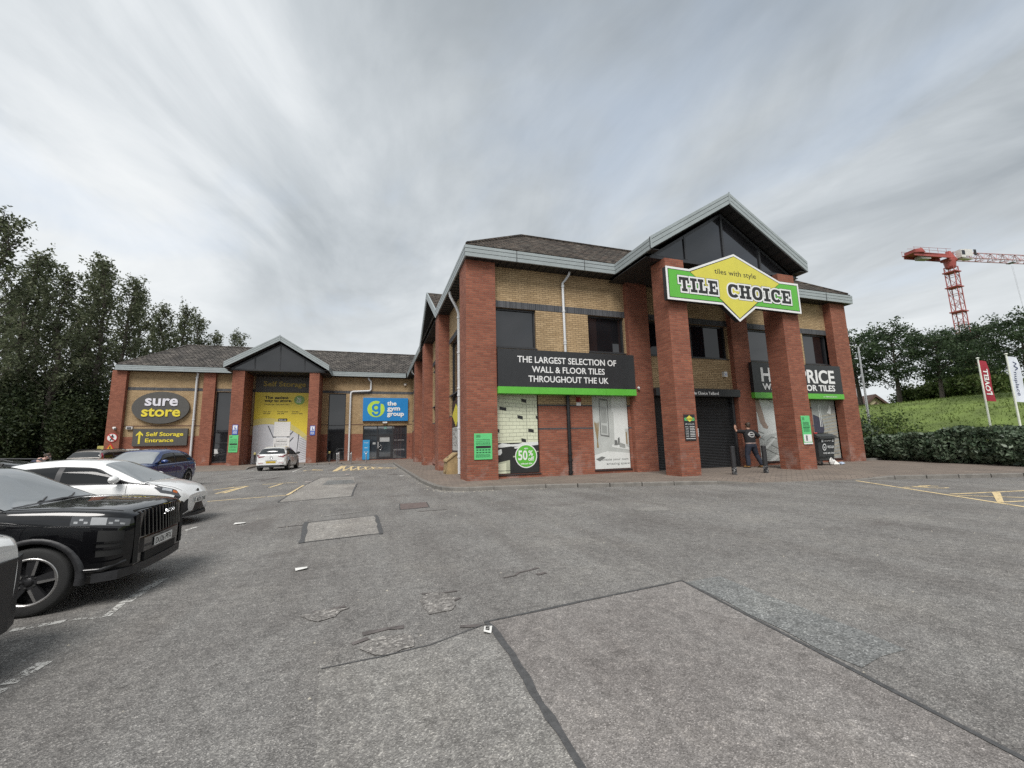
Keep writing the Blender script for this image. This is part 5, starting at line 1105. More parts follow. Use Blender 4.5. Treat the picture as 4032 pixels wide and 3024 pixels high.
    # wheels
    for ax in sp['axles']:
        for sd in (-1, 1):
            c = (ax, sd*(W-.115), r); mb = MB()
            mb.lathe([(r*.66, -.10), (r*.9, -.115), (r*.97, -.10), (r, -.06), (r, .06), (r*.97, .10), (r*.9, .115), (r*.66, .10)], c, 'y', 36); wh = mb.build('wheel', RUBBER, root, local=True)
            rm = MB(); rr = r*.68; o = sd*.085
            rm.lathe([(rr, -.09), (rr*1.03, o*.9), (rr*1.04, o*1.22), (rr*.95, o*1.24), (rr*.92, o*.8)], c, 'y', 36, 1); rm.lathe([(0, o*.1), (rr*.95, o*.1)], c, 'y', 24, 0); rm.lathe([(0, o*1.05), (rr*.20, o*1.05), (rr*.24, o*.7)], c, 'y', 16, 0)
            ns = sp.get('spokes', 5)
            for k in range(ns):
                a = 2*math.pi*k/ns+sp.get('spin', .3); u = Vector((math.cos(a), 0, math.sin(a))); v = Vector((-math.sin(a), 0, math.cos(a))); C0 = Vector(c)
                w0, w1 = rr*.14, rr*sp.get('spw', .17)
                rm.prism([C0+u*rr*.1-v*w0+Vector((0,o*.55,0)), C0+u*rr*.97-v*w1+Vector((0,o*.55,0)), C0+u*rr*.97+v*w1+Vector((0,o*.55,0)), C0+u*rr*.1+v*w0+Vector((0,o*.55,0))], (0, o*.5, 0), 0)
                if sp.get('edge'):
                    rm.prism([C0+u*rr*.30-v*w0*1.2+Vector((0,o*1.06,0)), C0+u*rr*.97-v*w1*1.15+Vector((0,o*1.06,0)), C0+u*rr*.97-v*w1*.72+Vector((0,o*1.06,0)), C0+u*rr*.30-v*w0*.4+Vector((0,o*1.06,0))], (0, o*.10, 0), 1)
                    rm.prism([C0+u*rr*.98-v*w1*1.15+Vector((0,o*1.06,0)), C0+u*rr*.99+v*w1*1.6+Vector((0,o*1.06,0)), C0+u*rr*.92+v*w1*1.6+Vector((0,o*1.06,0)), C0+u*rr*.90-v*w1*.9+Vector((0,o*1.06,0))], (0, o*.08, 0), 1)
            for k in range(5):
                a = 2*math.pi*k/5+.6; q_ = Vector(c)+Vector((math.cos(a)*rr*.27, o*1.06, math.sin(a)*rr*.27)); rm.lathe([(0, 0), (rr*.06, 0), (rr*.06, -o*.3)], q_, 'y', 8, 2)
            rm.build('rim', [sp.get('rimmat', ALLOY), sp.get('edgemat', ALLOY), GAP], wh, local=True)
    # seams, handles, mirrors
    mb = MB()
    for x in sp['seams']:
        for sd in (-1, 1): mb.tube([body(x, 2+4.7*k/12, sd, .0) for k in range(13)], .0045, 5)
    for sd in (-1, 1):
        mb.tube([body(sp['seams'][0]+(sp['seams'][-1]-sp['seams'][0])*k/10, 2.3, sd, 0) for k in range(11)], .0045, 5)
        if 'hood' in sp: a, b = sp['hood']; mb.tube([body(a+(b-a)*k/12, 6.9+.25*math.sin(k/12*1.5), sd, 0) for k in range(13)], .005, 5)
    mb.build('panel_gaps', GAP, root, local=True)
    for x in sp.get('handles', ()):
        for sd in (-1, 1):
            p = body(x, 4.9, sd, .012); mb = MB(); mb.tube([p+Vector((-.09,-sd*.02,0)), p+Vector((-.07,sd*.012,.004)), p+Vector((.07,sd*.012,.004)), p+Vector((.09,-sd*.02,0))], .016, 8); mb.build('door_handle', sp.get('handlemat', sp['paint']), root, local=True)
    mx, mz = sp['mirror']
    for sd in (-1, 1):
        mb = MB(); o = Vector((mx, sd*(yb_(mx)+.0), mz)); e = o+Vector((-.02, sd*.15, .04))
        for k in range(8):
            pass
        vs = []; 
        for i in range(7):
            th_ = math.pi*i/6
            for k in range(12): ph = 2*math.pi*k/12; vs.append(e+Vector((.085*math.sin(th_)*math.cos(ph)+.01, sd*.125*-math.cos(th_)*1.0, .078*math.sin(th_)*math.sin(ph))))
        mb.add(vs, [(i*12+k, i*12+(k+1) % 12, (i+1)*12+(k+1) % 12, (i+1)*12+k) for i in range(6) for k in range(12)], 0, True); mb.tube([o+Vector((0,-sd*.06,-.03)), e+Vector((0,-sd*.06,-.05))], .03, 8, 1)
        mb.build('wing_mirror', [sp.get('mirrormat', sp['paint']), BLKPLASTIC], root, local=True)
    return root, body, cab, patch
def numberplate(root, o, r, up, txt, mat, w=.52, h=.112):
    o, r, up = Vector(o), Vector(r), Vector(up); n = r.cross(up); mb = MB()
    mb.prism([o-r*w/2-up*h/2, o+r*w/2-up*h/2, o+r*w/2+up*h/2, o-r*w/2+up*h/2], n*.008); pl = mb.build('number_plate', mat, root, local=True)
    if not txt: return
    mb = MB(); text(mb, txt, o-r*w*.45-up*h*.33+n*.0095, w*.9, h*.66, r, up, bold=.012); mb.build('lettering', PRINT, pl, local=True)

# black SUV with the tall slatted grille
SUV = dict(W=.93, x=(-2.25,2.25), belt=1.13, r=.37, axles=(1.42,-1.33), paint=PBLACK, tumble=.33, crown=.035, spokes=5, spw=.20, spin=.25, edge=True, rimmat=ALLOYD, edgemat=ALLOY,
    hw=[(-2.25,.80),(-2.15,.90),(-1.9,.97),(-1.3,1),(1.6,1),(1.9,.985),(2.08,.955),(2.17,.90),(2.22,.83),(2.25,.74)],
    zt=[(-2.25,.98),(-2.15,1.08),(-1.9,1.13),(.9,1.15),(1.1,1.16),(1.6,1.135),(2.0,1.09),(2.16,1.055),(2.22,1.02),(2.25,.985)],
    zb=[(-2.25,.42),(-2.0,.32),(-1.0,.27),(1.0,.27),(1.9,.25),(2.15,.27),(2.25,.36)],
    roof=[(-2.12,1.10),(-1.78,1.60),(-1.0,1.66),(-.3,1.675),(.25,1.62),(.45,1.55),(1.12,1.13)],
    glass=dict(fs=(.40,1.10), rs=(-2.08,-1.80), side=[(-.30,.86,-.30,.32), (-1.20,-.40,-1.20,-.40), (-1.86,-1.28,-1.70,-1.28)], trim=(-1.95,.95,-1.78,.38)),
    seams=(.93,-.35,-1.28), handles=(-.15,-1.08), mirror=(.72,1.12), hood=(1.0,2.12))
def suv_details(root, body, patch, sp, plate_txt, paintm):
    # bonnet shut line, headlamps, grille, bumper
    for sd in (-1, 1):
        mb = MB(); patch(mb, body, 1.72, 2.215, 5.05, 5.75, sd, .006, ns=4); hl = mb.build('headlight', LAMPD, root, local=True)
        mb = MB()
        for k in range(2):
            for j in range(3): patch(mb, body, 1.75+k*.31+j*.045, 1.785+k*.31+j*.045, 5.18+.22*(j % 2), 5.34+.22*(j % 2), sd, .009, nx=2, ns=1)
        patch(mb, body, 1.90, 2.04, 5.10, 5.70, sd, .0085, nx=3, ns=2); mb.build('lamp_segments', DRL, hl, local=True)
        mb = MB(); patch(mb, body, 1.98, 2.19, 3.3, 4.7, sd, .006, ns=4); ai = mb.build('side_intake', GAP, root, local=True)
        mb = MB()
        for s0 in (3.65, 3.95): patch(mb, body, 1.95, 2.2, s0, s0+.10, sd, .016, ns=1)
        mb.build('intake_blade', sp['paint'], ai, local=True)
        mb = MB(); patch(mb, body, 1.92, 2.21, 2.7, 3.05, sd, .03, ns=2); mb.tube([body(1.90, 2.72, sd, .028), body(2.05, 2.68, sd, .04), body(2.22, 2.75, sd, .03)], .025, 8); mb.build('bumper_wing', sp['paint'], root, local=True)
        for ax in sp['axles']:
            mb = MB(); r0 = sp['r']*1.12; n = 20
            for k in range(n):
                a, b = math.pi*(-.06+1.12*k/n), math.pi*(-.06+1.12*(k+1)/n); y = sd*(sp['W']-.03); vs = []
                for aa in (a, b):
                    for rr, yy in ((r0-.005, y-sd*.04), (r0, y+sd*.036), (r0+.055, y+sd*.034), (r0+.075, y-sd*.03)): vs.append((ax+math.cos(aa)*rr, yy, sp['r']+math.sin(aa)*rr))
                mb.add(vs, [(0,1,5,4), (1,2,6,5), (2,3,7,6)], 0, True)
            mb.build('wheel_arch_trim', BLKPLASTIC, root, local=True)
        mb = MB(); mb.box(-.95, .95, min(sd*.86, sd*.945), max(sd*.86, sd*.945), .27, .37); mb.build('side_sill', BLKPLASTIC, root, local=True, bevel=.02)
        mb = MB(); mb.tube([(-1.75, sd*.60, 1.63), (-1.6, sd*.60, 1.69), (-.1, sd*.60, 1.715), (.15, sd*.60, 1.65)], .018, 8); mb.build('roof_rail', BLKPLASTIC, root, local=True)
        mb = MB(); patch(mb, body, -2.2, -1.92, 5.4, 6.3, sd, .006, ns=3); mb.build('tail_light', LAMPR, root, local=True)
    gx0 = 2.262; mb = MB(); n = 16
    bow = lambda y: gx0-.055*(y/.6)**2
    for k in range(n):
        ya, yb2 = -.62+1.24*k/n, -.62+1.24*(k+1)/n
        mb.add([(bow(ya),ya,.70), (bow(yb2),yb2,.70), (bow(yb2)-.03,yb2,1.06), (bow(ya)-.03,ya,1.06)], [(0,1,2,3)])
    mb.box(2.12, 2.20, -.62, .62, .70, 1.05)
    for s_ in (-1, 1): mb.prism([(2.262,s_*.60,.42), (2.262,s_*.70,.42), (2.235,s_*.78,.42), (2.235,s_*.78,1.0), (2.25,s_*.70,1.03), (2.25,s_*.60,1.03)], (-.01,0,.0)) if False else mb.add([(2.262,s_*.60,.42), (2.258,s_*.71,.42), (2.252,s_*.71,1.0), (2.255,s_*.60,1.03)], [(0,1,2,3)])  # dark side panels added to cover the bright reflection on the nose
    gr_ = mb.build('grille', GAP, root, local=True)
    mb = MB(); cm = MB()
    for k in range(15):
        y = -.58+1.16*k/14; x = bow(y); h0, h1 = .715-.0*abs(y), 1.055-.02*(abs(y)/.58)
        mb.prism([(x,y-.020,h0), (x+.05,y-.012,h0), (x+.05,y+.012,h0), (x,y+.020,h0)], (-.03,0,h1-h0)); cm.prism([(x+.052,y-.012,h0+.01), (x+.058,y-.008,h0+.01), (x+.058,y-.001,h0+.01), (x+.052,y-.001,h0+.01)], (-.03,0,h1-h0-.02))
    mb.build('slats', sp['paint'], gr_, local=True); cm.build('slat_edges', plain('dark_chrome', (.10,.10,.10), .25, .8), gr_, local=True)
    mb = MB(); text(mb, 'JAECOO', (gx0+.066,-.155,.945), .31, .045, (0,1,0), (0,0,1), bold=.02, depth=.012); mb.build('badge_lettering', CHROME, gr_, local=True)
    mb = MB(); mb.prism([(2.2,-.70,.52), (2.275,-.5,.52), (2.285,0,.52), (2.275,.5,.52), (2.2,.70,.52)], (0,0,.17)); mb.build('bumper_panel', sp['paint'], root, local=True, bevel=.02)
    mb = MB(); mb.prism([(1.98,-.94,.30), (2.19,-.865,.30), (2.255,-.66,.30), (2.285,-.3,.30), (2.29,0,.30), (2.285,.3,.30), (2.255,.66,.30), (2.19,.865,.30), (1.98,.94,.30)], (0,0,.10)); lo = mb.build('lower_bumper', BLKPLASTIC, root, local=True, bevel=.02)
    mb = MB(); mb.box(2.2, 2.27, -.45, .45, .405, .515); mb.build('lower_grille', GAP, root, local=True)
    if plate_txt: numberplate(root, (2.288,0,.60), (0,1,0), (0,0,1), plate_txt, PLW)
    mb = MB()
    for yc in (-.35, .2): mb.tube([(1.13,yc,1.19), (.93,yc+.48,1.235)], .012, 6); mb.tube([(1.10,yc+.02,1.185), (1.13,yc,1.20)], .02, 6)
    mb.build('wiper', BLKPLASTIC, root, local=True)
    mb = MB(); mb.prism([(1.10,-.74,1.165), (1.16,-.6,1.172), (1.18,0,1.205), (1.16,.6,1.172), (1.10,.74,1.165)], (-.03,0,.012)); mb.build('cowl', BLKPLASTIC, root, local=True)
t, bd, cb, pt = make_car('parked_car', 'glossy black SUV with tall slatted grille and plate DU26 PFX, nearest whole car', 'car', SUV, 'cars parked along the left side')
suv_details(t, bd, pt, SUV, 'DU26 PFX', PBLACK)
t.location = (-2.80-1.34*.8-.17, 5.75, 0); t.rotation_euler.z = R(1); t.scale = (.8,)*3
# white car whose front corner cuts into the picture beside it
SUV2 = dict(SUV); SUV2.update(paint=PWHITE_, edge=False, rimmat=ALLOYD, spokes=7, spw=.08)
t, bd, cb, pt = make_car('parked_car', 'white car with black lower bumper, only its front corner in view at the left edge', 'car', SUV2, 'cars parked along the left side')
for sd in (-1, 1):
    mb = MB(); pt(mb, bd, 1.86, 2.18, 5.9, 6.5, sd, .006, ns=4); mb.build('headlight', LAMPW, t, local=True)
    mb = MB(); pt(mb, bd, 1.75, 2.2, 1.4, 5.0, sd, .012, ns=7); mb.build('bumper_corner', BLKPLASTIC, t, local=True)
    mb = MB(); pt(mb, bd, 1.9, 2.2, 5.1, 5.35, sd, .008, ns=2); mb.build('bumper_slot', GAP, t, local=True)
mb = MB(); mb.prism([(1.98,-.945,.28), (2.19,-.87,.28), (2.265,-.66,.28), (2.30,-.3,.28), (2.30,.3,.28), (2.265,.66,.28), (2.19,.87,.28), (1.98,.945,.28)], (0,0,.60)); mb.build('lower_bumper', BLKPLASTIC, t, local=True, bevel=.02)
t.location = (-4.16, 3.40, 0); t.rotation_euler.z = R(2); t.scale = (.8,)*3

# small hatchbacks
HAT = dict(W=.83, x=(-1.83,1.85), belt=.98, r=.30, axles=(1.18,-1.17), paint=PWHITE_, tumble=.36, crown=.03, spokes=8, spw=.07,
    hw=[(-1.83,.78),(-1.75,.90),(-1.5,.97),(-1.0,1),(1.2,1),(1.5,.96),(1.7,.88),(1.79,.78),(1.85,.62)],
    zt=[(-1.83,.86),(-1.74,.97),(-1.5,1.0),(.6,.98),(.95,.99),(1.3,.93),(1.6,.84),(1.76,.74),(1.85,.62)],
    zb=[(-1.83,.40),(-1.6,.28),(-1.0,.2),(1.0,.2),(1.6,.20),(1.78,.22),(1.85,.32)],
    roof=[(-1.74,.95),(-1.55,1.32),(-1.0,1.44),(-.4,1.48),(.15,1.44),(.32,1.38),(1.12,.96)],
    glass=dict(fs=(.30,1.08), rs=(-1.70,-1.48), side=[(-.32,.86,-.32,.20), (-1.0,-.42,-1.0,-.42)], trim=(-1.25,.98,-1.12,.28)),
    seams=(.82,-.37), handles=(-.22,), mirror=(.66,1.03), hood=(.98,1.72))
t, bd, cb, pt = make_car('parked_car', 'white hatchback with black lower grille and round badge parked beyond the black SUV', 'car', HAT, 'cars parked along the left side')
for sd in (-1, 1):
    mb = MB(); pt(mb, bd, 1.42, 1.76, 5.0, 6.35, sd, .006, ns=5, xa2=1.18, xb2=1.66); hl = mb.build('headlight', LAMPD, t, local=True)
    mb = MB(); pt(mb, bd, 1.44, 1.60, 5.5, 6.1, sd, .009, nx=3, ns=2); mb.build('lamp', LAMPW, hl, local=True)
    mb = MB(); pt(mb, bd, 1.62, 1.69, 5.5, 6.0, sd, .0095, nx=2, ns=2); mb.build('indicator', plain('indicator_amber', (.45,.12,.03), .2), hl, local=True)
    mb = MB(); pt(mb, bd, .86, 1.35, 6.05, 6.6, sd, .004, ns=3, xa2=.95); mb.build('wing_trim', BLKPLASTIC, t, local=True)
    mb = MB(); pt(mb, bd, -1.80, -1.60, 5.2, 6.3, sd, .006, ns=3); mb.build('tail_light', LAMPR, t, local=True)
    mb = MB(); pt(mb, bd, 1.40, 1.80, 2.1, 4.6, sd, .008, ns=4, xa=1.6 if False else 1.62, xa2=1.74) if False else pt(mb, bd, 1.52, 1.845, 1.2, 5.0, sd, .006, ns=6, xa2=1.66); mb.build('bumper_corner', BLKPLASTIC, t, local=True)
    mb = MB(); pt(mb, bd, 1.60, 1.68, 1.7, 5.2, sd, .014, nx=3, ns=6, xa2=1.76, xb2=1.848); mb.build('bumper_blade', PWHITE_, t, local=True)
mb = MB(); mb.prism([(1.70,-.60,.30), (1.84,-.44,.30), (1.875,0,.30), (1.84,.44,.30), (1.70,.60,.30)], (-.02,0,.27)); mb.build('grille', BLKPLASTIC, t, local=True, bevel=.02)
mb = MB(); mb.prism([(1.55,-.74,.19), (1.80,-.55,.19), (1.93,-.2,.19), (1.93,.2,.19), (1.80,.55,.19), (1.55,.74,.19)], (0,0,.055)); mb.build('front_lip', BLKPLASTIC, t, local=True, bevel=.015)
mb = MB(); mb.lathe([(.035,0), (.06,.004), (.065,.012), (.055,.02), (.035,.012)], (1.80,0,.70), 'x', 20); mb.tube([(1.815,-.03,.70), (1.815,.03,.70)], .010, 6); mb.tube([(1.815,0,.74), (1.815,0,.66)], .008, 6); mb.build('badge', PRINT, t, local=True)
numberplate(t, (1.885,0,.52), (0,1,0), (0,0,1), 'BG71 TNE', PLW)
mb = MB(); mb.tube([(-.95,.0,1.50), (-.95,0,1.53), (-1.1,0,1.68)], [.02,.012,.004], 6); mb.build('aerial', BLKPLASTIC, t, local=True)
mb = MB(); mb.tube([(1.02,-.35,1.02), (.86,.3,1.06)], .012, 6); mb.tube([(1.02,.3,1.02), (.88,.62,1.04)], .012, 6); mb.build('wiper', BLKPLASTIC, t, local=True)
t.location = (-3.40-1.85*.88, 10.35, 0); t.rotation_euler.z = R(-1); t.scale = (.88,)*3
HAT2 = dict(HAT); HAT2.update(paint=PBLACK, x=(-2.1,2.1), axles=(1.3,-1.3), W=.88, r=.31)
HAT2.update(hw=[(a*1.14, b) for a, b in HAT['hw']], zt=[(a*1.14, b) for a, b in HAT['zt']], zb=[(a*1.14, b) for a, b in HAT['zb']], roof=[(a*1.14, b) for a, b in HAT['roof']], seams=(.93,-.42))
HAT2['glass'] = dict(fs=(.34,1.23), rs=(-1.94,-1.69), side=[(-.36,.98,-.36,.23), (-1.14,-.48,-1.14,-.48)], trim=(-1.42,1.1,-1.27,.32))
t, bd, cb, pt = make_car('parked_car', 'black car with roof rails almost hidden behind the white hatchback', 'car', HAT2, 'cars parked along the left side')
for sd in (-1, 1):
    mb = MB(); mb.tube([(-1.5,sd*.55,1.44), (-1.3,sd*.55,1.50), (-.1,sd*.55,1.545), (.15,sd*.55,1.50)], .018, 8); mb.build('roof_rail', BLKPLASTIC, t, local=True)
    mb = MB(); pt(mb, bd, 1.6, 1.95, 5.7, 6.5, sd, .006, ns=4); mb.build('headlight', LAMPD, t, local=True)
    mb = MB(); pt(mb, bd, -2.06, -1.82, 5.2, 6.3, sd, .006, ns=3); mb.build('tail_light', LAMPR, t, local=True)
t.location = (-9.1, 13.1, 0); t.rotation_euler.z = R(180); t.scale = (.88,)*3
# white hatchback seen from behind in front of the hoarding
I20 = dict(HAT); I20.update(W=.87, x=(-2.0,2.02), axles=(1.28,-1.27), r=.31, spokes=10, spw=.06,
    hw=[(-2.0,.80),(-1.95,.90),(-1.75,.965),(-1.2,1),(1.3,1),(1.65,.96),(1.87,.86),(1.97,.74),(2.02,.6)],
    zt=[(-2.0,.90),(-1.93,.98),(-1.75,1.0),(.6,.95),(1.0,.97),(1.4,.92),(1.75,.83),(1.93,.73),(2.02,.6)],
    zb=[(-2.0,.38),(-1.9,.30),(-1.2,.21),(1.0,.2),(1.7,.20),(1.95,.22),(2.02,.32)],
    roof=[(-1.90,.96),(-1.62,1.34),(-1.1,1.45),(-.4,1.48),(.2,1.44),(.38,1.38),(1.2,.94)],
    glass=dict(fs=(.36,1.16), rs=(-1.88,-1.58), side=[(-.30,.92,-.30,.25), (-1.12,-.40,-1.12,-.40), (-1.5,-1.2,-1.4,-1.2)], trim=(-1.6,1.05,-1.42,.32)),
    seams=(.86,-.35,-1.16), handles=(-.20,-1.0), mirror=(.7,1.0), hood=(1.05,1.88), mirrormat=BLKPLASTIC)
t, bd, cb, pt = make_car('parked_car', 'white hatchback seen from behind, parked nose to the storage hoarding', 'car', I20, 'cars parked along the left side')
for sd in (-1, 1):
    mb = MB(); pt(mb, bd, -1.985, -1.55, 5.6, 6.5, sd, .006, ns=4, xa2=-1.97, xb2=-1.70); mb.prism([(-2.015,sd*.70,.80), (-2.015,sd*.40,.86), (-2.0,sd*.33,.895), (-1.985,sd*.72,.965)], (.06,0,0)); mb.build('tail_light', LAMPR, t, local=True)
    mb = MB(); mb.box(-2.045, -2.02, min(sd*.42, sd*.68), max(sd*.42, sd*.68), .455, .50); mb.build('reflector', LAMPR, t, local=True, bevel=.01)
    mb = MB(); pt(mb, bd, 1.55, 1.93, 5.7, 6.5, sd, .006, ns=4); mb.build('headlight', LAMPD, t, local=True)
mb = MB(); mb.prism([(-1.94,-.80,.36), (-2.035,-.6,.36), (-2.05,0,.36), (-2.035,.6,.36), (-1.94,.80,.36)], (0,0,.22)); mb.build('rear_bumper', PWHITE_, t, local=True, bevel=.03)
mb = MB(); mb.prism([(-1.90,-.72,.22), (-2.03,-.5,.22), (-2.04,.5,.22), (-1.90,.72,.22)], (0,0,.15)); mb.build('lower_valance', BLKPLASTIC, t, local=True)
mb = MB(); mb.lathe([(.06,0), (.085,-.012), (.075,-.02)], (-2.0,0,.80), 'x', 18); mb.build('badge', CHROME, t, local=True)
mb = MB(); mb.tube([(-1.83,-.12,1.10), (-1.86,.12,1.06), (-1.88,.34,1.04)], .018, 6); mb.build('rear_wiper', BLKPLASTIC, t, local=True)
mb = MB(); mb.tube([(-1.3,0,1.46), (-1.33,0,1.52), (-1.48,0,1.70)], [.03,.014,.004], 6); mb.build('aerial', BLKPLASTIC, t, local=True)
mb = MB(); mb.prism([(-2.055,-.32,.60), (-2.06,0,.615), (-2.055,.32,.60), (-2.03,.32,.60), (-2.03,-.32,.60)], (0,0,.02)); mb.build('plate_recess', BLKPLASTIC, t, local=True)
numberplate(t, (-2.052,0,.53), (0,-1,0), (0,0,1), 'YH16 KLA', PLY)
t.location = (-6.45, 33.88, 0); t.rotation_euler.z = R(88); t.scale = (1.1,)*3
# blue crossover
BLU = dict(SUV); BLU.update(paint=PBLUE, W=.90, x=(-2.2,2.2), r=.345, edge=False, spokes=5, spw=.12, rimmat=ALLOYD, crown=.03,
    zt=[(-2.2,.92),(-2.08,1.03),(-1.85,1.07),(.8,1.0),(1.1,1.02),(1.6,.97),(2.0,.88),(2.13,.80),(2.2,.68)],
    zb=[(-2.2,.40),(-2.0,.30),(-1.0,.23),(1.0,.23),(1.9,.22),(2.1,.25),(2.2,.36)],
    hw=[(-2.2,.76),(-2.1,.90),(-1.85,.97),(-1.2,1),(1.4,1),(1.8,.96),(2.05,.86),(2.15,.76),(2.2,.66)],
    roof=[(-2.0,1.02),(-1.62,1.40),(-1.0,1.52),(-.3,1.55),(.2,1.50),(.40,1.43),(1.22,1.0)],
    glass=dict(fs=(.36,1.18), rs=(-1.96,-1.62), side=[(-.32,.95,-.32,.26), (-1.18,-.42,-1.18,-.42), (-1.62,-1.26,-1.46,-1.26)], trim=(-1.78,1.04,-1.5,.34)), mirror=(.74,1.05), hood=(1.05,2.05))
t, bd, cb, pt = make_car('parked_car', 'deep blue crossover facing the camera, parked before the entrance sign', 'car', BLU, 'cars parked along the left side')
for sd in (-1, 1):
    mb = MB(); pt(mb, bd, 1.75, 2.1, 5.7, 6.4, sd, .006, ns=4); mb.build('headlight', LAMPD, t, local=True)
    mb = MB(); pt(mb, bd, -2.17, -1.80, 5.5, 6.3, sd, .006, ns=4); mb.build('tail_light', LAMPR, t, local=True)
    mb = MB(); mb.box(-.95, .95, min(sd*.84, sd*.915), max(sd*.84, sd*.915), .23, .33); mb.build('side_sill', BLKPLASTIC, t, local=True, bevel=.02)
mb = MB(); mb.prism([(2.1,-.5,.40), (2.215,-.35,.40), (2.24,0,.40), (2.215,.35,.40), (2.1,.5,.40)], (-.02,0,.32)); mb.build('grille', BLKPLASTIC, t, local=True)
mb = MB(); mb.lathe([(0,.0), (.06,.0), (.06,-.02)], (2.24,0,.66), 'x', 16); mb.build('badge', CHROME, t, local=True)
mb = MB(); mb.tube([(-1.2,0,1.56), (-1.3,0,1.60), (-1.36,0,1.60)], [.03,.02,.01], 6); mb.build('aerial', BLKPLASTIC, t, local=True)
numberplate(t, (2.245,0,.50), (0,1,0), (0,0,1), '', PLW)
t.location = (-8.35, 19.8, 0); t.rotation_euler.z = R(265); t.scale = (.98,)*3
# silver estate seen from behind
EST = dict(HAT); EST.update(paint=PSILV, W=.90, x=(-2.35,2.3), axles=(1.42,-1.36), r=.33, tumble=.30,
    hw=[(-2.35,.82),(-2.28,.92),(-2.0,.975),(-1.4,1),(1.5,1),(1.9,.96),(2.15,.86),(2.25,.76),(2.3,.66)],
    zt=[(-2.35,.92),(-2.25,.98),(-2.0,1.0),(.7,.96),(1.1,.98),(1.6,.92),(2.0,.84),(2.2,.74),(2.3,.62)],
    zb=[(-2.35,.40),(-2.1,.30),(-1.2,.2),(1.0,.2),(2.0,.2),(2.2,.24),(2.3,.34)],
    roof=[(-2.30,.97),(-2.08,1.36),(-1.6,1.45),(-.5,1.49),(.1,1.46),(.30,1.40),(1.25,.96)],
    glass=dict(fs=(.28,1.2), rs=(-2.27,-2.06), side=[(-.25,.98,-.25,.2), (-1.15,-.35,-1.15,-.35), (-1.95,-1.25,-1.9,-1.25)], trim=(-2.0,1.06,-1.93,.26)),
    seams=(.95,-.3,-1.2), handles=(-.15,-1.05), mirror=(.75,1.02), hood=(1.1,2.1))
t, bd, cb, pt = make_car('parked_car', 'silver estate car with tall red tail lamps and roof rails near the tree line', 'car', EST, 'cars parked along the left side')
for sd in (-1, 1):
    mb = MB(); pt(mb, bd, -2.33, -2.02, 5.3, 6.3, sd, .008, ns=3); pt(mb, cb, -2.22, -2.04, .1, 2.4, sd, .012, nx=4, ns=5, xa2=-2.06, xb2=-1.96); mb.build('tail_light', plain('lamp_bright_red', (.30,.012,.035), .15, coat=1), t, local=True)
    mb = MB(); mb.tube([(-1.9,sd*.60,1.42), (-1.75,sd*.60,1.49), (-.2,sd*.60,1.54), (.1,sd*.60,1.48)], .02, 8); mb.build('roof_rail', BLKPLASTIC, t, local=True)
    mb = MB(); pt(mb, bd, 1.8, 2.15, 5.7, 6.4, sd, .006, ns=4); mb.build('headlight', LAMPD, t, local=True)
mb = MB(); mb.prism([(-2.28,-.82,.38), (-2.38,-.6,.38), (-2.39,.6,.38), (-2.28,.82,.38)], (0,0,.24)); mb.build('rear_bumper', PSILV, t, local=True, bevel=.03)
mb = MB(); mb.tube([(-2.24,.0,1.06), (-2.28,.32,1.02)], .016, 6); mb.build('rear_wiper', BLKPLASTIC, t, local=True)
numberplate(t, (-2.39,0,.70), (0,-1,0), (0,0,1), '', PLY)
t.location = (-17.2, 36.2, 0); t.rotation_euler.z = R(84); t.scale = (1.12,)*3
# ---------------------------------------------------------------- street furniture
def az(px, py, rr):
    d = _r*((px-2016)/1616.1086) + _u*(-(py-1512)/1616.1086) + _f; h = math.hypot(d.x, d.y)
    return Vector((d.x/h*rr, d.y/h*rr, CAM_H+d.z/h*rr))
BOLL = plain('scuffed_black_paint', (.022, .022, .024), .5, var=.3, vs=9, grime=.3)
SCUFF = worn_paint('scuffed_bollard_foot', (.30, .30, .30), .56)
def bollard(label, o, h, r, bands=False):
    t = thing('bollard', label, 'bollard', o, group='black bollards'); mb = MB()
    if not bands:
        mb.tube([(0,0,0), (0,0,h-.01)], r, 18); mb.lathe([(r, h-.012), (r*.96, h), (0, h+.004)], (0,0,0), 'z', 18); mb.build('post', BOLL, t, local=True)
        mb = MB(); mb.lathe([(r*1.03, 0), (r*1.03, .26), (r, .265)], (0,0,0), 'z', 18); mb.build('worn_foot', SCUFF, t, local=True)
    else:
        mb.lathe([(r*1.4,0), (r*1.4,.12), (r,.16), (r,h*.80), (r*1.15,h*.82), (r*1.15,h*.96), (r*.8,h), (0,h+.01)], (0,0,0), 'z', 18); mb.build('post', BOLL, t, local=True)
        mb = MB(); mb.lathe([(r*1.17,h*.83), (r*1.17,h*.875)], (0,0,0), 'z', 18); mb.lathe([(r*1.17,h*.925), (r*1.17,h*.96), (r*.84,h*1.003), (0,h+.015)], (0,0,0), 'z', 18); mb.build('yellow_bands', plain('bollard_yellow', (.55,.48,.18), .5), t, local=True)
    return t
bollard('scuffed black bollard before the shutter left of the man', G(2893,1869,.12), 1.03, .085)
bollard('scuffed black bollard on the pavement right of the man', G(3017,1862,.12), 1.02, .085)
bollard('black bollard with yellow bands beside the white car and hoarding', (-10.18,43.0,.12), 1.05, .085, True)
bollard('black bollard with yellow bands before the tall dark gym window', (-4.1,44.2,.12), .98, .085, True)
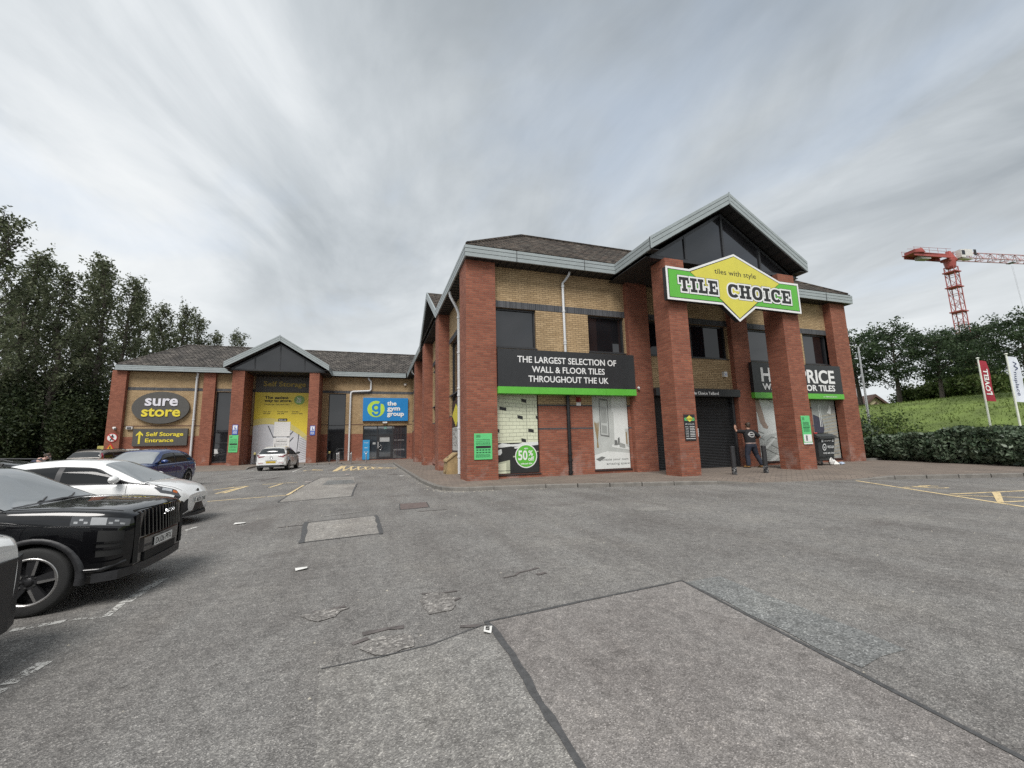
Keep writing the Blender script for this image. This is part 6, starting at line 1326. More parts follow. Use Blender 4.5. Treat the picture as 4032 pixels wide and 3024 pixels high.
# oval board fixed by the left bollard
o = Vector((-9.65,43.1,.12)); t = thing('car_park_board', 'small oval black board with white and gold words behind the white car', 'board', o)
mb = MB(); mb.prism([(.34*math.cos(k*.2618), 0, .55+.30*math.sin(k*.2618)) for k in range(24)], (0,.04,0)); mb.box(-.03, .03, .0, .04, 0, .4); mb.build('board', BOLL, t, local=True)
mb = MB(); text(mb, 'sure', (-.22,-.003,.58), .44, .15, bold=.03); mb.build('white_lettering', WHITE, t, local=True); mb = MB(); text(mb, 'store', (-.25,-.003,.36), .5, .14, bold=.03); mb.build('gold_lettering', plain('gold_letter', (.45,.36,.14), .5), t, local=True)
for i, (px_, py_, lab) in enumerate(((1327,1824,'leftmost steel cycle hoop, nearer of the close pair'), (1334,1819,'steel cycle hoop standing just behind the leftmost one'), (1382,1824,'steel cycle hoop beside the gym drainpipe'), (1441,1824,'steel cycle hoop before the light blue gym banner'))):
    o = G(px_, py_, .12); mb = MB(); w_ = .38
    mb.tube([o+Vector((0,-w_,0)), o+Vector((0,-w_,.72))]+[o+Vector((0,-w_+.2-.2*math.cos(a),.72+.2*math.sin(a))) for a in (.5,1.0,1.57)]+[o+Vector((0,w_-.2+.2*math.sin(a),.72+.2*math.cos(a))) for a in (0,.6,1.1)]+[o+Vector((0,w_,.72)), o+Vector((0,w_,0))], .035, 10)
    fit('cycle_stand', lab, 'cycle stand', mb, SILVER, 'steel cycle hoops outside the gym')
# tan salt bin by the side wall
GRITB = plain('sandy_plastic', (.33, .235, .115), .65, var=.25, vs=3, grime=.4)
o = Vector((3.64, 19.5, .12)); t = thing('grit_bin', 'sandy plastic grit bin with sloping lid behind the corner drainpipe', 'grit bin', o)
mb = MB(); mb.prism([(-.62,-.50,0), (.20,-.50,0), (.20,-.50,1.05), (-.02,-.50,1.05), (-.56,-.50,.70)], (0,.95,0)); mb.build('body', GRITB, t, local=True, bevel=.035)
mb = MB(); mb.prism([(-.64,-.54,.66), (-.60,-.54,.76), (-.04,-.54,1.13), (.22,-.54,1.13), (.22,-.54,1.06), (-.02,-.54,1.06)], (0,1.03,0)); ld = mb.build('lid', GRITB, t, local=True, bevel=.02)
mb = MB(); mb.prism([(-.645,-.3,.05), (-.66,-.3,.12), (-.64,-.3,.20)], (0,.5,0)); mb.build('ribs', GRITB, t, local=True)
mb = MB(); text(mb, 'GRIT', (-.50,-.18,.865), .36, .11, (0,1,0), Vector((.83,0,.55)).normalized(), bold=.02); mb.build('lettering', BLKPLASTIC, ld, local=True)
t.scale = (.78, 1, .85)
# wheeled bin by the right-hand gable pillar
o = Vector((19.78, 14.1, .12)); t = thing('wheeled_bin', 'large dark grey four wheeled rubbish bin with white lettering beside the pillar', 'wheeled bin', o)
BING = plain('bin_grey', (.040, .044, .046), .5, var=.2, vs=5, grime=.2)
mb = MB(); a, b, c2, d2 = (-.50,-.52,.22), (.50,-.52,.22), (.56,-.58,1.28), (-.56,-.58,1.28)
lo = [Vector(v) for v in ((-.46,-.48,.22), (.46,-.48,.22), (.46,.48,.22), (-.46,.48,.22))]; hi = [Vector(v) for v in ((-.56,-.58,1.28), (.56,-.58,1.28), (.56,.58,1.28), (-.56,.58,1.28))]
mb.add(lo+hi, [(3,2,1,0), (4,5,6,7), (0,1,5,4), (1,2,6,5), (2,3,7,6), (3,0,4,7)]); mb.build('body', BING, t, local=True, bevel=.04)
mb = MB(); mb.box(-.61, .61, -.63, .62, 1.285, 1.34); mb.prism([(-.60,-.60,1.34), (.60,-.60,1.34), (.58,-.4,1.46), (.58,.5,1.50), (-.58,.5,1.50), (-.58,-.4,1.46)][:2]+[(.58,-.45,1.42), (-.58,-.45,1.42)], (0,.03,0)); mb.prism([(-.59,-.5,1.34), (-.59,-.42,1.42), (-.59,0,1.46), (-.59,.55,1.46), (-.59,.6,1.34)], (1.18,0,0)); ld = mb.build('lid', BING, t, local=True, bevel=.015)
mb = MB()
for x in (-.4, 0, .4): mb.box(x-.02, x+.02, -.40, .5, 1.455, 1.49)
mb.box(-.62, .62, -.70, -.63, 1.22, 1.27); mb.build('lid_ribs', BING, ld, local=True)
mb = MB()
for z in (.35, .40): mb.box(-.49, .49, -.50-.1*(z-.22), -.49-.06*(z-.22), z, z+.012)
mb.build('front_ridge', BING, t, local=True)
for x in (-.36, .36):
    for y in (-.40, .38):
        mb = MB(); mb.lathe([(.03,-.03), (.11,-.035), (.12,-.02), (.12,.02), (.11,.035), (.03,.03)], (x, y, .12), 'x', 18); wh = mb.build('wheel', RUBBER, t, local=True)
        mb = MB(); mb.lathe([(0,-.037), (.05,-.037)], (x, y, .12), 'x', 12); mb.lathe([(0,.037), (.05,.037)], (x, y, .12), 'x', 12); mb.prism([(x-.05,y-.03,.10), (x-.05,y+.05,.10), (x-.05,y+.10,.24), (x-.05,y-.06,.24)], (.012,0,0)); mb.prism([(x+.04,y-.03,.10), (x+.04,y+.05,.10), (x+.04,y+.10,.24), (x+.04,y-.06,.24)], (.012,0,0)); mb.build('castor', SILVER, wh, local=True)
for sd in (-1, 1):
    mb = MB(); mb.tube([(sd*.56,-.1,1.1), (sd*.66,-.1,1.1), (sd*.66,.1,1.1), (sd*.56,.1,1.1)], .025, 8); mb.build('lifting_trunnion', BLKPLASTIC, t, local=True)
upv = Vector((0,-.094,1)).normalized()
mb = MB(); text(mb, 'VEOLIA', (-.02,-.562,.78), .44, .11, up=upv, bold=.03); text(mb, '0345 606 0460', (-.28,-.537,.52), .72, .075, up=upv, bold=.02); ringo = Vector((-.20,-.566,.83))
for k in range(20):
    a, b = k*.314, (k+1)*.314; pr = lambda an, rr: ringo+Vector((math.cos(an)*rr,0,0))+upv*math.sin(an)*rr*1.3
    mb.add([pr(a,.085), pr(b,.085), pr(b,.125), pr(a,.125)], [(0,1,2,3)])
mb.add([ringo+Vector((-.04,-.0,0))+upv*-.05, ringo+Vector((.04,0,0))+upv*-.05, ringo+Vector((0,0,0))+upv*.04], [(0,1,2)])
for x0_b, x1_b in ((-.38,-.26), (.30,.42)): mb.add([Vector((x0_b,-.588,1.06)), Vector((x1_b,-.588,1.06)), Vector((x1_b,-.594,1.17)), Vector((x0_b,-.594,1.17))], [(0,1,2,3)])
lines_of_print(mb, (-.2,-.59,1.07), .46, .10, 1, up=upv, seed=4); mb.build('lettering', plain('bin_white', (.62,.64,.64), .5), t, local=True)
fit('red_can', 'small red can lying on the lid of the wheeled bin', 'can', MB().tube([o+Vector((-.45,-.35,1.47)), o+Vector((-.34,-.40,1.47))], .035, 12), RDSIGN)
def crumple(name, label, c, sx, sy, sz, mat, seed):
    q = random.Random(seed); mb = MB(); n = 9; vs = []
    for i in range(5):
        th_ = math.pi*i/4
        for k in range(n): a = 2*math.pi*k/n; j = q.uniform(.65, 1.2); vs.append(Vector(c)+Vector((math.cos(a)*math.sin(th_)*sx*j, math.sin(a)*math.sin(th_)*sy*j, sz*(1-math.cos(th_))/2*q.uniform(.7, 1.1))))
    mb.add(vs, [(i*n+k, i*n+(k+1) % n, (i+1)*n+(k+1) % n, (i+1)*n+k) for i in range(4) for k in range(n)]); return fit(name, label, 'litter', mb, mat, 'litter around the wheeled bin')
PAPER = plain('paper', (.68, .67, .64), .7, var=.1, vs=6); BLUEP = plain('pale_blue_plastic', (.42, .50, .62), .4)
mb = MB(); mb.prism([Vector(v)+o for v in ((.56,-.35,.02), (.86,-.45,.02), (.62,.0,.55), (.52,.05,.50))], (.0,.012,0)); fit('cardboard_sheet', 'white sheet of card leaning against the wheeled bin', 'litter', mb, PAPER, 'litter around the wheeled bin')
crumple('paper_bag', 'crumpled white bag under the wheeled bin', o+Vector((.22,-.52,0)), .13, .10, .34, PAPER, 3); crumple('plastic_bag', 'pale blue and white plastic bag on the paving right of the bin', o+Vector((1.02,-.40,0)), .17, .12, .12, BLUEP, 5)
def flatlitter(label, px_, py_, s, ang, col=PAPER, print_=False):
    c = G(px_, py_, .012); mb = MB(); u = Vector((math.cos(ang), math.sin(ang), 0))*s; v = Vector((-math.sin(ang), math.cos(ang), 0))*s*.55; e = Vector((0,0,1))
    mb.prism([c-u-v, c+u*.8-v*1.1+e*.01, c+u+v+e*.004, c-u*.9+v*.9+e*.012], (0,0,.003))
    if print_:
        for k in range(3): mb.prism([c+u*(-.5+k*.4)-v*.5+e*.006, c+u*(-.25+k*.4)-v*.5+e*.006, c+u*(-.25+k*.4)+v*.5+e*.006, c+u*(-.5+k*.4)+v*.5+e*.006], (0,0,.009), 1)
    return fit('litter_scrap', label, 'litter', mb, [col, PRINT], 'scraps of litter on the car park')
flatlitter('white paper scrap on the open asphalt below the pale patch', 1187, 2240, .07, .3, PLGREY and PAPER)
flatlitter('white printed ticket lying at the corner of the big road patch', 1920, 2481, .055, 1.25, PAPER, True)
flatlitter('pale scrap on the asphalt near the yellow bay line', 1214, 1898, .14, .2, plain('scrap_pink', (.52,.45,.42), .8)); flatlitter('pinkish scrap on the road beyond the striped bay', 1370, 1869, .13, .1, plain('scrap_dull', (.50,.40,.37), .8))
flatlitter('white scrap on the road near the left kerb', 1582, 1874, .12, .5); flatlitter('white scrap beside the black bollard before the gym window', 1300, 1824, .16, .2)
flatlitter('small white scrap on the asphalt left of the pale patch', 945, 2061, .10, .1)
# ---------------------------------------------------------------- people
def remesh(mb, name, mat, par, vox, sm=6, local=True):
    ob = mb.build(name, mat, par, local=local); bm = bmesh.new(); bm.from_mesh(ob.data); bmesh.ops.remove_doubles(bm, verts=bm.verts, dist=1e-5); bmesh.ops.recalc_face_normals(bm, faces=bm.faces); bm.to_mesh(ob.data); bm.free()
    a = ob.modifiers.new('r', 'REMESH'); a.mode = 'VOXEL'; a.voxel_size = vox; a.use_smooth_shade = True
    s = ob.modifiers.new('s', 'SMOOTH'); s.iterations = sm; s.factor = .5
    bpy.context.view_layer.update(); me = bpy.data.meshes.new_from_object(ob.evaluated_get(bpy.context.evaluated_depsgraph_get())); ob.modifiers.clear(); ob.data = me
    me.materials.clear(); me.materials.append(mat); return ob
def ellip(mb, c, rx, ry, rz, n=18):
    vs = []
    for i in range(n//2+1):
        th_ = math.pi*i/(n//2)
        for k in range(n): a = 2*math.pi*k/n; vs.append(Vector(c)+Vector((rx*math.sin(th_)*math.cos(a), ry*math.sin(th_)*math.sin(a), rz*math.cos(th_))))
    mb.add(vs, [(i*n+k, i*n+(k+1) % n, (i+1)*n+(k+1) % n, (i+1)*n+k) for i in range(n//2) for k in range(n)])
def loft(mb, rings, n=20):
    vs = [(cx_l+rx*math.cos(2*math.pi*k/n), cy_l+ry*math.sin(2*math.pi*k/n), z) for cx_l, cy_l, z, rx, ry in rings for k in range(n)]
    mb.add(vs, [(i*n+k, i*n+(k+1) % n, (i+1)*n+(k+1) % n, (i+1)*n+k) for i in range(len(rings)-1) for k in range(n)]); mb.add(vs[:n], [list(range(n))[::-1]]); mb.add(vs[-n:], [list(range(n))])
def limb(mb, pts, rs): 
    mb.tube(pts, rs, 14)
    for p, r in zip(pts, rs): ellip(mb, p, r, r, r, 14)
def hand(mb, w, d, side, palm_n):
    """palm with four unequal bent fingers and a thumb from its edge; d = pointing direction"""
    w, d, nrm = Vector(w), Vector(d).normalized(), Vector(palm_n).normalized(); sdv = d.cross(nrm).normalized()*side
    for k in range(5): ellip(mb, w+d*(.02+.016*k), .030, .030, .026, 10)
    for k in range(4): limb(mb, [w+d*.03+sdv*(-.03+.02*k), w+d*.085+sdv*(-.03+.02*k)], [.013, .012])
    for k, l in enumerate((.066, .078, .072, .055)):
        b = w+d*.088+sdv*(-.032+.0215*k); limb(mb, [b, b+d*l*.5+nrm*.006, b+d*l*.85+nrm*.022], [.0095, .0088, .0078])
    b = w+d*.03-sdv*.034; limb(mb, [b, b-sdv*.03+d*.028, b-sdv*.036+d*.058+nrm*.012], [.0125, .011, .009])
SKIN = plain('skin', (.43, .24, .17), .55, var=.08, vs=8); TEE = plain('black_cotton', (.012, .012, .014), .85, var=.25, vs=7, bump=.3, bs=25); JEAN = plain('navy_denim', (.016, .020, .034), .85, var=.35, vs=9, bump=.3, bs=30); BOOT = plain('tan_boot', (.36, .20, .075), .6, var=.2, vs=9); SOLE = plain('boot_sole', (.02, .018, .016), .8); HAIRB = plain('brown_hair', (.055, .034, .022), .6, var=.4, vs=30, bump=.6, bs=60); TATTOO = plain('inked_skin', (.10, .085, .05), .6, var=.5, vs=25)
man = thing('person', 'man in black T-shirt and dark jeans leaning on the pier beside the shutter, back turned', 'person', (16.15, 14.38, .12)); man.rotation_euler.z = R(-8)
b_ = MB()
loft(b_, [(0,.02,.92,.15,.10), (0,.03,1.1,.16,.11), (0,.05,1.3,.18,.11), (0,.06,1.44,.17,.10), (.0,.07,1.5,.08,.07)])
limb(b_, [(.01,.075,1.48), (.015,.085,1.58)], [.062, .058]); ellip(b_, (.02,.105,1.69), .074, .092, .115); ellip(b_, (.02,.16,1.645), .045, .05, .05)
ellip(b_, (.02,.20,1.68), .013, .022, .02)                                      # nose
for s_ in (-1, 1): ellip(b_, (.02+s_*.076,.10,1.685), .010, .022, .034); ellip(b_, (.02+s_*.03,.187,1.705), .013, .01, .009); 
ellip(b_, (.02,.188,1.645), .026, .012, .010)                                  # ears, brow, mouth
limb(b_, [(-.21,.06,1.45), (-.45,.08,1.47)], [.058, .046]); limb(b_, [(-.45,.08,1.47), (-.37,.27,1.60)], [.044, .030]); hand(b_, (-.365,.275,1.605), (.42,.25,.75), 1, (.1,1,-.1))
limb(b_, [(.21,.06,1.44), (.36,-.03,1.21)], [.058, .045]); limb(b_, [(.36,-.03,1.21), (.30,.20,1.13)], [.043, .030]); hand(b_, (.298,.205,1.128), (-.3,.9,.05), -1, (-.8,-.3,.2))
for s_, kx, ax, ay in ((-1,-.17,-.19,-.02), (1,.20,.29,-.10)):
    limb(b_, [(s_*.10,.0,.92), (kx,.02,.50)], [.085, .058]); limb(b_, [(kx,.02,.50), (ax,ay,.10)], [.056, .038])
remesh(b_, 'body', SKIN, man, .0085, 4)
b_ = MB(); loft(b_, [(0,.02,.955,.195,.145), (0,.02,1.05,.195,.145), (0,.03,1.2,.205,.145), (0,.05,1.35,.222,.145), (0,.06,1.44,.215,.125), (0,.07,1.50,.13,.095), (.0,.075,1.535,.078,.078)])
limb(b_, [(-.17,.06,1.44), (-.34,.07,1.455), (-.40,.075,1.462)], [.085, .078, .074]); limb(b_, [(.17,.06,1.43), (.28,.02,1.32), (.33,-.01,1.255)], [.085, .078, .074])
sh_ = remesh(b_, 't_shirt', TEE, man, .011, 4)
b_ = MB(); loft(b_, [(0,.01,.80,.17,.13), (0,.01,.90,.185,.14), (0,.02,.975,.18,.135)])
for s_, kx, ax, ay in ((-1,-.17,-.19,-.02), (1,.20,.29,-.10)): limb(b_, [(s_*.095,.0,.86), (s_*.13,.01,.70), (kx,.02,.50), ((kx+ax)/2,(ay)/2,.3), (ax,ay,.13)], [.118, .105, .082, .078, .075])
remesh(b_, 'jeans', JEAN, man, .012, 3)
mb = MB(); mb.lathe([(.0, 0)], (0,0,0)) if False else None
mb = MB(); n = 28; vs = [(.188*math.cos(2*math.pi*k/n)*f, .018+.143*math.sin(2*math.pi*k/n)*f, z) for z, f in ((.945,1.0), (.952,1.045), (.985,1.045), (.992,1.0)) for k in range(n)]; mb.add(vs, [(i*n+k, i*n+(k+1) % n, (i+1)*n+(k+1) % n, (i+1)*n+k) for i in range(3) for k in range(n)], 0, True); mb.build('belt', plain('belt_pinkish', (.30,.22,.20), .6, var=.3, vs=12), man, local=True)
for s_, ax, ay in ((-1,-.19,-.02), (1,.29,-.10)):
    b_ = MB(); limb(b_, [(ax,ay,.17), (ax,ay+.01,.07)], [.062, .06]); limb(b_, [(ax,ay+.02,.055), (ax+s_*.02,ay+.16,.045)], [.055, .045]); bo = remesh(b_, 'boot', BOOT, man, .01, 3)
    b_ = MB(); b_.prism([(ax-.05,ay-.06,0), (ax+.05,ay-.06,0), (ax+.05+s_*.02,ay+.2,0), (ax+.0+s_*.02,ay+.22,0), (ax-.05+s_*.02,ay+.2,0)], (0,0,.03)); b_.build('sole', SOLE, bo, local=True)
b_ = MB(); ellip(b_, (.02,.085,1.715), .085, .098, .108); ellip(b_, (.02,.045,1.665), .07, .05, .07); q = random.Random(4)
for k in range(26): a = q.uniform(0, 6.28); e2 = q.uniform(.1, 1.3); d = Vector((math.cos(a)*math.cos(e2), math.sin(a)*math.cos(e2)*.8-.15, math.sin(e2))); ellip(b_, Vector((.02,.08,1.715))+Vector((d.x*.08, d.y*.09, d.z*.10)), .02, .02, .02, 8)
remesh(b_, 'hair', HAIRB, man, .009, 2)
from mathutils.bvhtree import BVHTree
def wrap(mb, ob, pts2, off, mi=0):
    bv = BVHTree.FromObject(ob, bpy.context.evaluated_depsgraph_get()); out = []
    for x, z in pts2:
        h = bv.ray_cast(Vector((x, -1, z)), Vector((0,1,0))); out.append((h[0] if h[0] else Vector((x,-.1,z)))+Vector((0,-off,0)))
    return out
mb = MB(); n = 26
for k in range(n):
    a, b = 2*math.pi*k/n, 2*math.pi*(k+1)/n
    for r0, r1 in ((.100,.112), (.072,.080)): mb.add(wrap(mb, sh_, [(.005+math.cos(t_2)*rr*1.12, 1.315+math.sin(t_2)*rr) for t_2, rr in ((a,r0), (b,r0), (b,r1), (a,r1))], .004), [(0,1,2,3)])
for k in range(10): mb.add(wrap(mb, sh_, [(-.132+.0275*k+dx, 1.30+dz+.002*(k % 3)) for dx, dz in ((0,0), (.022,0), (.022,.036), (0,.036))], .0055), [(0,1,2,3)])
for k in range(16): a = math.pi*(.15+.7*k/15); mb.add(wrap(mb, sh_, [(.005+math.cos(a+e3)*rr*1.12, 1.315+math.sin(a+e3)*rr) for e3, rr in ((0,.084), (.09,.084), (.09,.097), (0,.097))], .0045), [(0,1,2,3)]); a += math.pi; mb.add(wrap(mb, sh_, [(.005+math.cos(a+e3)*rr*1.12, 1.315+math.sin(a+e3)*rr) for e3, rr in ((0,.084), (.09,.084), (.09,.097), (0,.097))], .0045), [(0,1,2,3)])
mb.build('shirt_print', plain('shirt_print_grey', (.50,.50,.49), .8), man, local=True)
man.scale = (1.28, 1.2, 1.12)
# woman bending beside the estate car
wom = thing('person', 'person with dark pinned hair and bare shoulder bending down beside the silver estate', 'person', (-12.25, 21.3, 0)); wom.rotation_euler.z = R(15)
SKIN2 = plain('fair_skin', (.56, .36, .30), .55, var=.06, vs=8)
b_ = MB(); loft(b_, [(-.42,0,.80,.16,.12), (-.40,0,.90,.17,.14)]); limb(b_, [(-.40,0,.92), (-.26,0,1.08), (-.10,0,1.20)], [.14, .14, .12]); limb(b_, [(-.06,0,1.22), (.04,0,1.28)], [.06, .055]); ellip(b_, (.10,-.02,1.355), .085, .08, .105); ellip(b_, (.165,-.04,1.33), .02, .018, .018)
for s_ in (-1, 1):
    ellip(b_, (.10,s_*.082-.02,1.35), .02, .01, .03); limb(b_, [(-.10,s_*.17,1.19), (.02,s_*.20,.98)], [.06, .045]); limb(b_, [(.02,s_*.20,.98), (.24,s_*.12,.92)], [.043, .03]); hand(b_, (.245,s_*.12,.92), (1,-s_*.1,-.1), s_, (0,0,-1)); limb(b_, [(-.42,s_*.09,.84), (-.36,s_*.10,.46)], [.09, .06]); limb(b_, [(-.36,s_*.10,.46), (-.42,s_*.10,.09)], [.055, .04])
remesh(b_, 'body', SKIN2, wom, .009, 4)
b_ = MB(); limb(b_, [(-.36,0,.95), (-.24,0,1.08), (-.14,0,1.16)], [.155, .152, .135]); b_.prism([(-.14,-.12,1.26), (-.05,-.10,1.31), (-.02,-.10,1.24), (-.12,-.13,1.17)], (0,.04,0)); remesh(b_, 'vest_top', plain('navy_vest', (.02,.025,.05), .8), wom, .011, 3)
b_ = MB(); loft(b_, [(-.43,0,.78,.17,.14), (-.41,0,.92,.17,.15)])
for s_ in (-1, 1): limb(b_, [(-.42,s_*.09,.84), (-.36,s_*.10,.46), (-.42,s_*.10,.10)], [.105, .075, .065])
remesh(b_, 'trousers', JEAN, wom, .012, 3)
for s_ in (-1, 1): b_ = MB(); limb(b_, [(-.43,s_*.10,.05), (-.27,s_*.10,.045)], [.05, .045]); remesh(b_, 'shoe', SOLE, wom, .01, 2)
b_ = MB(); ellip(b_, (.085,-.02,1.385), .095, .09, .10); ellip(b_, (.03,-.02,1.41), .06, .06, .06); ellip(b_, (.12,-.02,1.45), .05, .05, .045); remesh(b_, 'hair', HAIRB, wom, .009, 2)
# ---------------------------------------------------------------- vegetation, bank and skyline
def foliage(name, cols, rough=.6, trans=.25):
    m, t, b = base(name, rough, 0, .3); g = N(t, 'ShaderNodeNewGeometry'); P = g.outputs['Position']
    n = N(t, 'ShaderNodeTexNoise', {'Vector': P, 'Scale': .55, 'Detail': 4.0}).outputs[0]
    f = mth(t, 'ADD', mth(t, 'MULTIPLY', n, .6), mth(t, 'MULTIPLY', g.outputs['Random Per Island'], .4))
    c = ramp(t, f, [(.25, cols[0]), (.5, cols[1]), (.78, cols[2])])
    t.links.new(c, b.inputs['Base Color'])
    tr = N(t, 'ShaderNodeBsdfTranslucent', {'Color': c}); mx = N(t, 'ShaderNodeMixShader', {0: trans, 1: b.outputs[0], 2: tr.outputs[0]})
    t.links.new(mx.outputs[0], t.nodes['Material Output'].inputs[0]); return m
LEAFP = foliage('poplar_leaves', [(.065,.080,.042), (.11,.130,.072), (.18,.195,.115)], .6, .35); LEAFB = foliage('ash_leaves', [(.024,.044,.022), (.044,.072,.034), (.075,.108,.048)])
LEAFU = foliage('undergrowth_leaves', [(.014,.024,.010), (.026,.040,.014), (.050,.066,.022)]); LEAFH = foliage('laurel_leaves', [(.036,.060,.034), (.075,.108,.064), (.17,.21,.145)], .38, .12); LEAFS = foliage('shrub_leaves', [(.040,.070,.018), (.075,.115,.030), (.12,.15,.045)])  # lightest laurel tone puts highlights into the leaf colour
BARK = plain('bark', (.085,.072,.060), .95, var=.35, vs=6, bump=.5, bs=20)
def leaf(vs, fs_, c, s, q, up=.25):
    d = Vector((q.gauss(0,1), q.gauss(0,1), q.gauss(0,.8))).normalized(); a = d.orthogonal().normalized(); b = d.cross(a); k = q.uniform(0, 6.28)
    u = (a*math.cos(k)+b*math.sin(k))*s; v = d.cross(u).normalized()*s*.55; i = len(vs)
    vs += [c-u, c+v*.9-u*.1, c+u, c-v*.9-u*.1]; fs_.append((i, i+1, i+2, i+3))
def poplar(seed, H, nl):
    q = random.Random(seed); tk = MB(); vs = []; fs_ = []
    bend = [Vector((q.gauss(0,.25)*(z/H)*1.2, q.gauss(0,.25)*(z/H)*1.2, z)) for z in [H*i/9 for i in range(10)]]; ax = lambda z: bend[min(8, int(z/H*9))].lerp(bend[min(9, int(z/H*9)+1)], z/H*9-int(z/H*9)) if z < H else bend[9]
    tk.tube(bend, [.30*(1-i/9)**.8+.02 for i in range(10)], 8)
    tips = []
    for i in range(66):
        z = H*(.16+.80*(i/65)**.8); a = i*2.4+q.uniform(-.4, .4); L = (.9+3.0*(1-z/H)**.5)*q.uniform(.5, 1.25); o = ax(z); el = q.uniform(.72, 1.0)+.32*z/H
        d = Vector((math.cos(a)*math.cos(el), math.sin(a)*math.cos(el), math.sin(el))); e = o+d*L; m_ = o.lerp(e, .5)+Vector((0,0,-.08*L)); e.z = min(e.z, H*1.04)
        tk.tube([o, m_, e], [.07*(1-z/H)+.015, .035, .01], 5, cap=False)
        for k in range(int(2+L*1.6)): f = q.uniform(.35, 1.08); tips.append(o.lerp(e, f)+Vector((q.gauss(0,.16), q.gauss(0,.16), q.gauss(0,.22))))
    for k in range(5): tips.append(ax(H*.97)+Vector((q.gauss(0,.10), q.gauss(0,.10), .28*k-.3)))
    per = nl//len(tips)
    for c in tips:
        sg = q.uniform(.12, .29)
        for k in range(per): leaf(vs, fs_, c+Vector((q.gauss(0,sg), q.gauss(0,sg), q.gauss(0,sg*1.25))), q.uniform(.10, .19), q)
    return tk, vs, fs_
def broad(seed, H, nl, R0):
    q = random.Random(seed); tk = MB(); vs = []; fs_ = []; lean = Vector((q.uniform(-.5,.5), q.uniform(-.5,.5), 0))
    pts = [Vector((0,0,-.3)), Vector((0,0,H*.18))+lean*.2, Vector((0,0,H*.42))+lean*.5, Vector((0,0,H*.70))+lean*.8, Vector((0,0,H*.93))+lean]; tk.tube(pts, [.26,.21,.15,.08,.02], 9); tips = []
    for i in range(34):
        f = .26+.70*(i/33); o = pts[1].lerp(pts[4], (f-.18)/.8) if f > .18 else pts[1]; a = i*2.4+q.uniform(-.5,.5); L = R0*math.sin(math.pi*min(1, (f-.14)/.95))**.7*q.uniform(.65,1.12); el = q.uniform(.05,.5)+f*.4
        d = Vector((math.cos(a)*math.cos(el), math.sin(a)*math.cos(el), math.sin(el))); e = o+d*L; tk.tube([o, o.lerp(e,.5)+Vector((0,0,.1*L)), e], [.06,.035,.01], 5, cap=False)
        for k in range(int(3+L*1.7)): g_2 = q.uniform(.35,1.08); tips.append(o.lerp(e, g_2)+Vector((q.gauss(0,.3), q.gauss(0,.3), q.gauss(0,.25))))
    per = nl//len(tips)
    for c in tips:
        sg = q.uniform(.2,.42)
        for k in range(per): leaf(vs, fs_, c+Vector((q.gauss(0,sg*1.2), q.gauss(0,sg*1.2), q.gauss(0,sg*.6))), q.uniform(.10,.19), q)
    return tk, vs, fs_
def bush(seed, rx, ry, H, nl, ls, base_z=.0):
    q = random.Random(seed); tk = MB(); vs = []; fs_ = []; tips = []
    for i in range(26):
        a = q.uniform(0,6.28); r = math.sqrt(q.random()); e = Vector((math.cos(a)*r*rx*.9, math.sin(a)*r*ry*.9, H*(1-.55*r*r)*q.uniform(.55,1))); tk.tube([Vector((e.x*.15, e.y*.15, 0)), Vector((e.x*.5, e.y*.5, e.z*.55)), e], [.05,.03,.008], 5, cap=False)
        for k in range(12): f = q.uniform(.12,1.05); tips.append(Vector((e.x*f, e.y*f, e.z*f**.8))+Vector((q.gauss(0,.07*rx), q.gauss(0,.07*ry), q.gauss(0,.06*H))))
    per = nl//len(tips)
    for c in tips:
        sg = q.uniform(.06,.13)
        for k in range(per):
            p = c+Vector((q.gauss(0,sg*rx), q.gauss(0,sg*ry), q.gauss(0,sg*H)))
            if p.z < base_z: p.z = base_z+q.random()*.2
            leaf(vs, fs_, p, ls*q.uniform(.7,1.3), q)
    return tk, vs, fs_
def plant(name, label, cat, gen, lm, loc, group, rz=0, crown='crown', stem='trunk'):
    t = thing(name, label, cat, loc, rz, group); tk, vs, fs_ = gen; tk.build(stem, BARK, t, local=True); mb = MB(); mb.add(vs, fs_); mb.build(crown, lm, t, local=True); return t
# the wood on the left: tall poplars in front of darker undergrowth
spots = [(16,850,43,'tallest poplar, cut off by the left edge'), (140,992,48,'second poplar from the left edge with a pointed crown'), (195,1015,53,'slim poplar close behind the second from the left'), (265,1066,47,'poplar with twin tips left of the broad poplar pair'),
         (388,1045,55,'left one of the broad poplar pair beyond the far pillar'), (432,1027,50,'right and taller one of the broad poplar pair'), (520,1099,54,'poplar directly above the corner of the grey roof eaves'), (565,1148,58,'rightmost of the big poplars, its crown sloping to the roof'),
         (660,1206,63,'leftmost poplar rising behind the grey tiled roof'), (715,1207,66,'middle poplar rising behind the grey tiled roof'), (787,1246,69,'rightmost big poplar behind the grey roof hip'), (850,1312,71,'low poplar top just above the roof ridge'), (926,1309,74,'last low poplar top left of the storage gable'),
         (70,1150,56,'lower poplar filling the gap at the far left'), (330,1200,60,'lower poplar between the twin-tipped and broad ones'), (610,1265,66,'lower poplar in the gap above the hipped roof end')]
PG = 'tall poplars behind the storage building'; protos = []
for i, (px_, py_, yy, lab) in enumerate(spots):
    d = _r*((px_-2016)/1616.1086) + _u*(-(py_-1512)/1616.1086) + _f; k = yy/d.y; top = CAM_H+d.z*k; loc = Vector((d.x*k, yy, 0))
    if i < 4: t = plant('poplar_tree', lab, 'tree', poplar(11+i, 22, 5600), LEAFP, loc, PG, rz=i*1.3); protos.append(t)
    else: t = dup(protos[i % 4], loc, i*2.1, lab)
    s_ = top/22.4; t.scale = (max(s_, .85)*1.12, max(s_, .85)*1.12, s_)
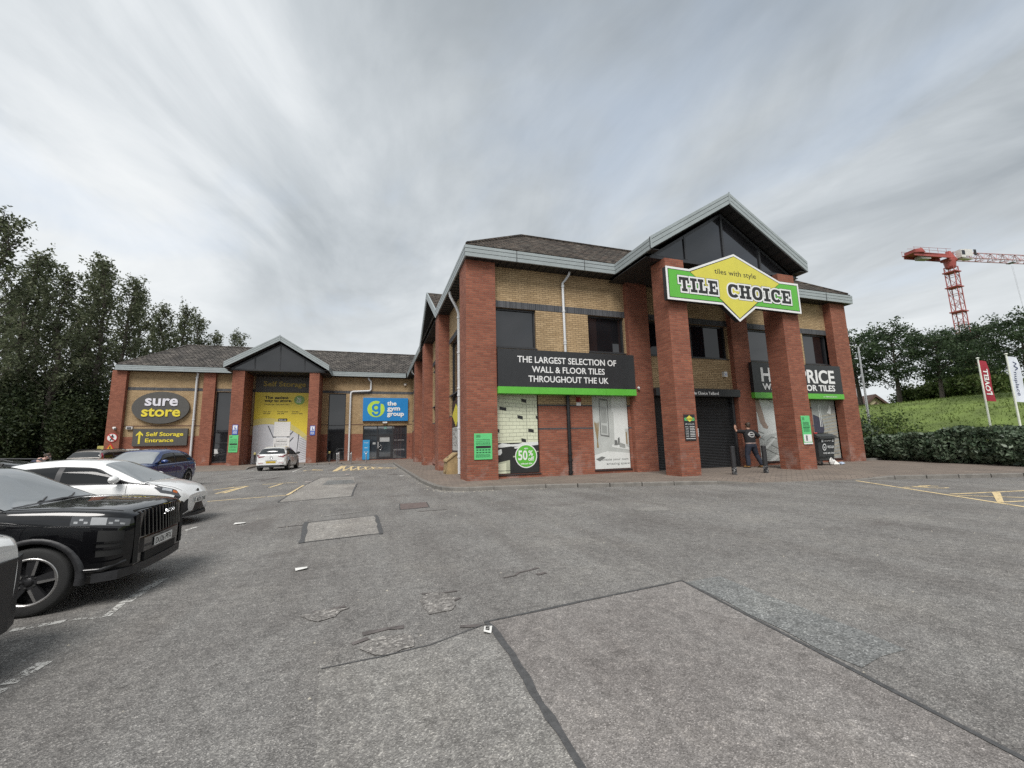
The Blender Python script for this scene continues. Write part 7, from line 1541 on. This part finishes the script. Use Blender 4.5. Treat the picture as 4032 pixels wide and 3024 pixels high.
us = [(-30.5,40.5,1.0,'undergrowth tree at the left edge behind the black SUV'), (-27.2,43.5,.95,'dark undergrowth tree behind the person and white hatchback'), (-24.6,45.0,.9,'dark undergrowth tree touching the far corner pillar'), (-28.5,48.0,1.35,'taller undergrowth tree between the poplar trunks'), (-32.5,46.5,1.3,'taller undergrowth tree near the left edge'), (-24.8,49.5,1.2,'undergrowth tree beside the end wall'), (-34.5,42.0,1.1,'undergrowth tree half out of view on the left'), (-31.0,53.0,1.3,'deep undergrowth tree behind the second poplar')]
up = None
for i, (x, y, s_, lab) in enumerate(us):
    if i < 2:
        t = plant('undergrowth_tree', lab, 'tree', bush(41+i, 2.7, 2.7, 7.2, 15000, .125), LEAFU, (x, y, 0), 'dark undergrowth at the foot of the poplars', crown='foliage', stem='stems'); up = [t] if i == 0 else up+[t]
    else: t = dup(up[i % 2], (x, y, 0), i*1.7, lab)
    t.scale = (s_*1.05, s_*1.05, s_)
# bank on the right
def bank_z(x, y):
    f = min(1, max(0, (x-27.0)/20)); s_ = f*f*(3-2*f); return .02+4.4*s_-(max(0, x-52)*.012)+.10*math.sin(x*.7+y*.4)*s_
GRASS = plain('bank_grass', (.115, .160, .036), .95, var=.35, vs=.7, bump=.6, bs=6)
bk = MB(); gxs = [25+i*1.2 for i in range(36)]+[72, 85, 110, 150]; gys = [-30+i*2.2 for i in range(58)]; nx_ = len(gxs)
bk.add([(x, y, bank_z(x, y)) for y in gys for x in gxs], [(j*nx_+i, j*nx_+i+1, (j+1)*nx_+i+1, (j+1)*nx_+i) for j in range(len(gys)-1) for i in range(nx_-1)], 0, True)
tag(bk.build('grass_bank', GRASS), kind='structure')
BLADE = foliage('grass_blades', [(.080,.125,.024), (.115,.165,.036), (.16,.19,.05)], .7, .3)
q = random.Random(21); vs = []; fs_ = []
for i in range(30000):
    x = 27+q.random()**1.2*23; y = q.uniform(2, 52); z = bank_z(x, y); h = q.uniform(.06,.17)*(1.6 if q.random() < .06 else 1); a = q.random()*6.28; wv = Vector((math.cos(a), math.sin(a), 0))*q.uniform(.02,.045); tip = Vector((x+q.gauss(0,.08), y+q.gauss(0,.08), z+h)); p = Vector((x, y, z-.02)); k = len(vs)
    vs += [p-wv, p+wv, tip]; fs_.append((k, k+1, k+2))
mb = MB(); mb.add(vs, fs_); tag(mb.build('grass', BLADE), 'rough yellow-green grass on the bank', kind='stuff')
# laurel hedge and shrubs
q = random.Random(33); vs = []; fs_ = []; path = [Vector((26.6,16.6,0)), Vector((25.3,13.7,0)), Vector((24.3,11.2,0)), Vector((23.5,8.9,0)), Vector((22.4,6.0,0)), Vector((21.0,2.0,0)), Vector((19.5,-3,0))]
lens = [(b-a).length for a, b in zip(path, path[1:])]; tot = sum(lens)
def along(s):
    for (a, b), l in zip(zip(path, path[1:]), lens):
        if s <= l: return a.lerp(b, s/l), (b-a).normalized()
        s -= l
    return path[-1], (path[-1]-path[-2]).normalized()
for i in range(23000):
    s_ = (q.random()**1.15)*tot; p, t_3 = along(s_); nn = Vector((-t_3.y, t_3.x, 0)); hh = (1.52+.13*math.sin(s_*1.3)+.07*math.sin(s_*3.7))*(min(1, .72+s_*.08)); dep = 2.6
    f = q.random()
    if f < .55: dd = abs(q.gauss(0,.20))+.14*math.sin(s_*2.1)+.10*math.sin(s_*5.3+1); zz = .16+(hh-.16)*q.random()**.8; dd += .25*max(0, zz/hh-.75)*2-.18*math.sin(zz*2.2)+ (.25 if zz < .35 else 0)
    elif f < .92: dd = q.uniform(0,dep); zz = hh-abs(q.gauss(0,.10))+.07*math.sin(dd*4+s_*2)
    else: dd = q.uniform(.1,dep); zz = q.uniform(.3,hh)
    c = p+nn*(dd if True else 0)+Vector((0,0,zz)); leaf(vs, fs_, c, q.uniform(.075,.14), q)
hd = thing('hedge', 'dense dark laurel hedge along the pavement at the right', 'hedge', (24.5, 10, 0)); mb = MB(); mb.add(vs, fs_); mb.build('foliage', LEAFH, hd)
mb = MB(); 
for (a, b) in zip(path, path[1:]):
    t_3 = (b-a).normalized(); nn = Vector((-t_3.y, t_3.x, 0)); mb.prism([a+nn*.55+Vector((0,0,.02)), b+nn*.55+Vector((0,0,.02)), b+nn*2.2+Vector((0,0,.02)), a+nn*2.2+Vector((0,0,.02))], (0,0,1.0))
mb.build('shade_core', plain('hedge_shade', (.014,.016,.010), .95, var=.5, vs=7), hd)  # solid dark core blocks the view through; inner shade put into its colour
mb = MB(); q = random.Random(8)
for i in range(60):
    s_ = q.random()*tot*.6; p, t_3 = along(s_); nn = Vector((-t_3.y, t_3.x, 0)); a = p+nn*q.uniform(.3,.8); mb.tube([a+Vector((0,0,.1)), a+Vector((q.gauss(0,.1),q.gauss(0,.1),.35)), a+Vector((q.gauss(0,.2),q.gauss(0,.2),.7))], [.02,.016,.01], 5)
mb.build('stems', BARK, hd)
plant('shrub', 'bright green shrub rising between the brick pillar and the laurel hedge', 'shrub', bush(61, 2.3, 2.6, 3.3, 9000, .085), LEAFH, (28.0, 18.4, .05), 'shrubs at the foot of the grass bank', crown='foliage', stem='stems')
plant('shrub', 'lower shrub with paler tips behind the near end of the laurel hedge', 'shrub', bush(62, 2.4, 2.0, 2.5, 7000, .085), LEAFS, (29.6, 16.6, .3), 'shrubs at the foot of the grass bank', crown='foliage', stem='stems')
plant('shrub', 'dark shrub pressed against the corner of the right brick pillar', 'shrub', bush(63, 1.4, 1.5, 3.0, 6000, .085), LEAFH, (26.4, 19.2, .05), 'shrubs at the foot of the grass bank', crown='foliage', stem='stems')
# stone edging under the hedge end
tag(MB().box(24.2, 25.9, 15.0, 15.25, .12, .22).build('stone_edging', CONCRETE), 'short pale stone edging at the foot of the hedge', 'edging stone')
rt = [(3392,1600,58,1270,'tree half hidden behind the right brick pillar'), (3545,1590,55,1248,'second tree on the bank with a leaning dark trunk'), (3712,1573,52,1262,'middle tree on the bank under the crane mast'), (3900,1545,50,1240,'tree on the bank behind the red flag'), (4050,1530,46,1195,'tree at the right edge behind the white flag'), (3800,1545,68,1262,'far tree filling the gap below the crane')]
bp = []
for i, (px_, py_, rr, ty, lab) in enumerate(rt):
    p = az(px_, py_, rr); topz = az(px_-20, ty, rr).z; p.z = min(p.z, bank_z(p.x, p.y)+.3) if i < 5 else bank_z(p.x, p.y); h_ = topz-p.z
    if i < 3: t = plant('bank_tree', lab, 'tree', broad(71+i, 9.5, 6800, 3.8), LEAFB, p, 'trees along the top of the grass bank', rz=i); bp.append(t)
    else: t = dup(bp[i % 3], p, i*1.9, lab)
    t.scale = (h_/9.5*.95, h_/9.5*.95, h_/9.5*.84)
for i, (px_, py_, rr, sx, lab) in enumerate(((3600,1560,57,1.1,'pale bush on the crest right of the second tree trunk'), (3690,1545,60,1.6,'pale bush on the crest behind the middle trunk'), (3790,1540,58,1.6,'pale bush on the crest left of the red flag'), (3885,1525,56,1.5,'reddish green bush on the crest behind the flags'), (3970,1530,62,1.2,'pale bush beside the grey building'))):
    p = az(px_, py_, rr); p.z = bank_z(p.x, p.y)-.2
    if i == 0: t = plant('crest_bush', lab, 'bush', bush(81, 2.2, 2.2, 2.2, 4500, .12), LEAFS, p, 'pale bushes on the crest of the bank', crown='foliage', stem='stems'); cb_ = t
    else: t = dup(cb_, p, i*1.1, lab, sx)
# flags and lamp post
def flag(label, base_px, top_px, rr, wd, drop, mat, kind):
    b0 = az(*base_px, rr); b0.z = bank_z(b0.x, b0.y)-.05; tz = az(*top_px, rr).z; t = thing('flag', label, 'flag', b0, 0, 'tall feather flags on the bank'); H = tz-b0.z
    mb = MB(); mb.tube([(0,0,0), (0,0,H)], [.055,.04], 10); mb.lathe([(0,H+.07), (.07,H+.05), (.085,H), (.04,H-.02)], (0,0,0), 'z', 12); mb.build('pole', plain('flag_pole_white', (.72,.73,.66), .4), t, local=True)
    ca = R(-21); ux = Vector((math.cos(ca), math.sin(ca), 0)); nrm = Vector((ux.y, -ux.x, 0)); nu, nv = 8, 20; vs = []
    def cl(u, v): return ux*(.06+u*wd*(1+.12*v))+Vector((0,0,H-.12-v*drop-u*.06))+nrm*(.05*math.sin(u*5+v*4)*u+.05*math.sin(v*7)*u)
    mb = MB(); mb.add([cl(i/nu, j/nv) for j in range(nv+1) for i in range(nu+1)], [(j*(nu+1)+i, j*(nu+1)+i+1, (j+1)*(nu+1)+i+1, (j+1)*(nu+1)+i) for j in range(nv) for i in range(nu)], 0, True); mb.build('cloth', mat, t, local=True)
    mb = MB()
    def wraptext(s, v0, v1, u0, u1, rev, bold):
        vs2, fs2 = _glyphs(s, bold); xa = min(v.x for v in vs2); xb = max(v.x for v in vs2); cap = CAPH
        pts = []
        for v in vs2:
            a = (v.x-xa)/(xb-xa); b = v.y/cap
            pts.append(cl(u0+(u1-u0)*(b if not rev else 1-b), v0+(v1-v0)*(a if not rev else 1-a))+nrm*.012)
        mb.add(pts, fs2)
    if kind == 'red': wraptext('LOVELL', .20, .84, .22, .80, True, .03)
    else:
        wraptext('nuplace', .34, .86, .28, .66, False, .0)
        zz = [(.35,.12), (.75,.15), (.35,.21), (.80,.25), (.45,.30)]
        for (u0, v0), (u1, v1) in zip(zz, zz[1:]): mb.add([cl(u0,v0-.012)+nrm*.012, cl(u1,v1-.012)+nrm*.012, cl(u1,v1+.012)+nrm*.012, cl(u0,v0+.012)+nrm*.012], [(0,1,2,3)])
    mb.build('lettering', WHITE if kind == 'red' else plain('flag_ink', (.06,.07,.15), .6), t, local=True)
flag('dark red flag with white vertical letters on a white pole', (3897,1662), (3848,1412), 38, .44, 2.5, plain('flag_red', (.30,.018,.035), .7, var=.1), 'red')
flag('white flag with dark vertical letters on a white pole', (4014,1660), (3957,1396), 36.5, .52, 2.6, plain('flag_white', (.62,.64,.72), .7, var=.05), 'white')
b0 = az(3420,1640,44); b0.z = bank_z(b0.x, b0.y)-.1; tz = az(3372,1366,44).z-b0.z; t = thing('lamp_post', 'pale lamp post with a short arm beyond the right pillar', 'lamp post', b0)
mb = MB(); mb.tube([(0,0,0), (0,0,tz*.25), (0,0,tz)], [.10,.085,.055], 12); mb.tube([(0,0,tz-.02), (-.5,.25,tz+.12), (-1.1,.55,tz+.16)], [.04,.035,.03], 8); mb.build('post', SILVER, t, local=True)
mb = MB(); mb.prism([(-1.0,.42,tz+.10), (-1.75,.80,tz+.13), (-1.80,.95,tz+.13), (-1.08,.62,tz+.10)], (0,0,.10)); mb.build('lamp_head', plain('lamp_grey', (.35,.36,.37), .4), t, local=True)
# tower crane
CRED = plain('crane_red', (.33,.07,.06), .5, var=.2, vs=.5); CWH = plain('crane_white', (.62,.60,.58), .5); CPINK = plain('crane_faded', (.42,.22,.22), .5)
def lattice(mb, a, b, w0, seg, r=.07, tri_=False, diag=True, cross=.05):
    a, b = Vector(a), Vector(b); t_3 = (b-a).normalized(); u = t_3.cross(Vector((0,0,1)) if abs(t_3.z) < .9 else Vector((1,0,0))).normalized(); v = u.cross(t_3).normalized()
    if v.z < 0 and abs(t_3.z) < .9: v = -v
    cs = [u*w0/2, -u*w0/2, v*w0] if tri_ else [(u+v)*w0/2, (u-v)*w0/2, (-u-v)*w0/2, (-u+v)*w0/2]; n = max(1, int((b-a).length/seg))
    for c in cs: mb.tube([a+c, b+c], r, 6)
    for k in range(n+1):
        p = a.lerp(b, k/n)
        for i in range(len(cs)):
            c0, c1 = cs[i], cs[(i+1) % len(cs)]
            if k % 2 == 0 or not tri_: mb.tube([p+c0, p+c1], cross, 5)
            if k < n: q_2 = a.lerp(b, (k+1)/n); mb.tube([p+(c0 if k % 2 else c1), q_2+(c1 if k % 2 else c0)], cross*.8, 5)
cr = thing('tower_crane', 'red and white tower crane rising behind the trees on the bank', 'crane', (108, 45.7, 0)); zt_ = 35.4
jd = Vector((math.cos(R(-10)), math.sin(R(-10)), 0)); js = Vector((-jd.y, jd.x, 0))
mb = MB(); lattice(mb, (0,0,0), (0,0,zt_-1.2), 1.45, 1.9, .085, cross=.05); mb.build('mast', CRED, cr, local=True)
mb = MB()
for z in (33.0, 29.9, 24.9, 19.9, 14.9): mb.prism([Vector((sx*1.0, sy_*1.0, z)) for sx, sy_ in ((-1,-1), (1,-1), (1,1), (-1,1))], (0,0,.2)); 
mb.build('platforms', CRED, cr, local=True)
mb = MB(); Z = Vector((0,0,1)); mb.tube([Vector((0,0,zt_-1.4)), Vector((0,0,zt_+.1))], [.75,.95], 14); mb.prism([jd*x+js*y+Z*(zt_) for x, y in ((-1.1,-.8), (1.1,-.8), (1.1,.8), (-1.1,.8))], Z*.5); mb.prism([jd*-.7+js*-.7+Z*(zt_+.6), jd*.7+js*-.7+Z*(zt_+.6), jd*.25+js*-.3+Z*(zt_+2.1), jd*-.25+js*-.3+Z*(zt_+2.1)], js*.6); mb.build('slewing_head', CRED, cr, local=True)
mb = MB()
for s_ in (-1, 1): mb.prism([jd*-.8+js*s_*.9+Z*(zt_+.35), jd*-9.3+js*s_*.9+Z*(zt_+.5), jd*-9.3+js*s_*.9+Z*(zt_+.95), jd*-.8+js*s_*.9+Z*(zt_+1.0)], js*.14)
mb.prism([jd*-1.0+js*-.9+Z*(zt_+1.0), jd*-9.6+js*-1.1+Z*(zt_+1.0), jd*-9.6+js*1.1+Z*(zt_+1.0), jd*-1.0+js*.9+Z*(zt_+1.0)], Z*.12)
mb.prism([jd*-7.2+js*-1.3+Z*(zt_+1.1), jd*-9.2+js*-1.1+Z*(zt_+1.1), jd*-9.3+js*-1.1+Z*(zt_+1.7), jd*-7.6+js*-1.1+Z*(zt_+2.0)], js*2.0); mb.build('counter_jib', CRED, cr, local=True)
mb = MB(); mb.prism([jd*-5.4+js*-.8+Z*(zt_+.0), jd*-7.4+js*-.6+Z*(zt_+.05), jd*-7.4+js*-.6+Z*(zt_+.7), jd*-5.4+js*-.6+Z*(zt_+.7)], js*1.2); mb.build('counterweight', plain('crane_concrete', (.36,.34,.32), .8), cr, local=True)
mb = MB()
for s_ in (-1, 1):
    rl = [jd*-x+js*s_*1.1+Z*(zt_+2.15-.05*(x % 2)) for x in (.8,3,5,7,9.6)]; mb.tube(rl, .03, 5)
    for x in (2,4,6,8,9.5): mb.tube([jd*-x+js*s_*1.1+Z*(zt_+1.1), jd*-x+js*s_*1.1+Z*(zt_+2.15)], .03, 5)
mb.tube([jd*0+Z*(zt_+2.1), jd*-7+Z*(zt_+2.3), jd*-9.6+Z*(zt_+2.2)], .03, 5); mb.build('handrail', CRED, cr, local=True)
mb = MB(); mb.prism([jd*.7+js*-1.6+Z*(zt_+.3), jd*1.7+js*-1.6+Z*(zt_+.3), jd*1.9+js*-1.6+Z*(zt_+1.2), jd*1.7+js*-1.6+Z*(zt_+1.9), jd*.7+js*-1.6+Z*(zt_+1.9)], js*.9); cbn = mb.build('cab', CWH, cr, local=True)
mb = MB(); mb.prism([jd*.85+js*-1.615+Z*(zt_+.8), jd*1.6+js*-1.615+Z*(zt_+.8), jd*1.6+js*-1.615+Z*(zt_+1.7), jd*.85+js*-1.615+Z*(zt_+1.7)], js*-.02); mb.build('cab_window', GLASSDK, cbn, local=True)
mb = MB(); mb.prism([jd*1.9+js*-1.4+Z*(zt_+.7), jd*3.8+js*-1.4+Z*(zt_+.7), jd*3.8+js*-1.4+Z*(zt_+2.1), jd*1.9+js*-1.4+Z*(zt_+2.1)], js*.05); mb.prism([jd*1.0+js*-1.5+Z*(zt_+.1), jd*3.6+js*-1.5+Z*(zt_+.1), jd*3.6+js*-.5+Z*(zt_+.1), jd*1.0+js*-.5+Z*(zt_+.1)], Z*.1); mb.build('name_board', CWH, cr, local=True)
mb = MB(); mb.prism([jd*4.1+js*-1.42+Z*(zt_+.9), jd*4.7+js*-1.42+Z*(zt_+.9), jd*4.7+js*-1.42+Z*(zt_+2.1), jd*4.1+js*-1.42+Z*(zt_+2.1)], js*.05); mb.build('black_board', PRINT, cr, local=True)
mb = MB(); lattice(mb, jd*1.2+Z*(zt_+.6), jd*46+Z*(zt_+.9), 1.5, 1.5, .085, True, cross=.055); mb.build('jib', CPINK, cr, local=True)
mb = MB(); hx = 15.2; mb.prism([jd*(hx-.5)+js*-.5+Z*(zt_+.3), jd*(hx+.5)+js*-.5+Z*(zt_+.3), jd*(hx+.5)+js*.5+Z*(zt_+.3), jd*(hx-.5)+js*.5+Z*(zt_+.3)], Z*.12); mb.tube([jd*hx+Z*(zt_-.2), jd*(hx+1.0)+Z*(zt_-14)], .012, 5); mb.tube([jd*(hx+.3)+Z*(zt_-.2), jd*(hx+1.1)+Z*(zt_-14)], .010, 5); mb.tube([jd*(hx+1.05)+Z*(zt_-15.2), jd*(hx+1.05)+Z*(zt_-13.6)], [.16,.22], 8); mb.tube([jd*(hx+1.05)+Z*(zt_-15.2), jd*(hx+1.3)+Z*(zt_-22)], .03, 5); mb.build('hook_and_trolley', plain('cable_grey', (.20,.20,.21), .5), cr, local=True)
# far house gable and the grey building beyond the crest
p = az(3445,1600,76); H0_ = 6.7; t = thing('far_house', 'cream gabled house with brown roof showing above the crest of the bank', 'house', (p.x, p.y, 2.0)); t.rotation_euler.z = R(-28)
CRM = plain('cream_render', (.52,.45,.30), .8, var=.1); BRN = plain('brown_tile', (.085,.050,.040), .9, var=.3, vs=3)
az2 = az(3445,1557,76).z-2.0; mb = MB(); hw2 = 4.2
mb.prism([(-hw2,0,-2), (hw2,0,-2), (hw2,0,az2-3.9), (0,0,az2-.15), (-hw2,0,az2-3.9)], (0,9,0)); mb.build('wall', CRM, t, local=True)
mb = MB()
for s_ in (-1, 1): mb.prism([(0,-.45,az2-.05), (s_*(hw2+.5),-.45,az2-4.4), (s_*(hw2+.5),9.3,az2-4.4), (0,9.3,az2-.05)], (0,0,.22)); mb.prism([(0,-.5,az2-.2), (s_*(hw2+.5),-.5,az2-4.55), (s_*(hw2+.5),-.5,az2-4.2), (0,-.5,az2+.17)], (0,.05,0))
mb.build('roof', BRN, t, local=True)
mb = MB()
for a, b in (((-1.7,-.02,az2-2.6),(.3,-.02,az2-1.0)), ((-2.3,-.02,az2-2.9),(1.6,-.02,az2-2.9)), ((-1.0,-.02,az2-2.2),(1.2,-.02,az2-2.9))): a, b = Vector(a), Vector(b); n = (b-a).cross(Vector((0,1,0))).normalized()*.09; mb.prism([a-n, b-n, b+n, a+n], (0,-.03-.003*len(mb.v)/8,0))
mb.build('gable_timbers', BRN, t, local=True)
p = az(4010,1560,72); t = thing('grey_building', 'low flat grey building beyond the bank at the right edge', 'building', (p.x, p.y, 2.0)); t.rotation_euler.z = R(-30)
GB = plain('grey_cladding', (.20,.195,.185), .8, var=.15); zt2 = az(4010,1492,72).z-2
mb = MB(); mb.box(-3.5, 16, 0, 10, -2, zt2-.4); mb.build('wall', GB, t, local=True); mb = MB(); mb.box(-4, 16.5, -.5, 10.5, zt2-.4, zt2); mb.build('roof', plain('pale_roof_edge', (.34,.33,.31), .7), t, local=True)
for x in (-1.5, 2.5, 6.5): window_ = MB().box(x, x+2.2, -.04, .02, zt2-2.6, zt2-1.5); window_.build('window', GLASSDK, t, local=True)
p2 = az(3975,1560,66); t = thing('railing', 'grey metal railing on the crest in front of the grey building', 'railing', (p2.x, p2.y, bank_z(p2.x,p2.y))); t.rotation_euler.z = R(-38); mb = MB()
for z in (.5, 1.05, 1.6): mb.tube([(-3,0,z), (9,0,z)], .05, 6)
mb.build('rails', SILVER, t, local=True)
for k in range(5): mb = MB(); mb.tube([(-3+3*k,0,-.3), (-3+3*k,0,2.2 if k == 1 else 1.7)], .08, 6); mb.build('post', SILVER, t, local=True)

# retail shed across the car park behind the viewer: seen only as the dark skyline in the shop windows
t = thing('retail_shed', 'grey retail shed across the car park, seen only as reflections in the shop windows', 'building', (5, -42, 0))
mb = MB(); mb.box(-45, 45, -12, 0, 0, 6.2); mb.build('wall', GB, t, local=True); mb = MB(); mb.box(-46, 46, -12.5, .6, 6.2, 7.0); mb.build('roof', plain('shed_fascia', (.12,.13,.14), .6), t, local=True)
for x in range(-40, 41, 16): mb = MB(); mb.box(x, x+7, -.02, .06, .3, 3.6); mb.build('window', GLASSDK, t, local=True)
